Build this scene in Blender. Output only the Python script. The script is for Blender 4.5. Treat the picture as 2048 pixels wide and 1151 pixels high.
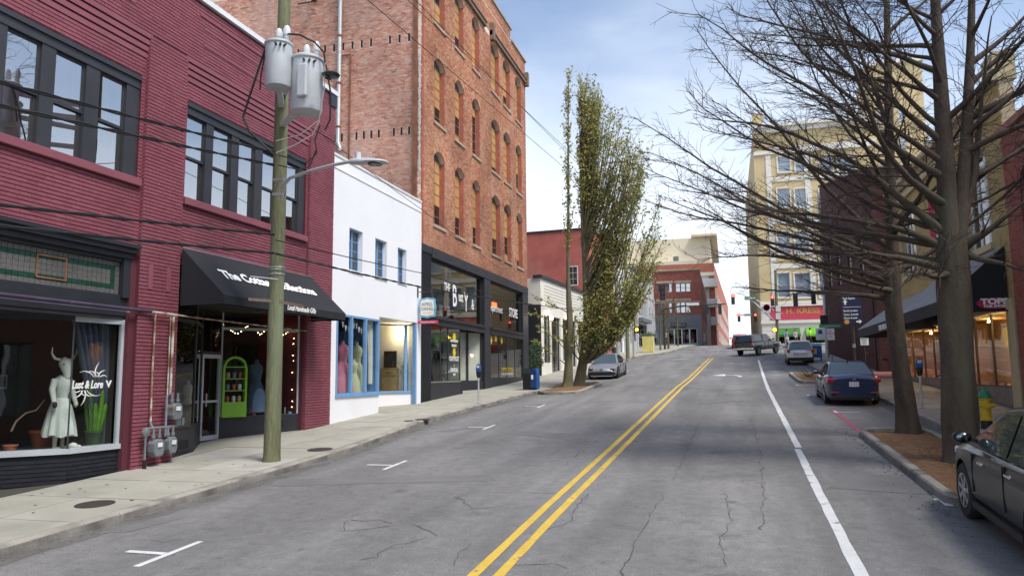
import bpy, bmesh, math, random
import numpy as np
from mathutils import Vector, Matrix
R_ = math.radians
random.seed(7)
for o in list(bpy.data.objects): bpy.data.objects.remove(o)
scene = bpy.context.scene
COL = scene.collection
# ---------------------------------------------------------------- camera
CAMH = 2.65; FPX = 1500.0
def cam_axes(y, p, r):
    fw = Vector((-math.sin(y), math.cos(y), 0)); rt = Vector((math.cos(y), math.sin(y), 0)); up = Vector((0, 0, 1))
    f2 = fw*math.cos(p)+up*math.sin(p); u2 = up*math.cos(p)-fw*math.sin(p)
    return rt*math.cos(r)+u2*math.sin(r), u2*math.cos(r)-rt*math.sin(r), f2
RT, UP, FW = cam_axes(R_(15.95), R_(6.65), R_(-.55))
cd = bpy.data.cameras.new('camera'); cam = bpy.data.objects.new('camera', cd); COL.objects.link(cam)
cam.matrix_world = Matrix(((RT.x, UP.x, -FW.x, 0), (RT.y, UP.y, -FW.y, 0), (RT.z, UP.z, -FW.z, CAMH), (0, 0, 0, 1)))
cd.sensor_width = 36; cd.lens = 36*FPX/2048; cd.clip_end = 3000; cd.clip_start = .1
scene.camera = cam
# ---------------------------------------------------------------- world, sun, exposure
SUN_EL, SUN_AZ = R_(57), R_(118)      # azimuth clockwise from +Y (down the street): from the right, a little behind the camera
w = bpy.data.worlds.new('World'); scene.world = w; w.use_nodes = True
nt = w.node_tree; N = nt.nodes; L = nt.links
bg = N['Background']; bg.inputs[1].default_value = .082
sky = N.new('ShaderNodeTexSky'); sky.sky_type = 'NISHITA'; sky.sun_disc = False
sky.sun_elevation = SUN_EL; sky.sun_rotation = SUN_AZ; sky.air_density = 1.0; sky.dust_density = 1.5; sky.ozone_density = 2.5
tc = N.new('ShaderNodeTexCoord'); mp = N.new('ShaderNodeMapping'); mp.inputs['Scale'].default_value = (1.0, 1.0, 2.6); mp.inputs['Location'].default_value = (.35, .1, .22)
L.new(tc.outputs['Generated'], mp.inputs[0])
nz = N.new('ShaderNodeTexNoise'); nz.inputs['Scale'].default_value = 1.7; nz.inputs['Detail'].default_value = 7; nz.inputs['Roughness'].default_value = .5
L.new(mp.outputs[0], nz.inputs['Vector'])
sx = N.new('ShaderNodeSeparateXYZ'); L.new(tc.outputs['Generated'], sx.inputs[0])
el = N.new('ShaderNodeMapRange'); el.inputs['From Min'].default_value = .02; el.inputs['From Max'].default_value = .55; el.inputs['To Min'].default_value = .66; el.inputs['To Max'].default_value = -.12
L.new(sx.outputs['Z'], el.inputs[0])
ad = N.new('ShaderNodeMath'); ad.operation = 'ADD'; L.new(nz.outputs['Fac'], ad.inputs[0]); L.new(el.outputs[0], ad.inputs[1])
cr = N.new('ShaderNodeMapRange'); cr.interpolation_type = 'SMOOTHSTEP'
cr.inputs['From Min'].default_value = .40; cr.inputs['From Max'].default_value = 1.0; cr.inputs['To Min'].default_value = .06; cr.inputs['To Max'].default_value = 1
L.new(ad.outputs[0], cr.inputs[0])
cm = N.new('ShaderNodeMix'); cm.data_type = 'RGBA'; cm.inputs['B'].default_value = (5.6, 6.0, 6.6, 1)
L.new(cr.outputs[0], cm.inputs['Factor']); L.new(sky.outputs[0], cm.inputs['A']); L.new(cm.outputs['Result'], bg.inputs[0])
sd = bpy.data.lights.new('sun', 'SUN'); sd.energy = 1.5; sd.angle = R_(20); sd.color = (1, .955, .89)
so = bpy.data.objects.new('sun', sd); COL.objects.link(so)
sv = Vector((math.sin(SUN_AZ)*math.cos(SUN_EL), math.cos(SUN_AZ)*math.cos(SUN_EL), math.sin(SUN_EL)))
so.rotation_euler = (-sv).to_track_quat('-Z', 'Y').to_euler(); so.location = sv*60
vs = scene.view_settings; vs.view_transform = 'Standard'; vs.look = 'None'; vs.gamma = 1; vs.exposure = 1.35; vs.use_curve_mapping = False
scene.render.engine = 'CYCLES'
scene.cycles.max_bounces = 8; scene.cycles.transparent_max_bounces = 24
# ---------------------------------------------------------------- helpers
class MB:
    def __init__(s): s.v = []; s.f = []; s.c = []
    def add(s, vs, fs):
        b = len(s.v); s.v += [tuple(p) for p in vs]; s.f += [tuple(i+b for i in f) for f in fs]; return s
    def poly(s, pts): return s.add(pts, [range(len(pts))])
    def hexa(s, p): return s.add(p, [(0, 3, 2, 1), (4, 5, 6, 7), (0, 1, 5, 4), (1, 2, 6, 5), (2, 3, 7, 6), (3, 0, 4, 7)])
    def box(s, x0, x1, y0, y1, z0, z1):
        return s.hexa([(x0, y0, z0), (x1, y0, z0), (x1, y1, z0), (x0, y1, z0), (x0, y0, z1), (x1, y0, z1), (x1, y1, z1), (x0, y1, z1)])
    def fb(s, fr, u0, u1, z0, z1, d0, d1):
        P = fr.P; return s.hexa([P(u0, z0, d0), P(u0, z0, d1), P(u1, z0, d1), P(u1, z0, d0), P(u0, z1, d0), P(u0, z1, d1), P(u1, z1, d1), P(u1, z1, d0)])
    def bar(s, p, q, w, h=None, up=(0, 0, 1)):
        p = Vector(p); q = Vector(q); h = w if h is None else h; a = (q-p).normalized(); u = Vector(up)
        if abs(a.dot(u)) > .97: u = Vector((1, 0, 0))
        r = a.cross(u).normalized()*w/2; t = r.cross(a).normalized()*h/2
        return s.hexa([p-r-t, p+r-t, p+r+t, p-r+t, q-r-t, q+r-t, q+r+t, q-r+t])
    def prism(s, pts, vec):
        n = len(pts); v = Vector(vec); a = [Vector(p) for p in pts]
        return s.add(a+[p+v for p in a], [tuple(range(n))[::-1], tuple(range(n, 2*n))]+[(i, (i+1) % n, (i+1) % n+n, i+n) for i in range(n)])
    def tube(s, pts, r, n=6, cap=True):
        pts = [Vector(p) for p in pts]; k = len(pts)
        if not hasattr(r, '__len__'): r = [r]*k
        b = len(s.v); pr = None
        for i, p in enumerate(pts):
            a = (pts[min(i+1, k-1)]-pts[max(i-1, 0)])
            a = a.normalized() if a.length > 1e-9 else Vector((0, 0, 1))
            if pr is None: pr = a.orthogonal().normalized()
            else:
                pr = pr-a*pr.dot(a); pr = pr.normalized() if pr.length > 1e-6 else a.orthogonal().normalized()
            c = a.cross(pr)
            for j in range(n):
                t = 2*math.pi*j/n; s.v.append(tuple(p+(pr*math.cos(t)+c*math.sin(t))*r[i]))
        for i in range(k-1):
            for j in range(n): s.f.append((b+i*n+j, b+i*n+(j+1) % n, b+(i+1)*n+(j+1) % n, b+(i+1)*n+j))
        if cap: s.f.append(tuple(b+j for j in range(n))[::-1]); s.f.append(tuple(b+(k-1)*n+j for j in range(n)))
        return s
    def cyl(s, p, q, r0, r1=None, n=12): return s.tube([p, q], [r0, r0 if r1 is None else r1], n)
    def lathe(s, prof, c, n=16, ax='z', sy=1.0):
        c = Vector(c); b = len(s.v); k = len(prof)
        for r, z in prof:
            for j in range(n):
                t = 2*math.pi*j/n; x = r*math.cos(t); y = r*math.sin(t)*sy
                s.v.append(tuple(c+(Vector((x, y, z)) if ax == 'z' else Vector((x, z, y)) if ax == 'y' else Vector((z, x, y)))))
        for i in range(k-1):
            for j in range(n): s.f.append((b+i*n+j, b+i*n+(j+1) % n, b+(i+1)*n+(j+1) % n, b+(i+1)*n+j))
        s.f.append(tuple(b+j for j in range(n))[::-1]); s.f.append(tuple(b+(k-1)*n+j for j in range(n))); return s
    def ball(s, c, r, nu=12, nv=8):
        rx, ry, rz = r if hasattr(r, '__len__') else (r, r, r); c = Vector(c); b = len(s.v)
        for i in range(1, nv):
            ph = math.pi*i/nv
            for j in range(nu):
                t = 2*math.pi*j/nu; s.v.append(tuple(c+Vector((rx*math.sin(ph)*math.cos(t), ry*math.sin(ph)*math.sin(t), rz*math.cos(ph)))))
        s.v.append(tuple(c+Vector((0, 0, rz)))); s.v.append(tuple(c-Vector((0, 0, rz)))); T = b+(nv-1)*nu
        for i in range(nv-2):
            for j in range(nu): s.f.append((b+i*nu+j, b+(i+1)*nu+j, b+(i+1)*nu+(j+1) % nu, b+i*nu+(j+1) % nu))
        for j in range(nu):
            s.f.append((T, b+j, b+(j+1) % nu)); s.f.append((T+1, b+(nv-2)*nu+(j+1) % nu, b+(nv-2)*nu+j))
        return s
    def build(s, name, mat, parent=None, world=True, smooth=None, kind=None, bevel=0, fix=False):
        me = bpy.data.meshes.new(name)
        off = Vector((0, 0, 0))
        if parent is not None and world:
            q = parent
            while q is not None: off += q.location; q = q.parent
        vv = [(v[0]-off.x, v[1]-off.y, v[2]-off.z) for v in s.v] if off.length else s.v
        me.from_pydata(vv, [], s.f)
        if fix:
            bm = bmesh.new(); bm.from_mesh(me); bmesh.ops.recalc_face_normals(bm, faces=bm.faces); bm.to_mesh(me); bm.free()
        if s.c:
            at = me.attributes.new('bc', 'FLOAT', 'FACE'); at.data.foreach_set('value', s.c)
        if smooth:
            me.polygons.foreach_set('use_smooth', [True]*len(me.polygons)); me.set_sharp_from_angle(angle=R_(smooth))
        me.materials.append(MAT[mat] if isinstance(mat, str) else mat)
        o = bpy.data.objects.new(name, me); COL.objects.link(o)
        if parent is not None: o.parent = parent
        if kind: o['kind'] = kind
        if bevel:
            b = o.modifiers.new('bevel', 'BEVEL'); b.width = bevel; b.segments = 2; b.limit_method = 'ANGLE'
        return o
def tag(o, label, cat, group=None):
    o['label'] = label; o['category'] = cat
    if group: o['group'] = group
    return o
def thing(name, label, cat, loc=(0, 0, 0), group=None):
    o = bpy.data.objects.new(name, None); COL.objects.link(o); o.location = loc; o.empty_display_size = .3
    return tag(o, label, cat, group)
def inst(src, name, parent, loc, rotz=0, scale=None):
    o = bpy.data.objects.new(name, src.data); COL.objects.link(o); o.parent = parent; o.location = loc; o.rotation_euler = (0, 0, rotz)
    if scale: o.scale = scale
    return o
class Fr:
    def __init__(s, O, U, Nn=None):
        s.O = Vector(O); s.U = Vector(U).normalized(); s.N = Vector(Nn).normalized() if Nn else Vector((s.U.y, -s.U.x, 0))
    def P(s, u, z, d=0): return s.O+s.U*u+s.N*d+Vector((0, 0, z))
# --- photo pixel -> direction; distances come from ground / walls
def ray(x, y): return RT*((x-1024)/FPX)-UP*((y-575.5)/FPX)+FW
CAM = Vector((0, 0, CAMH))
def atX(x, y, X): d = ray(x, y); return CAM+d*(X/d.x)
def atY(x, y, Y): d = ray(x, y); return CAM+d*(Y/d.y)
GP = [(-80, -4.2), (0, 0), (15, .76), (27.5, 1.46), (44, 2.38), (54, 3.05), (66, 3.95), (76, 4.72), (84, 5.4), (92, 5.95), (100, 6.25), (112, 6.35), (130, 6.2), (420, -14)]
CR = [(-80, 0), (0, 0), (13, -.06), (29, -.11), (45, -.27), (56, -.2), (66, 0), (420, 0)]
_ys = np.arange(-80, 420, .5)
def _sm(T):
    z = np.interp(_ys, [a for a, b in T], [b for a, b in T]); k = np.ones(13)/13; zp = np.pad(z, 6, mode='reflect', reflect_type='odd'); return np.convolve(zp, k, 'valid')
_g = _sm(GP); _c = _sm(CR)
def lerp_tab(t, y):
    f = (y+80)*2; i = int(max(0, min(len(t)-2, math.floor(f)))); a = min(max(f-i, 0), 1); return t[i]*(1-a)+t[i+1]*a
def zg(X, Y): return lerp_tab(_g, Y)+lerp_tab(_c, Y)*min(max(-X/12.2, 0), 1.15)
def G(x, y, c=0):
    d = ray(x, y); t = 4.0
    while t < 220:
        P = CAM+d*t
        if P.z < zg(P.x, P.y)+c: break
        t += .1
    lo, hi = t-.1, t
    for _ in range(14):
        m = (lo+hi)/2; P = CAM+d*m
        if P.z < zg(P.x, P.y)+c: hi = m
        else: lo = m
    return CAM+d*hi
def lin(T, y):
    return float(np.interp(y, [a for a, b in T], [b for a, b in T]))
# ---------------------------------------------------------------- materials
MAT = {}
def srgb(r, g, b): return tuple(((c/255)/12.92 if c/255 <= .04045 else ((c/255+.055)/1.055)**2.4) for c in (r, g, b))
def mat(name, col, rough=.75, metal=0, var=.15, vs=2.0, fine=.1, fs=45, bump=0, bs=60, dirt=None, dsc=.6, dth=(.5, .75), coat=0, alpha=1, emit=0, stretch=(1, 1, 1), spec=.5, local=False):
    m = bpy.data.materials.new(name); m.use_nodes = True; nt = m.node_tree; N = nt.nodes; L = nt.links; MAT[name] = m
    b = N['Principled BSDF']; b.inputs['Roughness'].default_value = rough; b.inputs['Metallic'].default_value = metal
    b.inputs['Coat Weight'].default_value = coat; b.inputs['Coat Roughness'].default_value = .06; b.inputs['Specular IOR Level'].default_value = spec
    if local:
        g0 = N.new('ShaderNodeTexCoord'); pos = g0.outputs['Object']
    else:
        g0 = N.new('ShaderNodeNewGeometry'); pos = g0.outputs['Position']
    mp = N.new('ShaderNodeMapping'); mp.inputs['Scale'].default_value = stretch; L.new(pos, mp.inputs[0])
    def noise(s, det=4):
        n = N.new('ShaderNodeTexNoise'); n.inputs['Scale'].default_value = s; n.inputs['Detail'].default_value = det; L.new(mp.outputs[0], n.inputs['Vector']); return n
    def scale(fac, amt):
        r = N.new('ShaderNodeMapRange'); r.inputs['From Min'].default_value = .25; r.inputs['From Max'].default_value = .75; r.inputs['To Min'].default_value = 1-amt; r.inputs['To Max'].default_value = 1+amt; L.new(fac, r.inputs[0]); return r.outputs[0]
    rgb = N.new('ShaderNodeRGB'); rgb.outputs[0].default_value = (*col[:3], 1); cur = rgb.outputs[0]
    def mul(cur, f):
        v = N.new('ShaderNodeVectorMath'); v.operation = 'SCALE'; L.new(cur, v.inputs[0]); L.new(f, v.inputs['Scale']); return v.outputs[0]
    if var: cur = mul(cur, scale(noise(vs).outputs['Fac'], var))
    if fine: cur = mul(cur, scale(noise(fs, 2).outputs['Fac'], fine))
    if dirt:
        n = noise(dsc, 6); r = N.new('ShaderNodeMapRange'); r.inputs['From Min'].default_value = dth[0]; r.inputs['From Max'].default_value = dth[1]; L.new(n.outputs['Fac'], r.inputs[0])
        mx = N.new('ShaderNodeMix'); mx.data_type = 'RGBA'; mx.inputs['B'].default_value = (*dirt, 1); L.new(cur, mx.inputs['A']); L.new(r.outputs[0], mx.inputs['Factor']); cur = mx.outputs['Result']
    L.new(cur, b.inputs['Base Color'])
    if bump:
        n = noise(bs, 5); bp = N.new('ShaderNodeBump'); bp.inputs['Strength'].default_value = bump; bp.inputs['Distance'].default_value = .02; L.new(n.outputs['Fac'], bp.inputs['Height']); L.new(bp.outputs[0], b.inputs['Normal'])
    if emit: b.inputs['Emission Color'].default_value = (*col[:3], 1); b.inputs['Emission Strength'].default_value = emit
    return m
def brickmat(name, cols, var=.25, vs=.35, light=None, lth=(.55, .72), lsc=.45, rough=.85, bump=.25, dark=None):
    m = bpy.data.materials.new(name); m.use_nodes = True; nt = m.node_tree; N = nt.nodes; L = nt.links; MAT[name] = m
    b = N['Principled BSDF']; b.inputs['Roughness'].default_value = rough; b.inputs['Specular IOR Level'].default_value = .3
    a = N.new('ShaderNodeAttribute'); a.attribute_name = 'bc'; rp = N.new('ShaderNodeValToRGB'); L.new(a.outputs['Fac'], rp.inputs[0])
    e = rp.color_ramp.elements; e[0].color = (*cols[0], 1); e[1].color = (*cols[-1], 1)
    for i, c in enumerate(cols[1:-1]): x = e.new((i+1)/(len(cols)-1)); x.color = (*c, 1)
    g = N.new('ShaderNodeNewGeometry'); n1 = N.new('ShaderNodeTexNoise'); n1.inputs['Scale'].default_value = vs; n1.inputs['Detail'].default_value = 6; L.new(g.outputs['Position'], n1.inputs['Vector'])
    r = N.new('ShaderNodeMapRange'); r.inputs['From Min'].default_value = .3; r.inputs['From Max'].default_value = .7; r.inputs['To Min'].default_value = 1-var; r.inputs['To Max'].default_value = 1+var; L.new(n1.outputs['Fac'], r.inputs[0])
    v = N.new('ShaderNodeVectorMath'); v.operation = 'SCALE'; L.new(rp.outputs[0], v.inputs[0]); L.new(r.outputs[0], v.inputs['Scale']); cur = v.outputs[0]
    for cc, sc, th, off in ((light, lsc, lth, 3.3), (dark, lsc*1.4, (.58, .78), 9.1)):
        if not cc: continue
        mp = N.new('ShaderNodeMapping'); mp.inputs['Location'].default_value = (off, off, off); mp.inputs['Scale'].default_value = (1, 1, .55); L.new(g.outputs['Position'], mp.inputs[0])
        n2 = N.new('ShaderNodeTexNoise'); n2.inputs['Scale'].default_value = sc; n2.inputs['Detail'].default_value = 9; n2.inputs['Roughness'].default_value = .62; L.new(mp.outputs[0], n2.inputs['Vector'])
        r2 = N.new('ShaderNodeMapRange'); r2.inputs['From Min'].default_value = th[0]; r2.inputs['From Max'].default_value = th[1]; r2.inputs['To Max'].default_value = .75; L.new(n2.outputs['Fac'], r2.inputs[0])
        mx = N.new('ShaderNodeMix'); mx.data_type = 'RGBA'; mx.inputs['B'].default_value = (*cc, 1); L.new(cur, mx.inputs['A']); L.new(r2.outputs[0], mx.inputs['Factor']); cur = mx.outputs['Result']
    L.new(cur, b.inputs['Base Color'])
    n3 = N.new('ShaderNodeTexNoise'); n3.inputs['Scale'].default_value = 35; L.new(g.outputs['Position'], n3.inputs['Vector'])
    bp = N.new('ShaderNodeBump'); bp.inputs['Strength'].default_value = bump; bp.inputs['Distance'].default_value = .01; L.new(n3.outputs['Fac'], bp.inputs['Height']); L.new(bp.outputs[0], b.inputs['Normal'])
    return m
def glassmat(name, tint=(.85, .9, .88), r0=.06, rough=.015, gcol=(1, 1, 1)):
    m = bpy.data.materials.new(name); m.use_nodes = True; nt = m.node_tree; N = nt.nodes; L = nt.links; MAT[name] = m
    N.remove(N['Principled BSDF']); out = N['Material Output']
    t = N.new('ShaderNodeBsdfTransparent'); t.inputs[0].default_value = (*tint, 1)
    g = N.new('ShaderNodeBsdfGlossy'); g.inputs['Roughness'].default_value = rough; g.inputs[0].default_value = (*gcol, 1)
    lw = N.new('ShaderNodeLayerWeight'); lw.inputs[0].default_value = .5; pw = N.new('ShaderNodeMath'); pw.operation = 'POWER'; pw.inputs[1].default_value = 5; L.new(lw.outputs['Facing'], pw.inputs[0])
    f = N.new('ShaderNodeMapRange'); f.inputs['To Min'].default_value = r0; L.new(pw.outputs[0], f.inputs[0]); mx = N.new('ShaderNodeMixShader')
    p = N.new('ShaderNodeNewGeometry'); n = N.new('ShaderNodeTexNoise'); n.inputs['Scale'].default_value = .9; L.new(p.outputs['Position'], n.inputs['Vector'])
    bp = N.new('ShaderNodeBump'); bp.inputs['Strength'].default_value = .06; bp.inputs['Distance'].default_value = .05; L.new(n.outputs['Fac'], bp.inputs['Height']); L.new(bp.outputs[0], g.inputs['Normal'])
    L.new(f.outputs[0], mx.inputs[0]); L.new(t.outputs[0], mx.inputs[1]); L.new(g.outputs[0], mx.inputs[2]); L.new(mx.outputs[0], out.inputs[0])
    return m
# surfaces
def asphalt():
    m = mat('asphalt', (.188, .185, .18), .88, var=.12, vs=.45, fine=.42, fs=70, bump=.5, bs=110)
    nt = m.node_tree; N = nt.nodes; L = nt.links; b = N['Principled BSDF']; src = b.inputs['Base Color'].links[0].from_socket
    g = N.new('ShaderNodeNewGeometry')
    # worn wheel tracks and stains, as long streaks along the street
    mp = N.new('ShaderNodeMapping'); mp.inputs['Scale'].default_value = (1.3, .12, 1); L.new(g.outputs['Position'], mp.inputs[0])
    n = N.new('ShaderNodeTexNoise'); n.inputs['Scale'].default_value = 1.0; n.inputs['Detail'].default_value = 5; L.new(mp.outputs[0], n.inputs['Vector'])
    r = N.new('ShaderNodeMapRange'); r.inputs['From Min'].default_value = .35; r.inputs['From Max'].default_value = .7; r.inputs['To Min'].default_value = .82; r.inputs['To Max'].default_value = 1.16; L.new(n.outputs['Fac'], r.inputs[0])
    n2 = N.new('ShaderNodeTexNoise'); n2.inputs['Scale'].default_value = .33; n2.inputs['Detail'].default_value = 8; n2.inputs['Roughness'].default_value = .65; L.new(g.outputs['Position'], n2.inputs['Vector'])
    r2 = N.new('ShaderNodeMapRange'); r2.inputs['From Min'].default_value = .55; r2.inputs['From Max'].default_value = .72; r2.inputs['To Min'].default_value = 1; r2.inputs['To Max'].default_value = .72; L.new(n2.outputs['Fac'], r2.inputs[0])
    # small tar spots
    vo = N.new('ShaderNodeTexVoronoi'); vo.inputs['Scale'].default_value = 2.3; L.new(g.outputs['Position'], vo.inputs['Vector'])
    r3 = N.new('ShaderNodeMapRange'); r3.inputs['From Min'].default_value = .03; r3.inputs['From Max'].default_value = .07; r3.inputs['To Min'].default_value = .55; r3.inputs['To Max'].default_value = 1; L.new(vo.outputs['Distance'], r3.inputs[0])
    n5 = N.new('ShaderNodeTexNoise'); n5.inputs['Scale'].default_value = 4.5; n5.inputs['Detail'].default_value = 9; n5.inputs['Roughness'].default_value = .78; L.new(g.outputs['Position'], n5.inputs['Vector'])
    r5 = N.new('ShaderNodeMapRange'); r5.inputs['From Min'].default_value = .3; r5.inputs['From Max'].default_value = .7; r5.inputs['To Min'].default_value = .76; r5.inputs['To Max'].default_value = 1.2; L.new(n5.outputs['Fac'], r5.inputs[0])
    n6 = N.new('ShaderNodeTexNoise'); n6.inputs['Scale'].default_value = 1.1; n6.inputs['Detail'].default_value = 7; n6.inputs['Roughness'].default_value = .7; L.new(g.outputs['Position'], n6.inputs['Vector'])
    r6 = N.new('ShaderNodeMapRange'); r6.inputs['From Min'].default_value = .6; r6.inputs['From Max'].default_value = .7; r6.inputs['To Min'].default_value = 1; r6.inputs['To Max'].default_value = .74; L.new(n6.outputs['Fac'], r6.inputs[0])
    cur = src
    for f in (r, r2, r3, r5, r6):
        v = N.new('ShaderNodeVectorMath'); v.operation = 'SCALE'; L.new(cur, v.inputs[0]); L.new(f.outputs[0], v.inputs['Scale']); cur = v.outputs[0]
    L.new(cur, b.inputs['Base Color'])
asphalt()
mat('patch', (.155, .153, .15), .85, var=.15, vs=1.2, fine=.25, fs=90, bump=.3, bs=120)
mat('crack', (.08, .078, .075), .9, var=.3, vs=4)
def paint(name, col, wear=(.62, .7)):
    return mat(name, col, .6, var=.1, vs=3, fine=.12, fs=30, dirt=(.15, .15, .15), dsc=5, dth=wear)
paint('yellow_paint', (.62, .42, .06)); paint('white_paint', (.62, .63, .62)); paint('red_paint', (.45, .07, .11), (.6, .7)); paint('faded_paint', (.42, .43, .43), (.45, .6))
mat('concrete', (.345, .335, .28), .85, var=.12, vs=1.1, fine=.12, fs=60, bump=.2, bs=70, dirt=(.26, .25, .21), dsc=.9, dth=(.5, .8))
mat('concrete_new', (.40, .39, .34), .85, var=.1, vs=1.4, fine=.1, fs=60, bump=.2, bs=70, dirt=(.3, .29, .25), dsc=1.2, dth=(.55, .8))
mat('aggregate', (.30, .27, .225), .9, var=.12, vs=1.1, fine=.45, fs=110, bump=.4, bs=120)
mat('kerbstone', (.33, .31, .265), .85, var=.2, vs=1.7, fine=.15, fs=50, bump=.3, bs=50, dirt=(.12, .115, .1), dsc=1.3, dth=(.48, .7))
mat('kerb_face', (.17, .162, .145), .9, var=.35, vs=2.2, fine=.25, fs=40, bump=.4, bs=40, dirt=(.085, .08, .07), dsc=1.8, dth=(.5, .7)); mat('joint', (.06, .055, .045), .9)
mat('paver_red', (.22, .075, .06), .85, var=.25, vs=5, fine=.2, fs=40, bump=.3)
mat('mulch_chip', (.30, .18, .085), .95, var=.45, vs=12); mat('mulch', (.19, .10, .045), .95, var=.4, vs=7, fine=.5, fs=50, bump=.8, bs=45)
mat('ground', (.16, .15, .12), .9)
mat('iron', (.06, .05, .045), .7, .3, var=.3, vs=8, bump=.3)
# buildings
brickmat('maroon_brick', [(.22, .062, .082), (.245, .074, .096), (.26, .082, .104), (.23, .067, .088)], var=.17, vs=.5, bump=.4, rough=.65, light=(.30, .115, .14), lth=(.56, .85), lsc=.7)
mat('maroon_mortar', (.10, .02, .03), .8, var=.1); mat('maroon_paint', (.24, .072, .094), .6, var=.1, vs=1.5, bump=.1)
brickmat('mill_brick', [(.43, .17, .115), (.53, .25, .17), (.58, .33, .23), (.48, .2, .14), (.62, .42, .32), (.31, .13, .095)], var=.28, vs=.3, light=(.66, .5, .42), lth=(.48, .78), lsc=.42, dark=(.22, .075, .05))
brickmat('mill_brick_front', [(.37, .135, .075), (.46, .195, .105), (.51, .255, .145), (.41, .155, .09), (.55, .34, .22), (.27, .10, .062)], var=.26, vs=.35, light=(.6, .42, .31), lth=(.52, .84), lsc=.5, dark=(.3, .085, .05)); brickmat('mill_brick_red', [(.36, .085, .06), (.42, .12, .08), (.33, .1, .065)], var=.25, vs=.5, light=(.5, .28, .2), lth=(.55, .8), lsc=.6)
mat('mill_mortar', (.70, .60, .52), .9, var=.2, vs=.7, fine=.15)
brickmat('black_brick', [(.014, .015, .02), (.018, .0195, .026), (.021, .023, .03)], var=.15, bump=.25, rough=.6); mat('black_mortar', (.012, .013, .017), .8)
mat('black_paint', (.022, .024, .031), .5, var=.2, vs=2.5, fine=.1, bump=.08, bs=30)
mat('charcoal', (.035, .036, .042), .55, var=.15, vs=2)
mat('grey_frame', (.44, .47, .5), .5, var=.08, vs=3); mat('alu', (.5, .5, .5), .35, .8, var=.1)
mat('white_stucco', (.84, .845, .86), .85, var=.035, vs=.7, fine=.03, fs=25, bump=.15, bs=25, dirt=(.70, .70, .69), dsc=.35, dth=(.56, .9))
mat('blue_frame', (.17, .34, .58), .5, var=.08, vs=3); mat('white_trim', (.72, .72, .70), .6, var=.08)
mat('coping', (.75, .76, .78), .45, var=.06)
mat('plywood', (.50, .26, .085), .85, var=.22, vs=1.3, fine=.15, fs=20, stretch=(1, 1, .25)); mat('louvre', (.10, .075, .06), .8, var=.2)
mat('old_wood', (.2, .14, .10), .85, var=.3, vs=3); mat('rust', (.22, .09, .045), .85, var=.4, vs=3, bump=.2)
mat('stone_sill', (.40, .31, .22), .85, var=.2, vs=2)
mat('galv', (.47, .49, .49), .45, .35, var=.12, vs=4, dirt=(.34, .2, .12), dsc=2.2, dth=(.58, .75))
mat('gas_grey', (.19, .215, .23), .55, .2, var=.2, vs=7, dirt=(.2, .11, .07), dsc=5, dth=(.6, .75))
mat('pipe_dark', (.06, .045, .075), .5, var=.3, vs=4, dirt=(.36, .3, .25), dsc=3, dth=(.62, .7)); mat('pipe_rust', (.24, .12, .08), .7, var=.4, vs=4, dirt=(.6, .56, .48), dsc=3, dth=(.46, .6))
mat('awning_black', (.015, .016, .02), .85, var=.15, vs=1.5); mat('letter_white', (.82, .82, .80), .6, var=0, fine=0)
mat('letter_yellow', (.75, .52, .03), .6, var=0, fine=0); mat('letter_grey', (.33, .34, .32), .6, var=0, fine=0); mat('letter_brown', (.045, .045, .035), .7, var=0, fine=0)
mat('prism_glass', (.125, .125, .118), .25, var=.2, vs=1.5, fine=.25, fs=25, bump=.2); mat('prism_green', (.012, .055, .036), .25, var=.3, vs=6, bump=.2)
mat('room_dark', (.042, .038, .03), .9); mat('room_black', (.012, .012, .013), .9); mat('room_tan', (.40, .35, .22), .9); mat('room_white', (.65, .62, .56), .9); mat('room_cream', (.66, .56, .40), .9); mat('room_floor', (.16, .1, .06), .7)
mat('display_brown', (.42, .22, .07), .8); mat('display_maroon', (.12, .02, .03), .8)
mat('curtain_blue', (.075, .085, .125), .85, var=.15); mat('curtain_white', (.78, .76, .70), .8, var=.05); mat('blind', (.55, .58, .60), .8, var=.05)
mat('dress_white', (.66, .68, .64), .85, var=.1, vs=6); mat('bone', (.72, .70, .62), .7, var=.12, vs=9); mat('mannequin_skin', (.62, .58, .46), .5)
mat('pink', (.62, .2, .30), .8); mat('sage', (.47, .48, .30), .8); mat('denim', (.12, .19, .28), .85); mat('lime_paint', (.20, .46, .035), .45); mat('shop_blue', (.10, .24, .50), .6)
mat('terracotta', (.36, .11, .05), .8); mat('leaf_bright', (.14, .34, .03), .6, var=.3, vs=9); mat('leaf_dark', (.035, .075, .025), .7, var=.4, vs=6); mat('leaf_olive', (.17, .20, .12), .7, var=.3, vs=9)
mat('pine_wood', (.44, .29, .14), .6, var=.15, vs=4); mat('dark_wood', (.07, .035, .02), .6); mat('lace', (.8, .8, .78), .8)
mat('black_plastic', (.012, .012, .013), .45, var=.1); mat('sign_blue', (.16, .42, .60), .5); mat('sign_red', (.60, .045, .11), .5); mat('navy', (.018, .022, .065), .4); mat('sign_green', (.01, .22, .10), .4); mat('sign_white', (.75, .77, .76), .45); mat('purple', (.28, .10, .38), .6)
mat('post_blue', (.01, .085, .30), .4, var=.1); mat('hydrant_yellow', (.62, .42, .015), .5, var=.15, vs=8); mat('pale_yellow', (.68, .62, .2), .7); mat('hydrant_green', (.03, .22, .10), .5)
mat('pole_wood', (.155, .16, .085), .9, var=.3, vs=2.2, fine=.3, fs=26, bump=.6, bs=18, stretch=(1, 1, .16), dirt=(.20, .24, .15), dsc=1.5, dth=(.52, .72))
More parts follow.
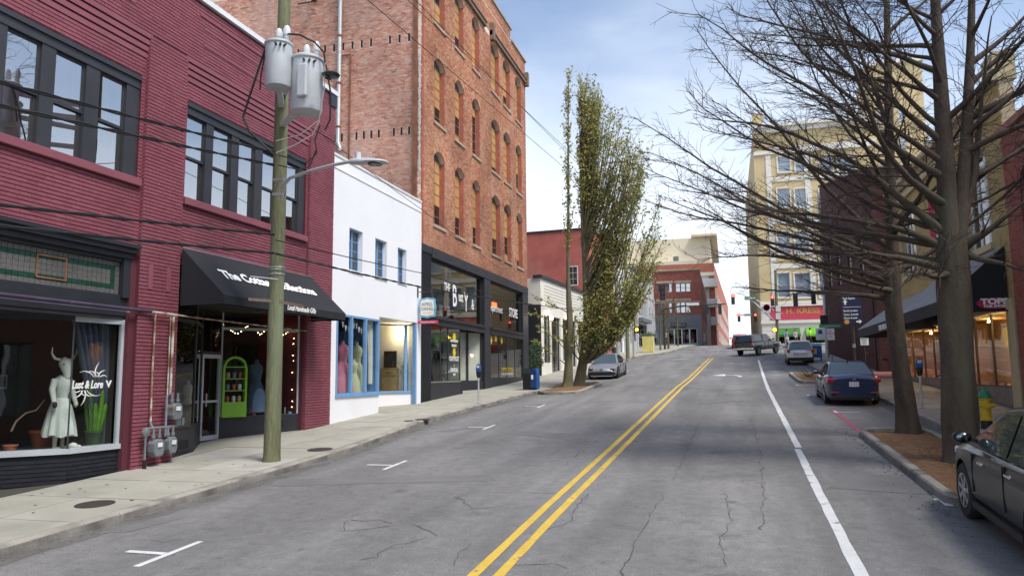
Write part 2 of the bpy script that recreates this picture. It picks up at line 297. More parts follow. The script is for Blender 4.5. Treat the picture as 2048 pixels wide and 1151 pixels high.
mat('transformer', (.50, .53, .54), .45, .1, var=.07, vs=2.5, dirt=(.32, .32, .3), dsc=2.4, dth=(.6, .8)); mat('porcelain', (.62, .63, .64), .2); mat('wire', (.012, .012, .013), .6, var=0, fine=0); mat('wire_light', (.4, .38, .36), .5, var=0, fine=0); mat('dark_glass', (.03, .035, .035), .15)
# far buildings
mat('cream_paint', (.74, .72, .63), .8, var=.07, vs=1); mat('grey_render', (.50, .51, .52), .85, var=.08, vs=.8, dirt=(.4, .4, .4), dsc=.5, dth=(.55, .8)); mat('apt_cream', (.70, .63, .47), .85, var=.05, vs=.5)
mat('apt_cream2', (.76, .70, .57), .85, var=.05, vs=.5)
brickmat('far_brick', [(.25, .075, .055), (.32, .105, .08), (.22, .075, .058)], var=.2, vs=.3); mat('far_mortar', (.30, .13, .10), .9, var=.25, vs=4, fine=.2, fs=12)
mat('orange_brick', (.42, .13, .08), .9, var=.2, vs=1.5, fine=.2, fs=14); mat('red_wall', (.46, .13, .10), .9, var=.18, vs=.7, fine=.16, fs=12, dirt=(.5, .22, .17), dsc=.5, dth=(.5, .8))
mat('apt_brick', (.42, .15, .10), .9, var=.12, vs=1, fine=.15, fs=8); mat('grey_paint', (.15, .165, .18), .7, var=.1); mat('kress_tan', (.60, .47, .25), .8, var=.08, vs=.7, fine=.1, fs=10); mat('kress_white', (.76, .73, .65), .8, var=.06); mat('kress_red', (.62, .06, .10), .6, var=.06); mat('kress_orange', (.66, .12, .03), .6); mat('gold', (.55, .33, .07), .5); mat('awning_green', (.12, .42, .02), .7); mat('awning_green2', (.035, .16, .02), .7)
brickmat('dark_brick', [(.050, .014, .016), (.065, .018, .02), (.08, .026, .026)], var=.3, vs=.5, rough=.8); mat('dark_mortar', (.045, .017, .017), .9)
brickmat('yellow_brick', [(.34, .255, .10), (.40, .30, .125), (.43, .33, .15)], var=.12, vs=.6); mat('yellow_mortar', (.38, .32, .2), .9); mat('yellow_stone', (.44, .37, .22), .85)
mat('metal_roof', (.46, .47, .48), .35, .45, var=.1, vs=2); mat('tops_red', (.42, .012, .07), .5); mat('marble', (.10, .105, .11), .25, var=.3, vs=2)
# plants and trees
mat('bark', (.07, .052, .038), .95, var=.3, vs=3.5, fine=.3, fs=30, bump=.9, bs=16, stretch=(1, 1, .35), dirt=(.085, .08, .05), dsc=1.6, dth=(.52, .75)); mat('twig', (.06, .044, .035), .9, var=.2); mat('bark_green', (.13, .115, .07), .95, var=.35, vs=4, fine=.3, fs=30, bump=.9, bs=14, stretch=(1, 1, .3), dirt=(.15, .17, .04), dsc=2, dth=(.5, .7))
m = mat('spring_leaf', (.33, .325, .085), .6, var=.35, vs=1.6, fine=.3, fs=14); m2 = mat('spring_leaf_b', (.45, .45, .13), .6, var=.3, vs=1.6, fine=.3, fs=14)
# vehicles
def carpaint(name, col, metal=.4): return mat(name, col, .38, metal, var=0, fine=0, coat=.55)
carpaint('paint_navy', (.005, .016, .065), .0); carpaint('paint_silver', (.72, .73, .75), .3); carpaint('paint_grey', (.30, .30, .32), .5); carpaint('paint_truck', (.03, .028, .026), .0); mat('paint_black', (.005, .005, .006), .3, 0, var=0, fine=0, coat=.25, spec=.35); carpaint('paint_red', (.35, .012, .02), .1)
mat('tyre', (.014, .014, .015), .85, var=.1); mat('rim', (.42, .43, .44), .3, .8, var=0, fine=0); mat('rim_dark', (.08, .08, .085), .4, .6, var=0, fine=0); mat('trim_black', (.012, .012, .013), .6, var=0, fine=0); mat('chrome', (.7, .7, .72), .12, 1, var=0, fine=0)
mat('tail_red', (.42, .008, .015), .15, var=0, fine=0, coat=1); mat('lamp_clear', (.6, .62, .64), .1, var=0, fine=0, coat=1); mat('plate', (.62, .58, .66), .4, var=.2, vs=30); mat('car_glass', (.012, .016, .017), .03, var=0, fine=0, spec=1.0); mat('car_glass_light', (.055, .075, .075), .03, var=0, fine=0, spec=1.0)
mat('skin', (.42, .24, .17), .6, var=.05); mat('hair', (.03, .02, .015), .7); mat('shirt_blue', (.22, .27, .34), .85); mat('cloth_white', (.6, .6, .58), .85); mat('shirt_pink', (.48, .36, .45), .85); mat('hivis', (.5, .75, .05), .8); mat('cloth_dark', (.03, .03, .04), .85); mat('cloth_red', (.5, .03, .07), .8)
for nme, col, st in (('bulb_warm', (1, .62, .28), 14), ('bulb_white', (1, .86, .62), 10), ('sig_red', (1, .04, .03), 5), ('sig_amber', (1, .5, .02), 6), ('neon_red', (1, .06, .02), 6), ('lamp_disc', (1, .72, .34), 9)):
    mat(nme, col, .5, var=0, fine=0, emit=st)
glassmat('glass'); glassmat('glass_shop', (.62, .66, .64), .05); glassmat('glass_sky', (.35, .37, .38), .5, .01); glassmat('glass_dusty', (.25, .27, .27), .12, .12); glassmat('glass_dept', (.55, .55, .5), .1); glassmat('glass_tint', (.3, .34, .34), .09)

mat('gutter', (.12, .115, .105), .9, var=.3, vs=1.5, fine=.3, fs=50); mat('mirror_glass', (.2, .25, .25), .06, 1, var=0, fine=0)
for nm_ in ('spring_leaf', 'spring_leaf_b', 'leaf_bright'):       # thin leaves let light through
    nt = MAT[nm_].node_tree; N = nt.nodes; L = nt.links; b = N['Principled BSDF']; tl = N.new('ShaderNodeBsdfTranslucent'); mx = N.new('ShaderNodeMixShader'); mx.inputs[0].default_value = .4
    L.new(b.inputs['Base Color'].links[0].from_socket, tl.inputs[0]); L.new(b.outputs[0], mx.inputs[1]); L.new(tl.outputs[0], mx.inputs[2]); L.new(mx.outputs[0], N['Material Output'].inputs[0])
glassmat('glass_tint2', (.75, .8, .85), .12)
# ---------------------------------------------------------------- ground, road, kerbs, sidewalks
def sheet(name, xs, ys, dz, m, kind='structure', parent=None):
    mb = MB(); nx = len(xs)
    for y in ys:
        for x in xs: mb.v.append((x, y, zg(x, y)+dz))
    for j in range(len(ys)-1):
        for i in range(nx-1): a = j*nx+i; mb.f.append((a, a+1, a+1+nx, a+nx))
    return mb.build(name, m, parent, kind=kind, smooth=60)
rng = lambda a, b, s: [a+i*s for i in range(int(round((b-a)/s))+1)]
gr = sheet('ground', [-700, -300, -120, -60, -30, 0, 30, 60, 120, 300, 700], [-80, -40, 0]+rng(5, 130, 5)+[180, 260, 400], -.45, 'ground')
road = sheet('road', rng(-14.5, 9.5, .75), rng(-14, 128, .5), 0, 'asphalt')
sheet('side_street', rng(9.5, 69.5, 2), rng(67, 88, 1), 0, 'asphalt')
def ribbon(pts, w, lift=.006, step=.5, jitter=0):
    pts = [Vector((p[0], p[1], 0)) for p in pts]; out = []
    for a, b in zip(pts, pts[1:]):
        n = max(1, int((b-a).length/step)); out += [a+(b-a)*(i/n) for i in range(n)]
    out.append(pts[-1]); mb = MB(); k = len(out)
    for i, p in enumerate(out):
        t = (out[min(i+1, k-1)]-out[max(i-1, 0)]).normalized(); n = Vector((t.y, -t.x, 0)); ww = w[0]+(w[1]-w[0])*i/(k-1) if hasattr(w, '__len__') else w
        for s in (-.5, .5):
            q = p+n*(ww*s+random.uniform(-jitter, jitter)); mb.v.append((q.x, q.y, zg(q.x, q.y)+lift))
    mb.f = [(2*i, 2*i+1, 2*i+3, 2*i+2) for i in range(k-1)]
    return mb
def gp(*px): return [G(x, y) for x, y in px]
def mark(name, m, pts, w, **k): return ribbon(pts, w, **k).build(name, m, road)
def flat(name, m, pts, lift=.006):
    mb = MB().poly([(p[0], p[1], zg(p[0], p[1])+lift) for p in pts]); return mb.build(name, m, road)
# lane lines run a touch to the right of the building line
yel = [(-2.88, 2), (-2.86, 12), (-2.68, 24), (-2.48, 38), (-1.95, 55), (-1.5, 66)]
mark('lane_line', 'yellow_paint', [(x, y) for x, y in yel], .125, jitter=.006); mark('lane_line', 'yellow_paint', [(x+.285, y) for x, y in yel], .125, jitter=.006)
mark('lane_line', 'white_paint', [(1.28, 2), (1.3, 10), (1.42, 18.3)], .145, jitter=.008); mark('lane_line', 'white_paint', [(1.46, 18.5), (1.5, 22), (1.68, 36), (2.3, 62)], .15, jitter=.007)
mark('kerb_line', 'red_paint', gp((1664, 818), (1724, 866)), .11, jitter=.008)
for y in (8.4, 15.25, 21.95, 28.6, 35.0):           # parking bay marks on the left
    mark('bay_mark', 'white_paint', [(-7.05, y-.55), (-7.05, y+.62)], .1, jitter=.004); mark('bay_mark', 'white_paint', [(-7.7, y), (-7.1, y)], .1, lift=.008, jitter=.004)
for y in (49.3, 55.2, 61): mark('bay_mark', 'white_paint', [(-6.5, y), (-5.9, y)], .12)
for y, x in ((26.3, 3.25), (32.6, 3.05), (38.3, 3.1)):
    mark('bay_mark', 'white_paint', [(x, y-.1), (x+.75, y)], .1); mark('bay_mark', 'white_paint', [(x, y-.3), (x, y+.3)], .1, lift=.008)
mark('bay_mark', 'white_paint', gp((1868, 998), (1960, 1002)), .12); mark('bay_mark', 'white_paint', gp((1872, 990), (1900, 1012)), .12, lift=.009)
# turn arrows, worn
def arrow(cx, cy, s=1.0, left=True, m='white_paint'):
    k = -1 if left else 1
    mark('turn_arrow', m, [(cx-k*.55*s, cy-1.3*s), (cx-k*.5*s, cy-.4*s), (cx-k*.2*s, cy+.25*s), (cx+k*.35*s, cy+.35*s)], (.2*s, .22*s), lift=.007)
    flat('turn_arrow', m, [(cx+k*.3*s, cy-.55*s), (cx+k*1.05*s, cy+.35*s), (cx+k*.3*s, cy+1.25*s)][::(1 if k < 0 else -1)], .009)
arrow(.1, 46.2, 1.0, True); arrow(.6, 58.3, .8, True, 'faded_paint')
mark('cycle_mark', 'faded_paint', gp((1541, 743), (1560, 742)), .7); mark('cycle_mark', 'faded_paint', gp((1545, 750), (1566, 749)), .25)
for k, (a, b, y) in enumerate(((1524, 1549, 725.5), (1531, 1549, 721.5), (1535, 1549, 717))):   # worn stencilled words, letter blocks
    n = (5, 4, 3)[k]
    for i in range(n):
        x0 = a+(b-a)*i/n; mark('stencil_letter', 'faded_paint', gp((x0+1, y), (x0+(b-a)/n-1, y)), .5)
for y in (70.2, 73.6): mark('crosswalk_line', 'faded_paint', [(-8.2, y), (4.6, y+.2)], .32)
mark('stop_line', 'faded_paint', [(-8, 78.5), (3, 79.2)], .35); mark('stop_line', 'faded_paint', gp((1413, 700), (1440, 700)), .3)
mark('stencil_letter', 'faded_paint', gp((1348, 719), (1375, 717)), .55)
# patches, tar and cracks
def patch(pxs, m='patch', lift=.004):
    P = gp(*pxs); out = []
    for a, b in zip(P, P[1:]+P[:1]):
        n = max(1, int((b-a).length/.18)); out += [(a+(b-a)*(i/n)+Vector((random.gauss(0, .018), random.gauss(0, .018), 0))) for i in range(n)]
    return flat('pavement_patch', m, [(p.x, p.y) for p in out], lift)
patch([(555, 958), (760, 954), (975, 950), (990, 955), (972, 962), (760, 966), (540, 972)]); patch([(1655, 975), (1700, 945), (1870, 955), (1880, 990)])
patch([(1000, 866), (1060, 862), (1170, 868), (1110, 876)], lift=.005); patch([(300, 1080), (345, 1074), (372, 1076), (330, 1084)]); patch([(180, 1068), (300, 1040), (370, 1035), (260, 1062)])
patch([(1475, 733), (1508, 732), (1506, 735), (1480, 736)]); patch([(1497, 755), (1520, 754), (1518, 757), (1500, 757)]); patch([(870, 862), (950, 852), (960, 855), (890, 864)]); patch([(1040, 812), (1085, 806), (1090, 809), (1050, 815)])
cp = [[(600, 1068), (640, 1060), (690, 1062), (735, 1057), (820, 1046), (880, 1070), (1000, 1075), (1130, 1094)], [(690, 1062), (690, 1045), (715, 1028), (760, 1018)], [(720, 1120), (755, 1112), (765, 1098), (790, 1090), (890, 1064)], [(915, 994), (940, 984), (1060, 984), (1140, 988)], [(915, 994), (945, 1018), (1000, 1012), (1080, 1018), (1230, 1042)], [(1020, 1130), (1040, 1128), (1100, 1128), (1160, 1140)], [(910, 1130), (920, 1105), (945, 1078)], [(820, 1030), (850, 1032), (880, 1030), (940, 1020)], [(1180, 985), (1160, 1000), (1140, 1045), (1050, 1072)],
      [(1240, 1151), (1275, 1080), (1300, 1030), (1340, 970), (1372, 905), (1395, 850), (1420, 815), (1450, 770)], [(700, 1040), (760, 1040), (800, 1050)], [(1000, 870), (1100, 868), (1190, 864), (1260, 862)], [(1520, 1060), (1530, 1000), (1520, 900), (1500, 830)], [(1250, 868), (1320, 874), (1390, 884)], [(1400, 845), (1480, 843), (1560, 846)], [(1590, 880), (1680, 882), (1760, 893)], [(620, 1100), (590, 1112), (560, 1140)],
      [(1580, 865), (1640, 868), (1720, 872)], [(1130, 930), (1180, 890), (1230, 850)], [(1450, 1130), (1440, 1080), (1460, 1040), (1450, 980)]]
for c in cp:
    P = gp(*c); q = []
    for a, b in zip(P, P[1:]):
        n = max(2, int((b-a).length/.16)); q += [a+(b-a)*(i/n)+Vector((random.uniform(-.045, .045), random.uniform(-.045, .045), 0)) for i in range(n)]
    mb = MB(); i = 0
    while i < len(q)-3:
        k = random.randint(4, 13); seg_ = q[i:i+k+1]; i += k
        if len(seg_) < 2 or random.random() < .16: continue
        a, b = random.uniform(.005, .02), random.uniform(.004, .016); r = ribbon([(p.x, p.y) for p in seg_], (a, b), lift=.0045, step=.15, jitter=.005); n0 = len(mb.v); mb.v += r.v; mb.f += [tuple(j+n0 for j in f) for f in r.f]
    if mb.v: mb.build('crack', 'crack', road)
for _ in range(46):                                   # drips, gum and tar spots
    x, y = random.uniform(-8.5, 4.5), random.uniform(8, 40); s = random.uniform(.025, .09)
    flat('tar_spot', 'patch', [(x+s*random.uniform(.6, 1.2)*math.cos(t), y+s*1.4*random.uniform(.6, 1.2)*math.sin(t)) for t in [i*math.pi/4 for i in range(8)]], .0048)
# kerb lines
KL = [(-14, -9.1), (9, -9.12), (14, -9.0), (17, -8.98), (20, -9.2), (23.5, -9.46), (27, -9.36), (31, -9.2), (36, -8.95), (46, -8.9), (60, -8.6), (66, -8.2), (70, -7.6), (74, -6.0), (78, -5.2), (84, -4.5), (92, -3.8), (100, -3.3), (128, -2.4)]
KR = [(-14, 5.2), (60, 5.25), (63, 5.5), (65, 6.2), (66.2, 7.4), (66.8, 9.5)]
mark('gutter_grime', 'gutter', [(x+.16, y) for y, x in KL if y < 67], .3, lift=.003, step=.35, jitter=.05); mark('gutter_grime', 'gutter', [(5.06, 12), (5.08, 62)], .28, lift=.003, step=.35, jitter=.05)
def kerbs(parent, pts, side, h=.15, w=.17, seg=2.6, gap=.012):
    pts = [Vector((x, y, 0)) for x, y in pts]; s = [0]
    for a, b in zip(pts, pts[1:]): s.append(s[-1]+(b-a).length)
    def at(d):
        i = 0
        while i < len(s)-2 and s[i+1] < d: i += 1
        t = (d-s[i])/max(1e-6, s[i+1]-s[i]); return pts[i]+(pts[i+1]-pts[i])*t
    n = max(1, int(s[-1]/seg)); sl = s[-1]/n
    for k in range(n):
        mb = MB(); m = 4 if seg > 1 else 2
        for j in range(m+1):
            d = k*sl+gap/2+(sl-gap)*j/m; p = at(d); t = (at(min(d+.05, s[-1]))-at(max(d-.05, 0))).normalized(); nn = Vector((t.y, -t.x, 0))*side
            for o, hh in ((0, -.12), (.012, h-.035), (.04, h), (w, h), (w, -.12)):
                q = p+nn*o; mb.v.append((q.x, q.y, zg(q.x, q.y)+hh+(.004*math.sin(k*7.3) if hh > 0 else 0)))
        for j in range(m):
            for i in range(4): a = j*5+i; mb.f.append((a, a+1, a+6, a+5))
        mb.f.append((0, 1, 2, 3, 4)); e = m*5; mb.f.append((e+4, e+3, e+2, e+1, e))
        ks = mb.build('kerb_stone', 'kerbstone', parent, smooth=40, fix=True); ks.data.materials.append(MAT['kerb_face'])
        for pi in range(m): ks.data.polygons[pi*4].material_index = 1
def slabrow(parent, y0, y1, xs, m='concrete', dz=.15, name='slab', gap=.024):
    for i in range(len(xs)-1):
        mb = MB(); P = []; tilt = random.uniform(-.004, .004)
        for x, y in ((xs[i](y0)+gap/2, y0+gap/2), (xs[i+1](y0)-gap/2, y0+gap/2), (xs[i+1](y1)-gap/2, y1-gap/2), (xs[i](y1)+gap/2, y1-gap/2)): P.append((x, y, zg(x, y)+dz+tilt))
        mb.hexa([(p[0], p[1], p[2]-.05) for p in P]+P).build(name, m[(i+int(y0*3)) % len(m)] if isinstance(m, list) else m, parent)
def strip(name, ys, fa, fb, dz, m, parent=None, kind=None, n=3):
    mb = MB()
    for y in ys:
        for i in range(n+1): x = fa(y)+(fb(y)-fa(y))*i/n; mb.v.append((x, y, zg(x, y)+dz))
    for j in range(len(ys)-1):
        for i in range(n): a = j*(n+1)+i; mb.f.append((a, a+1, a+n+2, a+n+1))
    return mb.build(name, m, parent, kind=kind, smooth=50)
kl = lambda y: lin(KL, y); fac = lambda y: -12.2 if y < 46.3 else -12.2+(y-46.3)*3.4/45.7
swl = strip('sidewalk_left', rng(-14, 128, 1), lambda y: -14.6 if y < 46 else fac(y)-2, lambda y: kl(y)-.1, .118, 'joint', kind='structure')
kerbs(swl, [(x, y) for y, x in KL], -1)
y = -5.0; k = 0
while y < 46:
    d = 1.55 if k % 3 else 1.2
    mid = (lambda yy: -10.75) if k % 4 else (lambda yy: -10.55)
    slabrow(swl, y, y+d, [lambda yy: -12.25, mid, lambda yy: kl(yy)-.185], ['concrete', 'concrete', 'concrete_new'] if 11 < y < 15 else 'concrete'); y += d; k += 1
while y < 72: slabrow(swl, y, y+1.8, [lambda yy: fac(yy)-1.5, lambda yy: fac(yy)+1.5, lambda yy: kl(yy)-.185]); y += 1.8
strip('plaza_paving', rng(y, 128, 1), lambda yy: fac(yy)-1.5, lambda yy: kl(yy)-.185, .15, 'concrete', swl, n=4)
for a, b, m in ((13.2, 21.4, 'concrete'), (21.4, 28.8, 'concrete'), (28.9, 45, 'concrete')):    # floor of the recessed shop entries
    strip('entry_floor', rng(a, b, (b-a)/6), lambda yy: -14.55, lambda yy: -12.262, .148, m, swl)
swr = strip('sidewalk_right', rng(-14, 66, 1), lambda y: lin(KR, y)+.1 if y < 65 else 6.4, lambda y: 10.5, .118, 'joint', kind='structure')
kerbs(swr, [(x, y) for y, x in KR], 1)
y = 10.0; k = 0
while y < 65:
    d = 1.6; m = 'aggregate' if (int(k/2) % 2 == 0 and y < 38) else 'concrete'
    if 39 < y < 46: m = 'paver_red'
    slabrow(swr, y, y+d, [lambda yy: lin(KR, yy)+.185, lambda yy: 6.7, lambda yy: 8.1, lambda yy: 10.2], m); y += d; k += 1
kw = MB()
for yy in (87.2, 120): pass
strip_k = strip('sidewalk_corner', rng(87.2, 128, 1.7), lambda yy: 2.0, lambda yy: 30, .15, 'concrete', kind='structure', n=12)
kerbs(strip_k, [(30, 87.1), (3.2, 87.1), (2.3, 87.6), (1.9, 88.6), (1.9, 127)], 1, seg=4)
# round iron covers in the sidewalk and road
def cover(px, r, lab, c=.155):
    p = G(*px, c); mb = MB(); mb.lathe([(r, 0), (r, .006), (r*.9, .007), (r*.88, .004), (r*.2, .004)], (0, 0, 0), 20)
    o = mb.build('manhole_cover', 'iron', None); o.location = (p.x, p.y, zg(p.x, p.y)+c-.001); s = (zg(p.x, p.y+.3)-zg(p.x, p.y-.3))/.6; o.rotation_euler = (math.atan(s), 0, 0); tag(o, lab, 'manhole cover', 'covers in the sidewalk')
cover((190, 1007), .3, 'round rusty iron cover in the sidewalk nearest the camera'); cover((640, 898), .3, 'round dark iron cover in the sidewalk just beyond the utility pole'); cover((846, 838), .26, 'round dark cover in the sidewalk in front of the white shop, nearer the kerb'); cover((818, 841), .16, 'small round cover in the sidewalk in front of the white shop, nearer the wall')
# planted islands
def island(name, lab, outline, mulch_h=.13):
    c = Vector((sum(p[0] for p in outline)/len(outline), sum(p[1] for p in outline)/len(outline), 0)); t = thing(name, lab, 'planter', (c.x, c.y, zg(c.x, c.y)))
    kerbs(t, outline+[outline[0]], 1, seg=.9, w=.18, h=.15)
    for o in t.children:
        for v in o.data.vertices: pass
    mb = MB(); n = len(outline); ins = [(c.x+(p[0]-c.x)*.9, c.y+(p[1]-c.y)*.93) for p in outline]
    rings = []
    for f, h in ((1, .1), (.75, .15), (.45, .17), (.15, .175)):
        rings.append([(c.x+(p[0]-c.x)*f, c.y+(p[1]-c.y)*f, h) for p in ins])
    for r in rings:
        for x, y, h in r: mb.v.append((x, y, zg(x, y)+h+random.uniform(-.015, .015)))
    for k in range(3):
        for i in range(n): mb.f.append((k*n+i, k*n+(i+1) % n, (k+1)*n+(i+1) % n, (k+1)*n+i))
    mb.f.append(tuple(3*n+i for i in range(n))); mb.build('mulch_bed', 'mulch', t, smooth=80)
    ch = MB()                                          # loose wood chips
    for _ in range(2200):
        f = math.sqrt(random.random())*.93; p = random.choice(ins); q = random.choice(ins); a = random.random(); bx = p[0]*a+q[0]*(1-a); by = p[1]*a+q[1]*(1-a)
        x, y = c.x+(bx-c.x)*f, c.y+(by-c.y)*f; z = zg(x, y)+.165-.05*f*f; an = random.uniform(0, 6.3); l = random.uniform(.02, .06); dv = Vector((math.cos(an), math.sin(an), random.uniform(-.3, .5)))*l
        ch.bar(Vector((x, y, z))-dv, Vector((x, y, z))+dv, random.uniform(.01, .022), .006)
    ch.build('wood_chips', 'mulch_chip', t, kind='stuff'); return t
def rr(x0, x1, y0, y1, r=.55, n=5):
    P = []
    for cx, cy, a in ((x1-r, y1-r, 0), (x0+r, y1-r, 90), (x0+r, y0+r, 180), (x1-r, y0+r, 270)):
        P += [(cx+r*math.cos(R_(a+90*i/n)), cy+r*math.sin(R_(a+90*i/n))) for i in range(n+1)]
    out = []
    for i, p in enumerate(P):
        q = P[(i+1) % len(P)]; out.append(p); d = math.hypot(q[0]-p[0], q[1]-p[1])
        if d > 1.2:
            m = int(d/.8); out += [(p[0]+(q[0]-p[0])*j/m, p[1]+(q[1]-p[1])*j/m) for j in range(1, m)]
    return out[::-1]
island('tree_island', 'kerbed mulch island holding two bare trees beside the black car', rr(3.05, 4.75, 12.6, 21.2))
island('tree_island', 'small kerbed mulch island in front of the blue sedan', rr(3.3, 5.05, 39.2, 46.5))
island('tree_island', 'kerbed mulch island under the budding twin-trunk tree', rr(-8.85, -6.65, 34.4, 42.0, .9))

# grit, gum and scraps along the gutters and on the slabs (too small to count)
gt = MB(); rnd = random.Random(19)
for _ in range(1500):
    if rnd.random() < .6: y = rnd.uniform(6, 46); x = kl(y)+abs(rnd.gauss(.05, .14))+.02; h = .004
    elif rnd.random() < .6: y = rnd.uniform(11, 40); x = 5.18-abs(rnd.gauss(.04, .12)); h = .004
    else: y = rnd.uniform(11, 22); x = 3.03-abs(rnd.gauss(.02, .2)); h = .004
    s = rnd.uniform(.006, .022); a = rnd.uniform(0, 6.3); z = zg(x, y)+h; dv = Vector((math.cos(a), math.sin(a), rnd.uniform(-.1, .2)))*s; gt.bar(Vector((x, y, z))-dv, Vector((x, y, z))+dv, s*.9, s*.4)
gt.build('gutter_grit', 'gutter', road, kind='stuff')
gu = MB()
for _ in range(260):
    if rnd.random() < .7: y = rnd.uniform(6, 45); x = rnd.uniform(-12, kl(y)-.25)
    else: y = rnd.uniform(14, 45); x = rnd.uniform(5.5, 8)
    s = rnd.uniform(.012, .035); z = zg(x, y)+.1556; gu.poly([(x+s*math.cos(t)*rnd.uniform(.7, 1.2), y+s*math.sin(t)*rnd.uniform(.7, 1.2), z+.0008) for t in [i*math.pi/4 for i in range(8)]])
gu.build('gum_spots', 'joint', swl, kind='stuff')
# ---------------------------------------------------------------- facade tools
def wall(parent, name, m, fr, u0, u1, z0, z1, holes=(), d0=-.3, d1=0, kind=None):
    us = sorted({u0, u1}|{h[i] for h in holes for i in (0, 1) if u0 < h[i] < u1}); zs = sorted({z0, z1}|{h[i] for h in holes for i in (2, 3) if z0 < h[i] < z1}); mb = MB()
    for a, b in zip(zs, zs[1:]):
        run = None
        for c, d in list(zip(us, us[1:]))+[(None, None)]:
            solid = c is not None and not any(h[0] <= (c+d)/2 <= h[1] and h[2] <= (a+b)/2 <= h[3] for h in holes)
            if solid: run = (run[0] if run else c, d)
            elif run: mb.fb(fr, run[0], run[1], a, b, d0, d1); run = None
    return mb.build(name, m, parent, kind=kind)
def arch_half(h, z):
    """half width of an arched opening h=(u0,u1,z0,z1,rise) at height z"""
    w = (h[1]-h[0])/2; rise = h[4] if len(h) > 4 else 0
    if not rise or z < h[3]-rise: return w
    r = (w*w+rise*rise)/(2*rise); dz = z-(h[3]-r); return math.sqrt(max(0, r*r-dz*dz))
def bricks(parent, m, fr, u0, u1, z0, z1, holes=(), d0=-.03, d1=0, ch=.075, bl=.215, jt=.011, jv=None, indiv=None, name='brick', seed=1, one=None):
    rnd = random.Random(seed); jv = jt if jv is None else jv; mb = MB(); v = mb.v; f = mb.f; c = mb.c; n = int((z1-z0)/ch); cnt = 0; loc = []
    q = parent; off = Vector((0, 0, 0))
    while q is not None: off += q.location; q = q.parent
    for k in range(n):
        za = z0+k*ch; zb = za+ch-jt; zm = (za+zb)/2; head = (k % 6 == 5); L = bl/2 if head else bl
        iv = [(u0, u1)]
        for h in holes:
            if h[2] < zm < h[3]:
                cc = (h[0]+h[1])/2; w = arch_half(h, zm); nw = []
                for a, b in iv:
                    if cc+w <= a or cc-w >= b: nw.append((a, b)); continue
                    if a < cc-w: nw.append((a, cc-w))
                    if b > cc+w: nw.append((cc+w, b))
                iv = nw
        for a, b in iv:
            x = math.floor(a/L)*L-(L/2 if k % 2 else 0)
            while x < b:
                p, r = max(x, a), min(x+L, b)-jv; x += L
                if r-p < .02: continue
                dd = d1+rnd.uniform(-.003, .003)
                if indiv and indiv[0] <= p and r <= indiv[1] and indiv[2] <= za and zb <= indiv[3] and cnt < 300 and abs((r-p)-(bl-jv)) < .004:
                    loc.append((p, za)); cnt += 1; continue
                i = len(v)
                v.extend(tuple(fr.P(*t)) for t in ((p, za, dd), (r, za, dd), (r, zb, dd), (p, zb, dd), (p, za, d0), (r, za, d0), (r, zb, d0), (p, zb, d0)))
                f.extend(((i, i+1, i+2, i+3), (i+3, i+2, i+6, i+7), (i, i+4, i+5, i+1), (i+1, i+5, i+6, i+2), (i, i+3, i+7, i+4))); rv = rnd.random(); c.extend((rv,)*5)
    if loc:
        b = MB(); w = bl-jv; h = ch-jt; b.fb(Fr((0, 0, 0), fr.U, fr.N), 0, w, 0, h, d0, d1); b.c = [rnd.random()]*6
        src = [b]; objs = []
        for s in range(5): b.c = [rnd.random()]*6; objs.append(b.build(name, m, parent, world=False))
        used = [False]*5
        for p, za in loc:
            s = rnd.randrange(5); L_ = fr.P(p, za, rnd.uniform(-.002, .003))-off
            if not used[s]: objs[s].location = L_; used[s] = True
            else: inst(objs[s], name, parent, L_)
    return mb.build(one or 'brickwork', m, parent, kind='stuff')
def arch_fill(mb, fr, h, d0, d1, zt=None, n=10):
    """spandrels between a segmental arch and the square head of the wall behind it"""
    cc = (h[0]+h[1])/2; w = (h[1]-h[0])/2; zs = h[3]-h[4]; zt = h[3]+.001 if zt is None else zt; r = (w*w+h[4]**2)/(2*h[4])
    for sgn in (-1, 1):
        pts = [(cc+sgn*w, zs)]+[(cc+sgn*w*(1-i/n), h[3]-r+math.sqrt(max(0, r*r-(w*(1-i/n))**2))) for i in range(1, n+1)]+[(cc+sgn*w, zt)]
        if len(pts) > 2: mb.prism([fr.P(u, z, d0) for u, z in pts], fr.N*(d1-d0))
def pane(parent, m, fr, u0, u1, z0, z1, d, name='pane'):
    return MB().poly([fr.P(u0, z0, d), fr.P(u1, z0, d), fr.P(u1, z1, d), fr.P(u0, z1, d)]).build(name, m, parent)
def window(parent, m, gm, fr, u0, u1, z0, z1, d, fw=.06, dep=.07, cols=1, rows=1, mw=.025, mid=None, name='window', backm=None, backd=.5):
    mb = MB(); mb.fb(fr, u0, u0+fw, z0, z1, d-dep, d); mb.fb(fr, u1-fw, u1, z0, z1, d-dep, d); mb.fb(fr, u0+fw, u1-fw, z0, z0+fw, d-dep, d); mb.fb(fr, u0+fw, u1-fw, z1-fw, z1, d-dep, d)
    for i in range(1, cols): u = u0+fw+(u1-u0-2*fw)*i/cols; mb.fb(fr, u-mw/2, u+mw/2, z0+fw, z1-fw, d-dep*.8, d-dep*.2)
    for i in range(1, rows): z = z0+fw+(z1-z0-2*fw)*i/rows; mb.fb(fr, u0+fw, u1-fw, z-mw/2, z+mw/2, d-dep*.78, d-dep*.22)
    if mid: mb.fb(fr, u0+fw, u1-fw, mid-fw*.5, mid+fw*.5, d-dep*.95, d+.004)
    w = mb.build(name, m, parent)
    if gm: pane(w, gm, fr, u0+fw*.8, u1-fw*.8, z0+fw*.8, z1-fw*.8, d-dep*.5)
    if backm: pane(w, backm, fr, u0+.01, u1-.01, z0+.01, z1-.01, d-backd, 'blind')
    return w
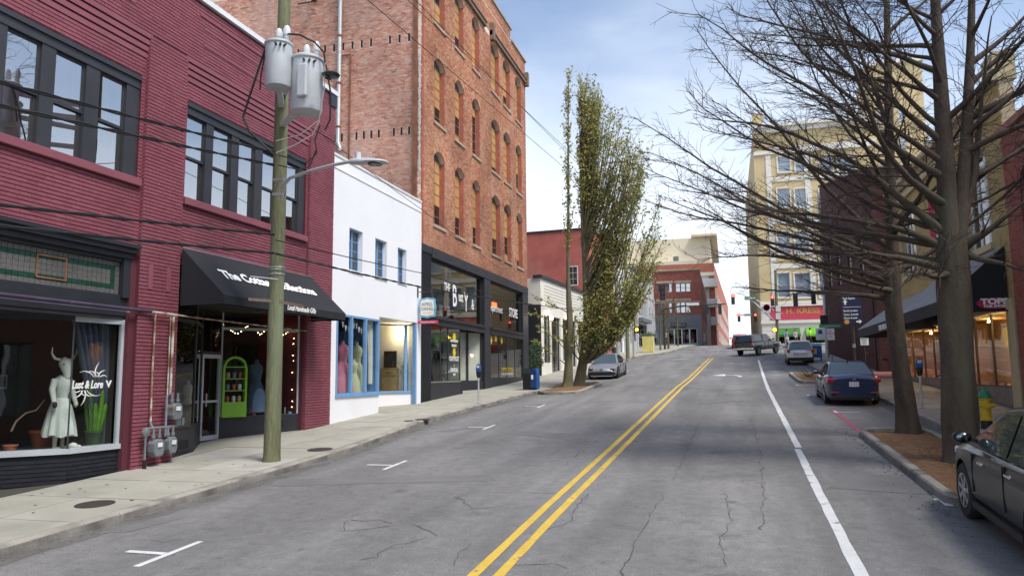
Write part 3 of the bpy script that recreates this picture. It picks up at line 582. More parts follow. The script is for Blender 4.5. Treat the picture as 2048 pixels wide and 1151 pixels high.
def room(parent, m, fr, u0, u1, z0, z1, dback, dfront=-.32, floor='room_floor', name='interior'):
    P = fr.P; mb = MB(); mb.poly([P(u0, z0, dback), P(u0, z1, dback), P(u1, z1, dback), P(u1, z0, dback)]); mb.poly([P(u0, z0, dback), P(u0, z0, dfront), P(u0, z1, dfront), P(u0, z1, dback)]); mb.poly([P(u1, z0, dback), P(u1, z1, dback), P(u1, z1, dfront), P(u1, z0, dfront)]); mb.poly([P(u0, z1, dback), P(u0, z1, dfront), P(u1, z1, dfront), P(u1, z1, dback)])
    o = mb.build(name, m, parent); MB().fb(fr, u0, u1, z0-.08, z0, dback, dfront).build(name+'_floor', floor, parent); return o
def text(parent, name, s, m, fr, u, z, d, size, align='LEFT', xs=1.0, shear=0, bold=0, spacing=1.0, flip=False, ext=.004, label=None, tilt=None):
    cu = bpy.data.curves.new('t', 'FONT'); cu.body = s; cu.size = size; cu.align_x = align; cu.shear = shear; cu.offset = bold; cu.extrude = ext; cu.space_character = spacing; cu.resolution_u = 3
    o = bpy.data.objects.new('t', cu); COL.objects.link(o); dg = bpy.context.evaluated_depsgraph_get(); dg.update(); me = bpy.data.meshes.new_from_object(o.evaluated_get(dg)); bpy.data.objects.remove(o); bpy.data.curves.remove(cu)
    zv = tilt if tilt else Vector((0, 0, 1)); nv = fr.U.cross(zv).normalized(); nv = nv if nv.dot(fr.N) > 0 or tilt else -nv
    b = fr.P(u, z, d); off = Vector((0, 0, 0)); q = parent
    while q is not None: off += q.location; q = q.parent
    k = -1 if flip else 1
    for v in me.vertices: v.co = b-off+fr.U*(v.co.x*xs*k)+zv*v.co.y+nv*v.co.z
    me.name = name; me.materials.clear(); me.materials.append(MAT[m]); r = bpy.data.objects.new(name, me); COL.objects.link(r); r.parent = parent
    if label: r['label'] = label
    return r
# ---------------------------------------------------------------- left side: buildings on the line X = -12.2
FL = Fr((-12.2, 0, 0), (0, 1, 0), (1, 0, 0))
# ---- maroon shop building
rb = thing('brick_building', 'maroon painted brick building with black-framed windows at the left edge', 'building', (-12.2, 12, zg(-12.2, 12)))
W1 = (4.9, 13.08, 6.98, 9.3); W2 = (14.56, 19.84, 6.9, 9.27); S1 = (3, 13.05, -1, 5.5); S2 = (14.5, 19.9, -1, 5.32)
wall(rb, 'wall', 'maroon_mortar', FL, 2, 21.4, -.6, 11.85, [W1, W2, S1, S2], -.35, -.012)
MB().fb(Fr((0, 21.4, 0), (-1, 0, 0), (0, 1, 0)), 12.55, 30, -.5, 11.85, -.3, -.002).build('side_wall', 'maroon_mortar', rb)
MB().fb(Fr((0, 2, 0), (1, 0, 0), (0, -1, 0)), -30, -12.55, -.6, 11.85, -.3, -.002).build('side_wall', 'maroon_mortar', rb)
MB().box(-30, -12.5, 2.3, 21.1, 11.2, 11.3).build('roof', 'charcoal', rb)
pb = dict(ch=.0815, bl=.22, jt=.0185, jv=.005)
bricks(rb, 'maroon_brick', FL, 3, 13.2, 5.5, 9.75, [W1], seed=2, **pb); bricks(rb, 'maroon_brick', FL, 14.42, 19.95, 5.32, 9.75, [W2], seed=3, **pb)
for a, b, s in ((13.2, 14.42, 4), (19.95, 21.4, 5)):
    MB().fb(FL, a+.004, b-.004, -.5, 10.32, -.011, .068).build('pier', 'maroon_mortar', rb)
    bricks(rb, 'maroon_brick', FL, a, b, -.3, 10.32, [], .06, .085, seed=s, indiv=(a, b, .7, 4.3) if s == 4 else (a, b, .9, 2.0), **pb)
    for e in (a, b):                                   # returns of the pier
        fr = Fr((-12.2, e, 0), (1, 0, 0), (0, -1 if e == a else 1, 0)); bricks(rb, 'maroon_brick', fr, -.03, .08, 5.3 if e in (13.2, 19.95) or e == 14.42 else -.3, 10.3, [], -.004, .002, seed=9, **pb)
bricks(rb, 'maroon_brick', Fr((-12.2, 14.42, 0), (1, 0, 0), (0, 1, 0)), -1.2, .085, .2, 5.3, [], -.02, .002, seed=14, **pb); MB().fb(Fr((-12.2, 14.42, 0), (1, 0, 0), (0, 1, 0)), -1.2, -.0, .2, 5.31, -.1, -.008).build('return_wall', 'maroon_mortar', rb)
bricks(rb, 'maroon_brick', Fr((-12.2, 19.95, 0), (1, 0, 0), (0, -1, 0)), -.5, .085, .2, 5.3, [], -.02, .002, seed=15, **pb); MB().fb(Fr((-12.2, 19.95, 0), (1, 0, 0), (0, -1, 0)), -.5, -.0, .2, 5.31, -.1, -.008).build('return_wall', 'maroon_mortar', rb)
MB().fb(FL, 2, 21.4, 10.325, 11.85, -.01, .068).build('parapet', 'maroon_mortar', rb)
bricks(rb, 'maroon_brick', FL, 2, 21.4, 10.33, 11.84, [], .06, .085, seed=6, **pb)
for a, b in ((3, 13.2), (14.42, 19.95)):
    for i in range(4): MB().fb(FL, a-.02*i, b+.02*i, 9.75+i*.15, 9.865+i*.15, -.02, .012+.022*i).build('corbel_course', 'maroon_paint', rb)
    for z in (10.78, 11.2): MB().fb(FL, a+.5, b-.5, z, z+.07, .07, .1).build('brick_band', 'maroon_paint', rb)
    MB().fb(FL, a+.35, b-.35, 11.5, 11.56, .07, .105).build('brick_band', 'maroon_paint', rb)
for u in (13.45, 14.0): MB().fb(FL, u, u+.12, 4.6, 5.15, .08, .1).build('brick_panel', 'maroon_paint', rb)
MB().fb(FL, 2, 21.45, 11.86, 12.0, -.4, .16).build('coping', 'coping', rb); MB().fb(FL, 20.95, 21.42, 11.45, 11.86, -.3, .13).build('coping_end', 'charcoal', rb)
for w_, z in ((W1, 6.98), (W2, 6.9)): MB().fb(FL, w_[0]-.05, w_[1]+.06, z-.17, z-.002, -.2, .085).build('sill', 'maroon_paint', rb, bevel=.01)
def sashes(W, cents, wd):
    MB().fb(FL, W[0], W[1], W[3]-.3, W[3], -.12, -.03).fb(FL, W[0], W[1], W[3]-.12, W[3]-.02, -.03, .01).build('window_head', 'charcoal', rb)
    prev = W[0]
    for c in cents:
        a, b = c-wd/2, c+wd/2
        MB().fb(FL, prev, a, W[2], W[3]-.3, -.14, -.05).build('mullion', 'charcoal', rb); prev = b; mid = W[2]+(W[3]-.3-W[2])*.5
        mb = MB()
        for z0, z1, d in ((mid-.03, W[3]-.3, -.1), (W[2], mid+.035, -.14)):
            mb.fb(FL, a, a+.045, z0, z1, d-.04, d); mb.fb(FL, b-.045, b, z0, z1, d-.04, d); mb.fb(FL, a+.045, b-.045, z0, z0+.06, d-.04, d); mb.fb(FL, a+.045, b-.045, z1-.06, z1, d-.04, d)
        s = mb.build('window', 'charcoal', rb)
        pane(s, 'glass_sky', FL, a+.04, b-.04, mid+.02, W[3]-.34, -.12); pane(s, 'glass_sky', FL, a+.04, b-.04, W[2]+.04, mid, -.16)
        g = MB()                                       # leaded grille and green inner jamb behind the glass
        for i in range(1, 4): u = a+(b-a)*i/4; g.fb(FL, u-.006, u+.006, W[2], W[3]-.3, -.2, -.19)
        for i in range(1, 9): z = W[2]+(W[3]-.3-W[2])*i/9; g.fb(FL, a, b, z-.006, z+.006, -.206, -.191)
        g.build('grille', 'blind', s); MB().fb(FL, b-.1, b-.05, W[2], W[3]-.3, -.3, -.17).build('inner_jamb', 'sage', s)
    MB().fb(FL, prev, W[1], W[2], W[3]-.3, -.14, -.05).build('mullion', 'charcoal', rb)
    room(rb, 'blind', FL, W[0], W[1], W[2]-.1, W[3], -1.1, -.36)
sashes(W1, [5.4, 6.35, 7.32, 8.25, 9.24, 10.27, 11.3, 12.36], .72); sashes(W2, [14.95, 15.95, 16.98, 18.04, 19.17], .72)
# left shop front
MB().fb(FL, 3, 13.06, 5.2, 5.32, -.3, .02).fb(FL, 3, 13.12, 5.32, 5.42, -.3, .1).fb(FL, 3, 13.15, 5.42, 5.5, -.3, .15).build('cornice', 'black_paint', rb)
MB().fb(FL, 12.86, 13.06, 4.36, 5.2, -.3, -.02).fb(FL, 3, 12.86, 5.12, 5.2, -.3, -.06).build('transom_frame', 'black_paint', rb)
tr = MB().fb(FL, 3, 12.86, 4.42, 5.12, -.22, -.14).build('transom', 'prism_glass', rb); tg = []
pt = MB().fb(FL, 0, .108, 0, .092, -.01, .012)
src = {}
def tile(m, u, z):
    if m not in src:
        o = MB().fb(Fr((0, 0, 0), (0, 1, 0), (1, 0, 0)), 0, .108, 0, .092, 0, .014).build('tile', m, tr, world=False); src[m] = o
    else: o = inst(src[m], 'tile', tr, (0, 0, 0))
    o.location = FL.P(u, z, -.14)-rb.location
for i in range(34):
    u = 12.74-i*.118
    for j in range(7):
        z = 4.43+j*.0985
        tile('prism_green' if (j in (1, 5) and i > 0) or (i == 1 and 0 < j < 6) else 'prism_glass', u, z)
for mt_, pick in (('prism_green', lambda j: j in (1, 5)), ('prism_glass', lambda j: j not in (1, 5))):   # tiles beyond the picture's left edge
    mb = MB()
    for i in range(34, 82):
        for j in range(7):
            if pick(j): mb.fb(FL, 12.74-i*.118, 12.848-i*.118, 4.43+j*.0985, 4.522+j*.0985, -.14, -.126)
    mb.build('tiles', mt_, rb, kind='stuff')
MB().fb(FL, 10.85, 10.88, 4.55, 5.0, -.13, -.11).fb(FL, 11.5, 11.53, 4.55, 5.0, -.13, -.11).fb(FL, 10.85, 11.53, 4.97, 5.0, -.13, -.105).fb(FL, 10.85, 11.53, 4.55, 4.58, -.13, -.105).build('vent_frame', 'rust', rb)
MB().fb(FL, 3, 13.05, 3.98, 4.42, -.3, -.08).build('beam', 'black_paint', rb)
MB().fb(FL, 3, 13.0, 3.9, 3.98, -2.6, -.1).build('soffit', 'black_paint', rb)
cor = (-12.42, 11.9); rgt = (-12.3, 13.08); lft = (-14.4, 9.7)
A_ = Fr((cor[0], cor[1], 0), (rgt[0]-cor[0], rgt[1]-cor[1], 0)); la = math.hypot(rgt[0]-cor[0], rgt[1]-cor[1]); B_ = Fr((lft[0], lft[1], 0), (cor[0]-lft[0], cor[1]-lft[1], 0)); lb = math.hypot(cor[0]-lft[0], cor[1]-lft[1])
zb = 1.22
for fr, l, hid in ((A_, la, 'a'), (B_, lb, 'b')):
    MB().fb(fr, 0, l, .2, zb, -.24, -.012).build('bulkhead', 'black_mortar', rb); bricks(rb, 'black_brick', fr, 0, l, .25, zb, [], -.03, 0, seed=21, one='bulkhead_bricks', **pb)
    MB().fb(fr, -.02, l+.02, zb, zb+.1, -.25, .05).build('window_sill', 'grey_frame', rb)
f = MB().fb(A_, la-.1, la, zb+.1, 3.9, -.08, .0).fb(A_, 0, la-.1, 3.8, 3.9, -.08, 0).build('window', 'grey_frame', rb); pane(f, 'glass', A_, 0, la-.08, zb+.1, 3.85, -.04)
f = MB().fb(B_, 0, .1, zb+.1, 3.9, -.08, 0).fb(B_, .1, lb, 3.82, 3.9, -.08, 0).fb(B_, lb-.03, lb, zb+.1, 3.82, -.03, 0).build('window', 'charcoal', rb); pane(f, 'glass', B_, .08, lb-.01, zb+.1, 3.85, -.04)
MB().prism([(lft[0]+.1, lft[1]+.25, 1.1), (cor[0]-.08, cor[1]-.02, 1.1), (rgt[0]-.1, rgt[1]-.05, 1.1), (-15.1, 13.0, 1.1), (-15.1, 10, 1.1)], (0, 0, .16)).build('display_floor', 'dark_wood', rb, fix=True)
MB().poly([(-15.2, 13.04, .9), (-15.2, 13.04, 4), (-12.5, 13.04, 4), (-12.5, 13.04, .9)]).poly([(-15.2, 8, .9), (-15.2, 13.04, .9), (-15.2, 13.04, 4), (-15.2, 8, 4)]).poly([(-15.2, 8, 4), (-12.5, 8, 4), (-12.5, 13.04, 4), (-15.2, 13.04, 4)]).build('interior', 'room_dark', rb)
MB().box(-13.05, -12.36, 13.05, 13.2, -.2, 5.2).build('jamb', 'black_paint', rb)
# window lettering, as read in the photograph
text(rb, 'lettering', 'Lust & Lore', 'letter_white', A_, .02, 2.48, -.03, .22, xs=.66, shear=.25, bold=.006)
for cx, cz, rot in ((.5, 2.7, 0), (.36, 2.44, math.pi)):
    for i in range(6):
        hd = R_(118)+rot-R_(13)*i; L_ = .36-.035*i; uu, zz_ = cx+(.03*i)*(1 if rot == 0 else -1), cz; pts = [(uu, zz_)]
        for j in range(9): hd += R_(9+2.2*i)*(1 if i % 2 == 0 else -.55); uu += math.cos(hd)*L_/9; zz_ += math.sin(hd)*L_/9; pts.append((uu, zz_))
        MB().tube([A_.P(u, z, -.028) for u, z in pts], [.003+.008*math.sin(math.pi*min(1, j/9+.12)) for j in range(10)], 4).build('flourish', 'letter_white', rb)
text(rb, 'lettering', 'V', 'letter_white', A_, .8, 2.49, -.03, .2, bold=.006)
# ---- things in the left window
def pot(name, lab, x, y, z, r, h, m, cat='plant pot'):
    o = MB().lathe([(r*.7, 0), (r*.95, h*.85), (r*1.05, h*.86), (r*1.05, h), (r*.9, h), (r*.85, h*.8), (.01, h*.78)], (0, 0, 0), 14).build(name, m, None, smooth=40); o.location = (x, y, z); return tag(o, lab, cat)
zf = zb+.04
man = thing('mannequin', 'white-dressed display mannequin with a horned cow skull for a head in the left shop window', 'mannequin', (-13.0, atX(122, 800, -13.0).y, zf))
def place_lathe(t, name, m, prof, c=(0, 0), sy=.7, n=18): return MB().lathe(prof, (t.location.x+c[0], t.location.y+c[1], t.location.z), n, sy=sy).build(name, m, t, smooth=50)
sk_ = place_lathe(man, 'skirt', 'dress_white', [(.34, .28), (.325, .42), (.3, .55), (.27, .7), (.23, .85), (.15, 1.02), (.01, 1.04)], sy=.75, n=54)
for v_ in sk_.data.vertices: th_ = math.atan2(v_.co.y, v_.co.x); k_ = max(0, (1-v_.co.z)); v_.co.x *= 1+.16*k_*math.cos(9*th_); v_.co.y *= 1+.16*k_*math.cos(9*th_); v_.co.z += (.05*math.cos(5*th_)*k_*k_ if v_.co.z < .5 else 0)
if True: pass; place_lathe(man, 'bodice', 'dress_white', [(.14, 1.0), (.15, 1.1), (.19, 1.25), (.2, 1.36), (.13, 1.44), (.06, 1.48), (.01, 1.49)])
bx, by, bz = man.location
for s in (-1, 1):
    MB().tube([(bx, by+s*.09, bz+.0), (bx, by+s*.09, bz+.12), (bx, by+s*.08, bz+.33), (bx, by+s*.09, bz+.7)], [.035, .04, .055, .07], 10).ball((bx+.06, by+s*.1, bz+.035), (.1, .045, .035)).build('leg', 'mannequin_skin', man, smooth=60)
    MB().tube([(bx, by+s*.17, bz+1.4), (bx+.02, by+s*.24, bz+1.2), (bx+.1, by+s*.25, bz+.95)], [.065, .06, .045], 9).build('sleeve', 'dress_white', man, smooth=60); MB().ball((bx+.12, by+s*.25, bz+.9), (.05, .04, .07)).build('hand', 'cloth_dark' if s < 0 else 'mannequin_skin', man, smooth=60)
sk = MB().tube([(bx, by, bz+1.82), (bx+.05, by, bz+1.74), (bx+.09, by, bz+1.62), (bx+.12, by, bz+1.48), (bx+.13, by, bz+1.42)], [.06, .125, .1, .06, .045], 12).build('skull', 'bone', man, smooth=60)
for s in (-1, 1):
    MB().tube([(bx+.02, by+s*.1, bz+1.8), (bx+.02, by+s*.22, bz+1.82), (bx+.02, by+s*.3, bz+1.92), (bx+.02, by+s*.29, bz+2.05)], [.03, .026, .018, .004], 8).build('horn', 'bone', sk, smooth=60); MB().ball((bx+.11, by+s*.075, bz+1.7), (.03, .03, .03)).build('eye_socket', 'cloth_dark', sk)
cac = thing('potted_cactus', 'bright green columnar cactus in a dark pot in the left shop window', 'plant', (-12.68, 12.76, zf))
MB().lathe([(.13, 0), (.17, .3), (.18, .31), (.18, .34), (.15, .34), (.01, .3)], cac.location, 14).build('pot', 'leaf_dark', cac, smooth=40)
for i in range(9):
    a = i*.7; h = random.uniform(.55, 1.15); r = .05; b = Vector((math.cos(a)*.09, math.sin(a)*.09, .3)); t = b+Vector((math.cos(a)*.09, math.sin(a)*.12, h))
    mb = MB().tube([cac.location+b, cac.location+b.lerp(t, .5)+Vector((0, 0, 0)), cac.location+b.lerp(t, .92), cac.location+t], [r*.9, r, r*.85, .012], 6); mb.build('cactus_stem', 'leaf_bright', cac, smooth=30)
pot('flower_pot', 'large terracotta pot behind the skull-headed mannequin', -13.7, atX(88, 850, -13.7).y, zf, .26, .36, 'terracotta'); pot('flower_pot', 'small terracotta pot at the left edge of the left shop window', -13.35, atX(22, 870, -13.35).y, zf, .13, .16, 'terracotta')
br = MB().tube([atX(x_, y_, -13.3) for x_, y_ in ((22, 862), (32, 842), (52, 825), (72, 820), (90, 798))], [.02, .018, .016, .014, .008], 6).build('dry_branch', 'old_wood', None); tag(br, 'bare pale branch arching up from the small terracotta pot', 'branch')
s2 = MB().ball((-12.72, 12.3, zf+.07), (.1, .08, .07)).ball((-12.66, 12.38, zf+.045), (.06, .05, .045)).build('animal_skull', 'bone', None, smooth=60); tag(s2, 'small white skull lying at the foot of the dressed mannequin', 'skull')
cur = MB()
for s_, (u0, u1) in enumerate(((.15, 1.0),)):
    n = 40
    for i in range(n+1):
        t = i/n; uu = la-.12-t*.95; top = A_.P(uu, 3.8, -.28-.05*math.sin(t*42)); mid = A_.P(la-.12-t*.55, 2.45, -.28-.04*math.sin(t*42)); bot = A_.P(la-.12-t*.28, 1.3, -.3-.03*math.sin(t*42)); cur.v += [tuple(top), tuple(mid), tuple(bot)]
    for i in range(n): a = i*3; cur.f += [(a, a+3, a+4, a+1), (a+1, a+4, a+5, a+2)]
tag(cur.build('curtain', 'curtain_blue', None, smooth=60), 'grey-blue gathered curtain at the right of the left shop window', 'curtain')
def picture(lab, y, z, w, h):
    t = thing('picture_frame', lab, 'picture', (-15.17, y, z)); fr = Fr((-15.19, 0, 0), (0, 1, 0), (1, 0, 0))
    MB().fb(fr, y-w/2, y+w/2, z-h/2, z-h/2+.05, 0, .04).fb(fr, y-w/2, y+w/2, z+h/2-.05, z+h/2, 0, .04).fb(fr, y-w/2, y-w/2+.05, z-h/2, z+h/2, 0, .04).fb(fr, y+w/2-.05, y+w/2, z-h/2, z+h/2, 0, .04).build('frame', 'cloth_dark', t); MB().fb(fr, y-w/2+.05, y+w/2-.05, z-h/2+.05, z+h/2-.05, 0, .015).build('mount', 'blind', t); MB().fb(fr, y-w/4, y+w/4, z-h/3.5, z+h/3.5, .015, .02).build('print', 'room_dark', t)
picture('large framed print on the back wall of the left shop window', 12.25, 3.0, .5, .68); picture('small framed print lower on the back wall of the left shop window', 12.72, 2.62, .34, .4)
# ---- right shop front of the maroon building (recessed, under the awning)
P0 = (-12.35, 14.45); P1 = (-12.62, 15.75); P2 = (-13.55, 17.15); P3 = (-13.62, 18.0); P4 = (-12.32, 19.9)
def seg(a, b): return Fr((a[0], a[1], 0), (b[0]-a[0], b[1]-a[1], 0)), math.hypot(b[0]-a[0], b[1]-a[1])
s1, l1 = seg(P0, P1); s2_, l2 = seg(P1, P2); s3, l3 = seg(P2, P3); s4, l4 = seg(P3, P4)
for fr, l, z in ((s1, l1, 1.53), (s2_, l2, 1.53), (s4, l4, 1.6)): MB().fb(fr, 0, l, .3, z, -.25, 0).build('bulkhead', 'black_paint', rb, bevel=.02)
MB().fb(s1, .5, 1.05, 1.0, 1.2, -.05, .01).build('vent', 'room_black', rb); MB().fb(s1, .48, 1.07, .96, 1.0, -.02, .05).build('vent_lip', 'black_paint', rb); MB().fb(s4, 1.35, 1.85, 1.22, 1.42, -.05, .01).build('vent', 'room_black', rb)
for fr, l, z in ((s1, l1, 1.53), (s2_, l2, 1.53), (s4, l4, 1.6)):
    f = MB().fb(fr, 0, .04, z, 4.5, -.06, -.01).fb(fr, l-.05, l, z, 4.5, -.06, -.01).fb(fr, .04, l-.05, 4.0, 4.08, -.06, -.01).build('window', 'charcoal' if fr is not s4 else 'grey_frame', rb); pane(f, 'glass_shop', fr, .02, l-.02, z, 4.5, -.035)
d = MB().fb(s3, 0, .07, 1.0, 3.3, -.08, 0).fb(s3, l3-.07, l3, 1.0, 3.3, -.08, 0).fb(s3, .07, l3-.07, 3.2, 3.3, -.08, 0).fb(s3, .07, l3-.07, 1.0, 1.12, -.08, 0).fb(s3, .07, l3-.07, 2.0, 2.06, -.07, 0).build('door', 'grey_frame', rb); pane(d, 'glass_shop', s3, .07, l3-.07, 1.1, 3.2, -.04); MB().bar(s3.P(.14, 1.9, .05), s3.P(.14, 2.25, .05), .03).build('handle', 'alu', d)
f = MB().fb(s3, 0, l3, 3.3, 3.38, -.07, 0).build('door_transom', 'charcoal', rb); pane(f, 'glass_shop', s3, 0, l3, 3.38, 4.5, -.04)
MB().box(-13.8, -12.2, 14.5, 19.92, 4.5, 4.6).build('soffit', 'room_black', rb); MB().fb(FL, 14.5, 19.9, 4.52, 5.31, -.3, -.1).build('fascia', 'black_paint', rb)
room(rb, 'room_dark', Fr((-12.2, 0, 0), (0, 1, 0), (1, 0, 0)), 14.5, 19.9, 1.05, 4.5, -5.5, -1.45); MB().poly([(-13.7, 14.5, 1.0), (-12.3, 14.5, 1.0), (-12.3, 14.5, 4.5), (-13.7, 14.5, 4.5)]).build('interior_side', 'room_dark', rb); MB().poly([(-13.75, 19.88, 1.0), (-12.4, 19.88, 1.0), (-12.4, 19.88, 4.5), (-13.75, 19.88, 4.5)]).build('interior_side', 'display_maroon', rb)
MB().prism([(P0[0], P0[1], 1.45), (P1[0], P1[1], 1.45), (P2[0], P2[1], 1.45), (-14.2, 14.6, 1.45)], (0, 0, .05)).build('display_floor', 'dark_wood', rb); MB().prism([(P3[0]-.03, P3[1], 1.52), (P4[0]-.05, P4[1], 1.52), (-14.6, 19.85, 1.52), (-14.6, 18.0, 1.52)][::-1], (0, 0, .05)).build('display_floor', 'dark_wood', rb)
text(rb, 'lettering', 'THANKFUL', 'letter_brown', s4, .12, 1.66, -.02, .22, xs=.95, bold=.012)
# awning
aw = thing('awning', 'black fabric awning lettered in white over the right shop of the maroon building', 'awning', (-12.2, 17.3, 4.5))
a0, a1 = 14.47, 20.12; T = (.09, 5.66); Fp = (1.27, 4.53)
MB().poly([FL.P(a0, T[1], T[0]), FL.P(a0, Fp[1], Fp[0]), FL.P(a1, Fp[1], Fp[0]), FL.P(a1, T[1], T[0])]).build('canopy', 'awning_black', aw)
for u in (a0, a1): MB().poly([FL.P(u, T[1], T[0]), FL.P(u, Fp[1], T[0]), FL.P(u, Fp[1], Fp[0])]).poly([FL.P(u, Fp[1], T[0]), FL.P(u, Fp[1]-.2, T[0]), FL.P(u, Fp[1]-.2, Fp[0]), FL.P(u, Fp[1], Fp[0])]).build('end_panel', 'awning_black', aw)
vb = MB(); n = 60
for i in range(n+1): u = a0+(a1-a0)*i/n; vb.v += [tuple(FL.P(u, Fp[1], Fp[0]+.004)), tuple(FL.P(u, Fp[1]-.2, Fp[0]+.012*math.sin(i*.9)))]
vb.f = [(2*i, 2*i+1, 2*i+3, 2*i+2) for i in range(n)]; vb.build('valance', 'awning_black', aw, smooth=60)
sl = (FL.P(0, T[1], T[0])-FL.P(0, Fp[1], Fp[0])).normalized()
text(aw, 'lettering', 'The Cottage Collections', 'letter_white', FL, a0+.62, 5.02, .79, .44, xs=.96, bold=.016, tilt=sl, shear=.08)
text(aw, 'lettering', 'Local Handmade Gifts', 'letter_white', FL, 17.0, 4.4, 1.285, .2, xs=.78, shear=.3, bold=.004)
for u in (a0+.03, a1-.03, (a0+a1)/2): MB().bar(FL.P(u, 4.4, .09), FL.P(u, 4.4, 1.25), .025).bar(FL.P(u, 5.6, .1), FL.P(u, 4.5, 1.25), .025).build('awning_frame', 'alu', aw)
MB().bar(FL.P(a0, 5.685, .095), FL.P(a1, 5.685, .095), .03).build('awning_rail', 'alu', aw)
# things in the right shop
def form(name, lab, x, y, z, m, h=.75, sc=1.0, skirt=None, cat='mannequin', stand=True):
    t = thing(name, lab, cat, (x, y, z)); zz = .35*sc if stand else 0
    if stand: place_lathe(t, 'stand', 'dark_wood', [(.13*sc, 0), (.12*sc, .03), (.018, .04), (.018, zz+.05)], sy=1)
    if skirt: place_lathe(t, 'skirt', skirt, [(.3*sc, zz-.25*sc if zz > .3*sc else 0), (.25*sc, zz+.2*sc), (.13*sc, zz+.5*sc), (.01, zz+.51*sc)], sy=.85)
    place_lathe(t, 'torso', m, [(.05*sc, zz+.3*sc), (.16*sc, zz+.32*sc), (.12*sc, zz+.5*sc), (.14*sc, zz+.65*sc), (.18*sc, zz+.8*sc), (.15*sc, zz+.9*sc), (.06*sc, zz+.97*sc), (.05*sc, zz+1.05*sc), (.01, zz+1.06*sc)]); return t
form('dress_form', 'cream dress form standing in the narrow window left of the shop door', -13.05, 16.0, 1.5, 'mannequin_skin', sc=.78)
form('mannequin', 'mannequin in a denim blue dress in the string-lit window', -13.2, 19.05, 1.57, 'denim', sc=1.15, skirt='denim')
gc = thing('display_cabinet', 'lime green arched display cabinet in the string-lit window', 'cabinet', (-13.4, 18.3, 1.57)); cx, cy, cz = gc.location
fr = Fr((cx, cy, cz), (.565, .825, 0)); fr2 = fr
arch = [(-.34+.68*i/12, 1.35+math.sqrt(max(0, .34**2-(-.34+.68*i/12)**2))) for i in range(13)]
MB().fb(fr, -.34, -.28, 0, 1.35, -.12, .1).fb(fr, .28, .34, 0, 1.35, -.12, .1).fb(fr, -.28, .28, 0, .42, -.12, .1).build('frame', 'lime_paint', gc)
ab = MB()
for (u0, z0), (u1, z1) in zip(arch, arch[1:]):
    q = lambda u, z, k: (u*k, 1.35+(z-1.35)*k); i0, i1 = q(u0, z0, .83), q(u1, z1, .83); ab.prism([fr.P(u0, z0, -.12), fr.P(u1, z1, -.12), fr.P(*i1, -.12), fr.P(*i0, -.12)], fr.N*.22)
ab.build('arch', 'lime_paint', gc)
MB().fb(fr, -.3, .3, .4, 1.62, -.13, -.11).build('back_panel', 'room_dark', gc)
for z in (.72, 1.05, 1.38): MB().fb(fr, -.28, .28, z, z+.025, -.11, .09).build('shelf', 'lime_paint', gc)
k = 0
for z in (.42, .75, 1.08):
    for u in (-.17, .0, .16):
        m = ('terracotta', 'blind', 'pine_wood', 'denim')[k % 4]; o = MB().lathe([(.05, 0), (.055, .12), (.04, .16), (.03, .17)], (0, 0, 0), 10).build('jar', m, None, smooth=40); o.location = fr.P(u, z, 0); k += 1
        tag(o, ('bottom', 'middle', 'top')[int((z-.4)/.33)]+' shelf jar, '+('left', 'centre', 'right')[(k-1) % 3]+', in the lime green cabinet', 'jar', 'jars in the green cabinet')
lt = thing('string_lights', 'warm fairy lights strung round the edge of the right shop window', 'string lights', s4.P(l4/2, 4.2, -.15))
wp = [s4.P(.08+(l4-.2)*t, 4.18-.22*abs(math.sin(t*9.4))-.03*math.sin(t*40), -.15+.05*math.sin(t*31)) for t in [i/60 for i in range(61)]]+[s4.P(l4-.12+.03*math.sin(i*2), 4.1-i*.085, -.15) for i in range(28)]
MB().tube(wp, .004, 4).build('cord', 'wire', lt)
for i, p in enumerate(wp):
    if i % 2 == 0: MB().ball(p-Vector((0, 0, .02)), .0115, 6, 4).build('bulb', 'bulb_warm', lt)
stl = thing('side_table', 'pale wooden table behind the glass beside the green cabinet', 'table', s4.P(1.15, 1.57, -.45)); q = stl.location
MB().box(q.x-.22, q.x+.22, q.y-.3, q.y+.3, q.z+.6, q.z+.64).build('table_top', 'blind', stl)
for sx in (-.19, .19):
    for sy in (-.26, .26): MB().box(q.x+sx-.02, q.x+sx+.02, q.y+sy-.02, q.y+sy+.02, q.z, q.z+.6).build('leg', 'blind', stl)
def trinket(lab, p, s, m, name='gift_box', cat='box'):
    o = MB().box(-s[0]/2, s[0]/2, -s[1]/2, s[1]/2, 0, s[2]).build(name, m, None, bevel=.006); o.location = p; o.rotation_euler[2] = .6; tag(o, lab, cat)
trinket('pink card box on the sill of the string-lit window', s4.P(1.02, 1.57, -.12), (.1, .16, .14), 'pink'); trinket('white card leaning by the right end of the string-lit window', s4.P(1.95, 1.57, -.14), (.03, .14, .22), 'sign_white', 'greeting_card', 'card'); trinket('pale blue box at the right corner of the string-lit window', s4.P(2.08, 1.57, -.1), (.1, .14, .08), 'sign_blue')
trinket('grey box with a yellow card in the string-lit window', s4.P(1.72, 1.57, -.35), (.24, .3, .42), 'room_dark'); trinket('print of pink lips leaning in the narrow left window', (-12.75, 14.95, 1.5), (.04, .28, .36), 'pink', 'art_print', 'picture'); trinket('small blue box on the narrow left window sill', (-12.8, 15.42, 1.5), (.1, .14, .16), 'sign_blue'); trinket('cream card on the narrow left window sill', (-12.82, 15.6, 1.5), (.04, .14, .2), 'curtain_white', 'greeting_card', 'card')
gch = thing('garden_chair', 'small green wire chair in the narrow window left of the shop door', 'chair', (-13.2, 15.35, 1.5)); q = gch.location
MB().box(q.x-.16, q.x+.16, q.y-.16, q.y+.16, q.z+.26, q.z+.28).build('seat', 'lime_paint', gch)
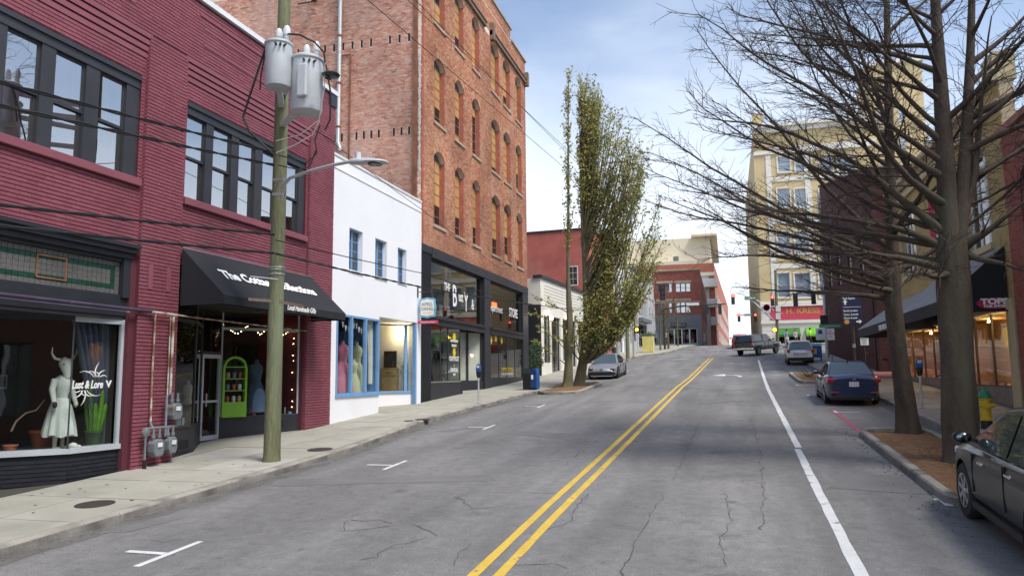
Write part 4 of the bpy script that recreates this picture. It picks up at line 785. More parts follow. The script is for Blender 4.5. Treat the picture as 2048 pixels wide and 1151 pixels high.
for sx in (-.15, .15):
    for sy in (-.15, .15): MB().cyl((q.x+sx, q.y+sy, q.z), (q.x+sx, q.y+sy, q.z+(.6 if sx < 0 else .27)), .012).build('leg', 'lime_paint', gch)
MB().bar((q.x-.15, q.y-.15, q.z+.6), (q.x-.15, q.y+.15, q.z+.6), .02).bar((q.x-.15, q.y-.15, q.z+.45), (q.x-.15, q.y+.15, q.z+.45), .02).build('backrest', 'lime_paint', gch)
# gas meters and pipes on the pier
gm = thing('gas_meters', 'cluster of three grey gas meters with rusty pipes on the maroon pier', 'gas meter', (-12.0, 13.9, zg(-12, 13.9)+.15)); g0 = gm.location
def meter(u, z, w=.3, h=.36, d=.2):
    x = -12.2+.085+.08+d/2; mb = MB().prism([(x-d/2, 13.2+u-w/2+.04, z), (x-d/2, 13.2+u+w/2-.04, z), (x-d/2, 13.2+u+w/2, z+.1), (x-d/2, 13.2+u+w/2, z+h-.08), (x-d/2, 13.2+u+w/2-.06, z+h), (x-d/2, 13.2+u-w/2+.06, z+h), (x-d/2, 13.2+u-w/2, z+h-.08), (x-d/2, 13.2+u-w/2, z+.1)], (d, 0, 0))
    o = mb.build('meter_body', 'gas_grey', gm, fix=True, bevel=.02); MB().box(x+d/2, x+d/2+.02, 13.2+u-.06, 13.2+u+.06, z+h*.55, z+h*.8).build('dial', 'sign_white', o)
    for s in (-1, 1): MB().cyl((x, 13.2+u+s*w*.3, z+h-.02), (x, 13.2+u+s*w*.3, z+h+.22), .028).cyl((x, 13.2+u+s*w*.3, z+h+.03), (x, 13.2+u+s*w*.3, z+h+.09), .045).build('connector', 'gas_grey', gm, smooth=40)
meter(.5, 1.0); meter(.92, 1.02, .26); meter(1.02, 1.75, .3)
X = -11.95
def pipe(name, m, pts, r=.025): return MB().tube(pts, r, 9).build(name, m, gm, smooth=50)
y0 = 13.2
pipe('pipe', 'gas_grey', [(X, y0+.2, .92), (X, y0+.2, 1.55)]); MB().lathe([(.03, -.05), (.1, -.02), (.1, .02), (.03, .05)], (X, y0+.2, 1.52), 14, 'x').lathe([(.05, 0), (.06, .04), (.06, .1), (.05, .12)], (X, y0+.2, 1.5), 12).build('regulator', 'gas_grey', gm, smooth=40)
pipe('pipe', 'gas_grey', [(X, y0+.2, 1.6), (X, y0+1.05, 1.6)], .028); MB().cyl((X, y0+.2, zg(X, y0)+.15), (X, y0+.2, .95), .04).build('riser', 'black_plastic', gm)
pipe('pipe', 'pipe_rust', [(X-.08, y0+.42, 1.6), (X-.08, y0+.4, 2.6), (X-.08, y0+.42, 4.08)], .022); pipe('pipe', 'gas_grey', [(X-.02, y0+.42, 1.62), (X-.05, y0+.4, 1.66), (X-.08, y0+.4, 1.75)], .026)
pipe('pipe', 'pipe_rust', [(X-.08, y0+.98, 2.3), (X-.08, y0+.98, 4.05)], .03); pipe('pipe', 'pipe_rust', [(X-.09, y0+.9, 2.3), (X-.09, y0+.9, 4.05)], .016); pipe('pipe', 'gas_grey', [(X, y0+.78, 1.4), (X, y0+.78, 2.3), (X, y0+.95, 2.3), (X, y0+.95, 2.1)], .028); pipe('pipe', 'pipe_rust', [(X, y0+1.1, 1.75), (X, y0+1.1, 1.6), (X, y0+.9, 1.58)], .025)
pipe('pipe', 'pipe_rust', [(X-.06, y0+.3, 4.1), (X-.06, y0+1.3, 4.08), (X-.02, y0+6.5, 4.02)], .022)
pp = MB().tube([(-12.08, 3, 4.17), (-12.08, 13.0, 4.12), (-12.03, 13.6, 4.12)], .035, 9).tube([(-12.07, 3, 4.09), (-12.07, 12.9, 4.05)], .022, 8).build('gas_pipe', 'pipe_dark', None, smooth=50); tag(pp, 'dark painted pipe pair running along the beam above the left shop window', 'pipe')
# ---- white shop building
wb = thing('white_building', 'white rendered two-storey shop with blue window frames', 'building', (-12.2, 25, zg(-12.2, 25)))
ww = [(22.6, 23.56, 6.26, 7.7), (24.56, 25.52, 6.28, 7.68), (26.5, 27.32, 6.31, 7.65)]
SL = (21.82, 24.95, 2.07, 4.72); SO = (24.95, 28.42, -1, 4.83)
wall(wb, 'wall', 'white_stucco', FL, 21.402, 28.83, -.3, 9.92, ww+[SL, SO], -.35, .02)
MB().fb(FL, 21.4, 28.835, 9.92, 10.0, -.4, .05).build('coping', 'white_trim', wb); MB().fb(FL, 21.402, 28.83, 9.5, 9.54, .02, .045).build('string_course', 'white_stucco', wb)
MB().fb(Fr((0, 28.83, 0), (-1, 0, 0), (0, 1, 0)), 12.55, 25, -.3, 9.9, -.3, -.02).build('side_wall', 'white_stucco', wb); MB().box(-25, -12.5, 21.5, 28.7, 9.1, 9.2).build('roof', 'charcoal', wb)
for i, h in enumerate(ww):
    MB().fb(FL, h[0]-.03, h[1]+.03, h[2]-.07, h[2], -.2, .06).build('sill', 'white_stucco', wb)
    for u in (h[0], (h[0]+h[1])/2):
        s = window(wb, 'blue_frame', 'glass_dusty', FL, u+.005, u+(h[1]-h[0])/2-.005, h[2], h[3], -.14, .055, .05, 1, 4, .022, backm='room_dark' if u == h[0] else 'curtain_white', backd=.2)
# display window on the street line
MB().fb(FL, 21.8, 24.99, 2.0, 2.08, -.1, .07).build('window_sill', 'blue_frame', wb)
us = [21.84, 22.86, 23.9, 24.93]
for a, b in zip(us, us[1:]):
    f = MB().fb(FL, a, a+.07, 2.08, 4.72, -.08, .04).fb(FL, b-.03 if b < 24.9 else b-.07, b if b < 24.9 else b+.02, 2.08, 4.72, -.08, .038).fb(FL, a+.07, b-.07, 4.65, 4.72, -.08, .03).fb(FL, a+.07, b-.07, 2.08, 2.13, -.08, .03).build('window', 'blue_frame', wb); pane(f, 'glass', FL, a+.05, b-.04, 2.1, 4.7, -.03)
rt = Fr((-12.2, 24.95, 0), (-1, 0, 0), (0, 1, 0)); MB().fb(rt, .02, 1.6, .8, 2.05, -.1, 0).build('return_wall', 'white_stucco', wb)
MB().fb(rt, .06, 1.6, 2.05, 4.72, -.06, -.02).build('display_side', 'shop_blue', wb); MB().fb(rt, .06, 1.6, 2.05, 4.72, -.018, .0).build('return_panel', 'white_stucco', wb)
an, ln = seg((-14.05, 26.7), (-12.28, 28.48))
MB().fb(an, 0, ln, .9, 2.0, -.2, 0).build('bulkhead', 'white_stucco', wb); MB().fb(an, -.02, ln, 2.0, 2.08, -.22, .05).build('window_sill', 'blue_frame', wb)
for a, b in ((0, ln-.42), (ln-.42, ln-.05)):
    f = MB().fb(an, a, a+.07, 2.08, 4.76, -.08, .0).fb(an, b-.05, b, 2.08, 4.76, -.08, .0).fb(an, a+.07, b-.05, 4.7, 4.76, -.08, 0).build('window', 'blue_frame', wb); pane(f, 'glass', an, a+.04, b-.03, 2.08, 4.74, -.04)
MB().fb(FL, 28.3, 28.44, 1.2, 4.83, -.12, .005).build('jamb', 'blue_frame', wb)
MB().box(-15.5, -12.55, 21.5, 28.8, 4.83, 4.95).build('ceiling', 'room_white', wb)
room(wb, 'room_cream', FL, 24.98, 28.8, 1.35, 4.83, -4.2, -2.6); room(wb, 'display_maroon', FL, 21.45, 24.98, 1.95, 4.83, -2.4, -.34, floor='pine_wood'); MB().poly([(-16.4, 28.78, 1.3), (-12.5, 28.78, 1.3), (-12.5, 28.78, 4.83), (-16.4, 28.78, 4.83)]).build('interior_side', 'room_cream', wb)
MB().box(-13.6, -13.2, 24.2, 24.9, 1.96, 4.3).build('blue_cabinet', 'shop_blue', wb)
lp = MB().lathe([(.02, .2), (.03, .08), (.17, 0), (.16, -.06), (.01, -.08)], (0, 0, 0), 16).build('shade', 'lamp_disc', None, smooth=50); lp.location = (-12.98, 28.3, 4.55); tag(lp, 'lit round ceiling lamp inside the white shop', 'lamp'); MB().cyl((0, 0, .2), (0, 0, .24), .06).build('ceiling_rose', 'white_trim', lp, world=False)
pl = bpy.data.lights.new('shop_lamp', 'POINT'); pl.energy = 5; pl.color = (1, .74, .42); pl.shadow_soft_size = .15; po = bpy.data.objects.new('shop_lamp', pl); COL.objects.link(po); po.parent = lp; po.location = (0, 0, -.2)
form('mannequin', 'mannequin in a pink dress in the white shop window', -12.66, 23.12, 2.0, 'pink', sc=1.35, skirt='pink', stand=True); form('mannequin', 'mannequin in a long sage dress in the white shop window', -12.75, 24.3, 2.0, 'sage', sc=1.35, skirt='sage'); form('dress_form', 'child-size dress form in a pale green coat in the white shop window', -12.5, 23.65, 2.0, 'sage', sc=.9, skirt='sage')
def drape(lab, ua, ub, ut, z0, z1, d, name='curtain', m='curtain_white'):
    mb = MB(); n = 24
    for i in range(n+1):
        t = i/n
        for z, k in ((z1, 1), (z1*.55+z0*.45, .62), (z0, .45)): u = ut+((ua+(ub-ua)*t)-ut)*k; mb.v.append(tuple(FL.P(u, z, d-.05*math.sin(t*28))))
    for i in range(n): a = i*3; mb.f += [(a, a+3, a+4, a+1), (a+1, a+4, a+5, a+2)]
    tag(mb.build(name, m, None, smooth=60), lab, 'curtain')
drape('white tied-back curtain at the left of the white shop window', 21.9, 22.3, 21.92, 2.3, 4.65, -.2); drape('white tied-back curtain at the right of the white shop window', 24.38, 24.85, 24.82, 2.4, 4.65, -.2)
bn = thing('bunting', 'string of white pennants across the white shop window', 'bunting', (-12.4, 23.4, 4.5))
for i in range(11):
    u = 22.5+i*.19; z = 4.5-.16*math.sin(math.pi*((i % 5)/4)); MB().prism([FL.P(u, z, -.16), FL.P(u+.16, z, -.16), FL.P(u+.08, z-.22, -.16)], (.006, 0, 0)).build('pennant', 'lace', bn)
MB().tube([FL.P(22.4+i*.1, 4.5-.16*math.sin(math.pi*(((i*.526) % 5)/4)), -.158) for i in range(23)], .004, 4).build('cord', 'wire_light', bn)
dc = thing('dresser', 'pale pine washstand behind the right window of the white shop', 'cabinet', (-13.38, 28.5, 1.4)); q = dc.location
MB().box(q.x-.36, q.x+.36, q.y-.2, q.y+.2, q.z+.05, q.z+1.6).build('body', 'pine_wood', dc); MB().box(q.x-.3, q.x+.3, q.y-.22, q.y-.2, q.z+1.3, q.z+1.53).build('drawer', 'pine_wood', dc); MB().box(q.x-.3, q.x+.3, q.y-.22, q.y-.2, q.z+.12, q.z+1.24).build('door', 'pine_wood', dc); MB().box(q.x-.06, q.x+.06, q.y-.24, q.y-.22, q.z+1.4, q.z+1.43).build('handle', 'dark_wood', dc)
MB().box(q.x-.28, q.x+.28, q.y-.06, q.y-.02, q.z+1.62, q.z+1.68).box(q.x-.28, q.x+.28, q.y-.06, q.y-.02, q.z+2.24, q.z+2.3).box(q.x-.28, q.x-.22, q.y-.06, q.y-.02, q.z+1.68, q.z+2.24).box(q.x+.22, q.x+.28, q.y-.06, q.y-.02, q.z+1.68, q.z+2.24).build('mirror_frame', 'dark_wood', dc); MB().box(q.x-.22, q.x+.22, q.y-.05, q.y-.03, q.z+1.68, q.z+2.24).build('mirror', 'mirror_glass', dc)
ot = thing('potted_tree', 'small olive tree in a basket behind the right window of the white shop', 'plant', (-12.78, 28.45, 1.75)); q = ot.location
MB().lathe([(.12, 0), (.16, .12), (.15, .3), (.12, .31), (.01, .28)], q, 12).build('basket', 'pine_wood', ot, smooth=40); MB().tube([q+Vector((0, 0, .2)), q+Vector((.02, 0, .7)), q+Vector((.0, .02, 1.2))], [.02, .015, .008], 6).build('stem', 'old_wood', ot)
lf = MB()
for _ in range(240):
    c = q+Vector((random.gauss(0, .16), random.gauss(0, .2), 1.2+random.gauss(0, .2))); d = Vector((random.uniform(-1, 1), random.uniform(-1, 1), random.uniform(-.6, .8))).normalized()*.05; n_ = d.orthogonal().normalized()*.013; lf.poly([c-d, c+n_, c+d, c-n_])
lf.build('foliage', 'leaf_olive', ot)
# hanging blade sign at the end of the white shop
hs = thing('hanging_sign', 'scalloped pale sign with blue border hanging over the white shop', 'sign', (-12.1, 28.5, 5.3))
SY = 28.45; fr = Fr((0, SY, 0), (1, 0, 0), (0, -1, 0)); c = atY(855, 615, SY)
def scal(k):
    P = []
    for i in range(40):
        t = 2*math.pi*i/40; a = max(abs(math.cos(t)), abs(math.sin(t))); r = (1/a)**.78*(1+.06*math.cos(4*t)*(1 if abs(math.sin(2*t)) < .5 else 0)); P.append((c.x+.36*k*r*math.cos(t), c.z+.4*k*r*math.sin(t)))
    return P
MB().prism([fr.P(x, z, -.03) for x, z in scal(1)], fr.N*.06).build('border', 'sign_blue', hs, fix=True); MB().prism([fr.P(x, z, .03) for x, z in scal(.82)], fr.N*.012).build('panel', 'curtain_white', hs, fix=True)
text(hs, 'lettering', 'APRIL', 'letter_grey', fr, c.x, c.z+.08, .046, .2, 'CENTER', bold=.004); text(hs, 'lettering', 'CORNELL', 'letter_grey', fr, c.x, c.z-.1, .046, .17, 'CENTER', bold=.003); MB().fb(fr, c.x-.2, c.x+.2, c.z-.22, c.z-.2, .04, .046).build('rule', 'letter_yellow', hs)
MB().bar((-12.18, SY, c.z+.66), (c.x+.5, SY, c.z+.66), .03).bar((-12.17, SY, c.z+.45), (-12.17, SY, c.z+.9), .1, .03).bar((c.x-.25, SY, c.z+.66), (c.x-.25, SY, c.z+.36), .015).bar((c.x+.25, SY, c.z+.66), (c.x+.25, SY, c.z+.36), .015).build('bracket', 'iron', hs)
MB().tube([(-12.1+.12*math.cos(t), SY, c.z+.75+.09*math.sin(t)) for t in [i*.5 for i in range(11)]], .012, 6).build('scroll', 'iron', hs)
mb = MB().prism([fr.P(c.x-.46, c.z-.58, -.015), fr.P(c.x-.4, c.z-.65, -.015), fr.P(c.x+.46, c.z-.65, -.015), fr.P(c.x+.46, c.z-.52, -.015), fr.P(c.x-.4, c.z-.52, -.015)], fr.N*.03); mb.build('arrow_board', 'sign_red', hs, fix=True); text(hs, 'lettering', 'All Summer Store', 'letter_white', fr, c.x+.02, c.z-.615, .018, .09, 'CENTER'); MB().bar((c.x-.2, SY, c.z-.5), (c.x-.2, SY, c.z-.38), .01).bar((c.x+.2, SY, c.z-.5), (c.x+.2, SY, c.z-.38), .01).build('hanger', 'iron', hs)
# ---- brick mill building
mw = thing('brick_building', 'tall weathered red brick warehouse with boarded arched windows and black shopfront', 'building', (-12.2, 37, zg(-12.2, 37)))
cols = [(30.25, 31.62), (32.95, 34.25), (35.53, 36.78), (38.8, 40.42), (41.2, 42.7), (43.87, 45.22)]; rows = [(9.3, 12.72), (14.0, 17.1), (18.65, 21.6)]
wins = [(a, b, z0, z1, .36) for z0, z1 in rows for a, b in cols]
st = [(30.0, 37.32, -1, 4.86), (30.0, 37.32, 5.25, 7.75), (38.35, 45.02, -1, 4.86), (38.35, 45.02, 5.25, 7.75)]
U0, U1 = 28.85, 46.3
wall(mw, 'wall', 'mill_mortar', FL, U0, U1, 8.2, 23.3, wins, -.4, -.012)
bricks(mw, 'mill_brick_front', FL, U0, U1, 8.22, 21.75, wins, seed=31, ch=.077, bl=.22, jt=.015, indiv=(30, 41, 8.22, 9.0)); bricks(mw, 'mill_brick_front', FL, U0, U1, 22.0, 23.3, [], seed=32, ch=.077, bl=.22, jt=.015)
MB().fb(FL, U0, 42.85, 23.3, 24.0, -.4, -.01).build('parapet', 'mill_mortar', mw); bricks(mw, 'mill_brick_front', FL, U0, 42.85, 23.3, 23.98, [], seed=33, ch=.077, bl=.22, jt=.015); MB().fb(FL, U0-.1, 42.95, 24.0, 24.12, -.5, .1).fb(FL, 42.95, U1+.08, 23.3, 23.42, -.5, .1).build('coping', 'stone_sill', mw)
for a, b in ((30.0, 37.6), (38.6, 46.25)): MB().fb(FL, a, b, 21.76, 21.98, 0, .16).fb(FL, a, b, 21.98, 22.04, 0, .22).build('cornice', 'old_wood', mw); MB().fb(FL, a, a+.3, 21.5, 22.5, 0, .25).build('cornice_bracket', 'old_wood', mw)
MB().fb(FL, 46.0, 46.3, 21.6, 22.5, 0, .28).build('cornice_bracket', 'old_wood', mw)
fill = MB()
for h in wins: arch_fill(fill, FL, h, -.3, -.02)
fill.build('arch_spandrels', 'mill_mortar', mw, kind='stuff')
rnd = random.Random(5)
for i, h in enumerate(wins):
    a, b, z0, z1, r = h; MB().fb(FL, a-.08, b+.08, z0-.13, z0, -.2, .06).build('sill', 'stone_sill', mw)
    # arch ring of bricks on end
    cc = (a+b)/2; hw = (b-a)/2; R = (hw*hw+r*r)/(2*r); mb = MB(); al = math.asin(min(1, hw/R)); n = 14
    for k in range(n):
        t0 = -al+2*al*k/n+.01; t1 = -al+2*al*(k+1)/n-.01; q = lambda t, rr_: FL.P(cc+rr_*math.sin(t), z1-R+rr_*math.cos(t), -.005); mb.prism([q(t0, R), q(t1, R), q(t1, R+.23), q(t0, R+.23)], (.02, 0, 0)); mb.c += [rnd.random()]*6
    mb.build('arch_bricks', 'mill_brick_front', mw, fix=False)
    cellz = [z0+(z1-.36-z0)*k/6 for k in range(7)]; dgl = -.24
    ws = MB().fb(FL, a, a+.07, z0, z1-.3, dgl-.05, dgl).fb(FL, b-.07, b, z0, z1-.3, dgl-.05, dgl)
    for k in range(7): ws.fb(FL, a+.07, b-.07, cellz[k]-.02, cellz[k]+.02, dgl-.05, dgl+.0)
    ws.fb(FL, (a+b)/2-.02, (a+b)/2+.02, z0, z1-.36, dgl-.045, dgl-.005); w_ = ws.build('window', 'old_wood', mw)
    for ja in (a, b): MB().fb(FL, ja-.012 if ja == a else ja-.014, ja+.014 if ja == a else ja+.012, z0, z1-.36, -.3, -.032).build('reveal', 'orange_brick', mw)
    kind = rnd.choice(['low', 'low', 'low1', 'mid', 'board', 'lou']); glass = {'low': (0, 2), 'low1': (0, 1), 'mid': (1, 3), 'board': (0, 0), 'lou': (0, 1)}[kind]
    if i == 8: glass = (0, 5)
    if i == 0: glass = (0, 2)
    for k in range(6):
        for ua, ub in ((a+.07, cc-.02), (cc+.02, b-.07)):
            if glass[0] <= k < glass[1]: pane(w_, 'glass_dusty', FL, ua, ub, cellz[k]+.02, cellz[k+1]-.02, dgl-.03)
            elif kind == 'lou' and k in (3, 4):
                mb = MB()
                for s in range(5): z = cellz[k]+.03+s*.095; mb.prism([FL.P(ua, z, dgl-.04), FL.P(ua, z+.07, dgl-.09), FL.P(ua, z+.09, dgl-.09), FL.P(ua, z+.02, dgl-.04)], (0, ub-ua, 0))
                mb.build('louvre', 'louvre', w_)
            else: MB().fb(FL, ua, ub, cellz[k]+.02, cellz[k+1]-.02, dgl-.04, dgl-.012).build('board', 'plywood', w_)
    mb = MB(); n = 10                                   # louvred fan in the arch head
    pts = [FL.P(cc-hw, z1-.36, dgl-.01)]+[FL.P(cc-hw+2*hw*k/n, z1-R+math.sqrt(max(0, R*R-(-hw+2*hw*k/n)**2)), dgl-.01) for k in range(n+1)]+[FL.P(cc+hw, z1-.36, dgl-.01)]
    mb.prism(pts, (-.03, 0, 0)); mb.build('arch_head', 'louvre', w_, fix=True)
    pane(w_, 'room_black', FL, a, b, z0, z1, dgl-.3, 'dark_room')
ow = (44.25, 45.0, 9.45, 11.0); 
# side wall of the warehouse, facing the camera
FS = Fr((0, 28.85, 0), (1, 0, 0), (0, -1, 0))
sw = MB().fb(FS, -45, -12.61, 0, 24.0, -.4, -.012).build('side_wall', 'mill_mortar', mw)
slots = []
for (x0, y0_, x1, y1_) in ((632, 101, 818, 76), (669, 277, 818, 262)):
    p, q = atY(x0, y0_, 28.85), atY(x1, y1_, 28.85); z = (p.z+q.z)/2; n = 13
    for i in range(-2, n):
        u = p.x+(q.x-p.x)*i/(10); 
        if u < -12.5 and i != 7: slots.append((u-.05, u+.05, z-.16, z+.2))
bricks(mw, 'mill_brick', FS, -24, -12.2, 8.6, 20.6, slots, seed=34, ch=.077, bl=.22, jt=.015, one='side_brickwork'); bricks(mw, 'mill_brick_red', FL, U0, U0+.25, 8.2, 21.7, [], -.02, .004, seed=36, ch=.077, bl=.22, jt=.015, one='corner_brickwork')
for h in slots: MB().fb(FS, h[0], h[1], h[2], h[3], -.05, -.009).build('beam_pocket', 'room_black', mw)
MB().box(-45, -12.6, 29.2, 46.2, 22.6, 22.7).build('roof', 'charcoal', mw); MB().fb(Fr((0, 46.3, 0), (-1, 0, 0), (0, 1, 0)), 12.2, 45, 0, 23.3, -.4, -.001).build('side_wall', 'far_mortar', mw)
p = atY(682, 100, 28.85); q = atY(680, 285, 28.85)
dp = MB().tube([(p.x, 28.72, 21), (p.x, 28.72, q.z), (p.x+.1, 28.68, q.z-.25), (p.x+.16, 28.66, q.z-.45)], .09, 10).build('drain_pipe', 'galv', mw, smooth=50)
for z in (p.z+.6, p.z-1.6, p.z-3.6): MB().lathe([(.105, -.05), (.12, 0), (.105, .05)], (p.x, 28.72, z), 12).build('pipe_collar', 'rust', dp)
p2 = atY(832, 100, 28.85); MB().fb(FS, p2.x-.1, p2.x+.1, 9.6, 21, .01, .1).build('pipe_chase', 'rust', mw); MB().cyl((p2.x+.22, 28.75, 11.5), (p2.x+.22, 28.75, 16.5), .025).build('conduit', 'galv', mw)
p3 = atY(702, 110, 28.85); MB().bar((p3.x, 28.8, p3.z), (p3.x, 28.8, 9.8), .05).bar((p3.x-.5, 28.8, p3.z), (p3.x, 28.8, p3.z), .05).build('conduit', 'rust', mw)
p4 = atY(634, 10, 28.85); mb = MB().bar((p4.x-.9, 28.7, p4.z+.1), (p4.x+.1, 28.7, p4.z+.1), .05).lathe([(.03, 0), (.1, .05), (.14, .22), (.12, .24)], (p4.x, 28.55, p4.z), 12).build('flood_light', 'iron', mw)
# black-painted shop storey
wall(mw, 'shop_wall', 'black_mortar', FL, U0, U1, -.2, 8.2, st, -.4, -.012); bricks(mw, 'black_brick', FL, U0, 30.0, -.1, 8.15, [], seed=41, ch=.077, bl=.22, jt=.015, one='shop_brickwork'); MB().fb(FL, 37.33, 38.34, .5, 7.76, -.1, .03).build('shop_pier', 'black_paint', mw); MB().fb(FL, 45.03, U1, .8, 8.15, -.1, .03).build('shop_pier', 'black_paint', mw)
MB().fb(FL, 30.0, U1, 7.78, 8.22, -.1, .05).build('shop_beam', 'black_paint', mw); MB().fb(FL, U0, 30.0, 7.9, 8.22, -.005, .03).build('shop_beam', 'black_paint', mw)
for a, b in ((30.0, 37.33), (38.34, 45.03)):
    bm = MB().fb(FL, a, b, 4.86, 5.12, -.1, .06).fb(FL, a, b, 5.12, 5.24, -.1, .14).build('shop_beam', 'black_paint', mw)
    for i in range(int((b-a)/.45)): MB().ball(FL.P(a+.25+i*.45, 5.18, .14), (.015, .03, .03), 6, 4).build('rivet', 'black_mortar', bm)
for i in range(9): MB().ball(FL.P(30.4+i*1.85, 8.0, .05), (.015, .05, .05), 6, 4).build('rivet', 'black_mortar', mw)
for a, b in ((30.0, 37.32), (38.35, 45.02)):
    f = MB().fb(FL, a, a+.08, 5.25, 7.75, -.3, -.15).fb(FL, b-.08, b, 5.25, 7.75, -.3, -.15).fb(FL, a+.08, b-.08, 7.67, 7.75, -.3, -.15).build('window', 'black_paint', mw); pane(f, 'glass_dept', FL, a+.06, b-.06, 5.25, 7.7, -.2); room(mw, 'room_tan', FL, a-.6, b+.3, 5.1, 8.1, -4.5, -.41)
    MB().fb(FL, a+.3, b-.2, 5.12, 5.5, -1.2, -.7).build('display_shelf', 'display_maroon', mw)
rd = random.Random(8)
for i in range(12):
    u = 30.9+i*.52 if i < 8 else 38.9+(i-8)*1.0; w_, h_ = rd.uniform(.25, .5), rd.uniform(.3, .9); o = MB().box(-.15, .15, -w_/2, w_/2, 0, h_).build('stock_box', rd.choice(['room_white', 'dark_wood', 'cloth_dark', 'blind']), None, bevel=.01); o.location = (-13.2-.01*i, u, 5.5); tag(o, 'stock box on the upper display shelf behind the black beam, number %s from the left' % ('one two three four five six seven eight nine ten eleven twelve'.split()[i]), 'box', 'stock boxes on the upper display shelf')
text(mw, 'lettering', 'THE', 'letter_white', FL, 32.0, 6.55, -.19, .55, xs=.8, bold=.01); text(mw, 'lettering', 'B', 'letter_white', FL, 33.1, 5.95, -.19, 1.45, xs=.75, bold=.02); text(mw, 'lettering', 'ust', 'letter_white', FL, 33.95, 6.25, -.19, .7, xs=.75, bold=.01); text(mw, 'lettering', 'Y', 'letter_white', FL, 34.75, 5.85, -.19, 1.25, xs=.75, bold=.02); text(mw, 'lettering', '&', 'letter_white', FL, 35.85, 6.0, -.19, .75, xs=.8, bold=.01)
text(mw, 'lettering', 'D', 'letter_white', FL, 38.5, 6.2, -.19, .85, xs=.8, bold=.015); text(mw, 'lettering', 'epartment', 'letter_white', FL, 39.1, 6.2, -.19, .55, xs=.95, bold=.01); text(mw, 'lettering', 'STORE', 'letter_white', FL, 42.7, 6.15, -.19, .75, xs=.82, bold=.015)
nn = MB().box(-12.9, -12.85, 40.9, 41.7, 6.6, 6.85).build('neon_sign', 'neon_red', None); tag(nn, 'small glowing red neon sign behind the upper shop glass', 'neon sign')
# lower shop windows: left display, recessed entry, right display
MB().fb(FL, 30.0, 33.75, .8, 2.37, -.3, -.02).build('bulkhead', 'black_paint', mw); MB().fb(FL, 30.0, 33.75, 2.37, 2.43, -.3, .0).build('window_sill', 'alu', mw)
gl = [30.05, 31.2, 32.1, 33.74]
for a, b in zip(gl, gl[1:]):
    f = MB().fb(FL, a, a+.04, 2.43, 4.86, -.08, -.03).fb(FL, b-.02, b, 2.43, 4.86, -.08, -.03).build('window', 'charcoal', mw); pane(f, 'glass_shop', FL, a+.02, b, 2.43, 4.86, -.05)
c1, lc1 = seg((-12.25, 33.75), (-13.9, 34.9)); pane(f, 'glass_shop', Fr(c1.O, c1.U, -c1.N), 0, lc1, 2.43, 4.86, 0); MB().fb(c1, 0, lc1, .9, 2.37, -.02, .15).build('bulkhead', 'black_paint', mw)
c2, lc2 = seg((-13.8, 35.35), (-12.26, 37.28)); MB().fb(c2, 0, lc2, .95, 2.37, -.2, 0).build('bulkhead', 'black_paint', mw)
for a, b in ((0, lc2*.62), (lc2*.62, lc2-.08)):
    f = MB().fb(c2, a, a+.05, 2.37, 4.86, -.07, 0).fb(c2, b-.05, b, 2.37, 4.86, -.07, 0).fb(c2, a+.05, b-.05, 2.37, 2.42, -.07, 0).build('window', 'black_paint', mw); pane(f, 'glass', c2, a+.03, b-.03, 2.4, 4.86, -.03); pane(f, 'room_white', c2, a, b, 2.4, 4.86, -.1, 'blind')
dr = MB().fb(FL, 34.92, 35.0, 1.6, 4.3, -1.75, -1.65).fb(FL, 35.3, 35.38, 1.6, 4.3, -1.75, -1.65).fb(FL, 35.0, 35.3, 4.2, 4.3, -1.75, -1.65).build('door', 'black_paint', mw); pane(dr, 'glass_shop', FL, 35.0, 35.3, 1.7, 4.2, -1.7)
MB().fb(FL, 30.0, 37.3, 4.86, 4.92, -2.5, -.1).build('soffit', 'black_paint', mw)
room(mw, 'room_white', FL, 30.0, 37.3, 1.6, 4.86, -5.5, -2.2); MB().poly([(-14.5, 30.02, 1.5), (-12.3, 30.02, 1.5), (-12.3, 30.02, 4.86), (-14.5, 30.02, 4.86)]).build('interior_side', 'room_white', mw); MB().box(-14.4, -12.55, 30.05, 33.7, 2.25, 2.36).build('display_floor', 'alu', mw)
MB().box(-14.2, -14.1, 31.4, 32.0, 2.36, 4.5).build('display_stand', 'charcoal', mw)
MB().fb(FL, 38.35, 45.02, .9, 2.5, -.3, -.02).build('bulkhead', 'black_paint', mw)
gl = [38.4, 40.05, 41.6, 43.3, 44.98]
for a, b in zip(gl, gl[1:]):
    f = MB().fb(FL, a, a+.04, 2.5, 4.86, -.08, -.03).fb(FL, b-.02, b, 2.5, 4.86, -.08, -.03).fb(FL, a+.04, b-.02, 2.5, 2.55, -.08, -.03).build('window', 'charcoal', mw); pane(f, 'glass_shop', FL, a+.02, b, 2.52, 4.86, -.05)
room(mw, 'room_tan', FL, 38.0, 45.1, 2.3, 4.86, -3.2, -.41, floor='pine_wood')
def burst(fr, u, z, d, r, m='letter_yellow'):
    P = []
    for i in range(16): t = i*math.pi/8; k = r if i % 2 == 0 else r*.55; P.append(fr.P(u+k*math.cos(t), z+k*math.sin(t), d))
    MB().prism(P, fr.N*.004).build('flower_decal', m, mw, fix=True)
for u, z in ((32.95, 4.45), (32.95, 3.75), (38.65, 4.55), (39.5, 4.7), (40.6, 4.62)): burst(FL, u, z, -.045, .26)
for s_, z, sz, m_ in (('SOUTH SLOPE', 4.22, .16, 'letter_white'), ('DISTRICT', 4.0, .16, 'letter_white'), ('OUTPOST', 3.35, .3, 'letter_white'), ('+', 3.05, .26, 'letter_yellow'), ('RADICAL', 2.85, .24, 'letter_white'), ('ARTS', 2.68, .14, 'letter_white')): text(mw, 'lettering', s_, m_, FL, 32.95, z, -.042, sz, 'CENTER', xs=.95, bold=.004)
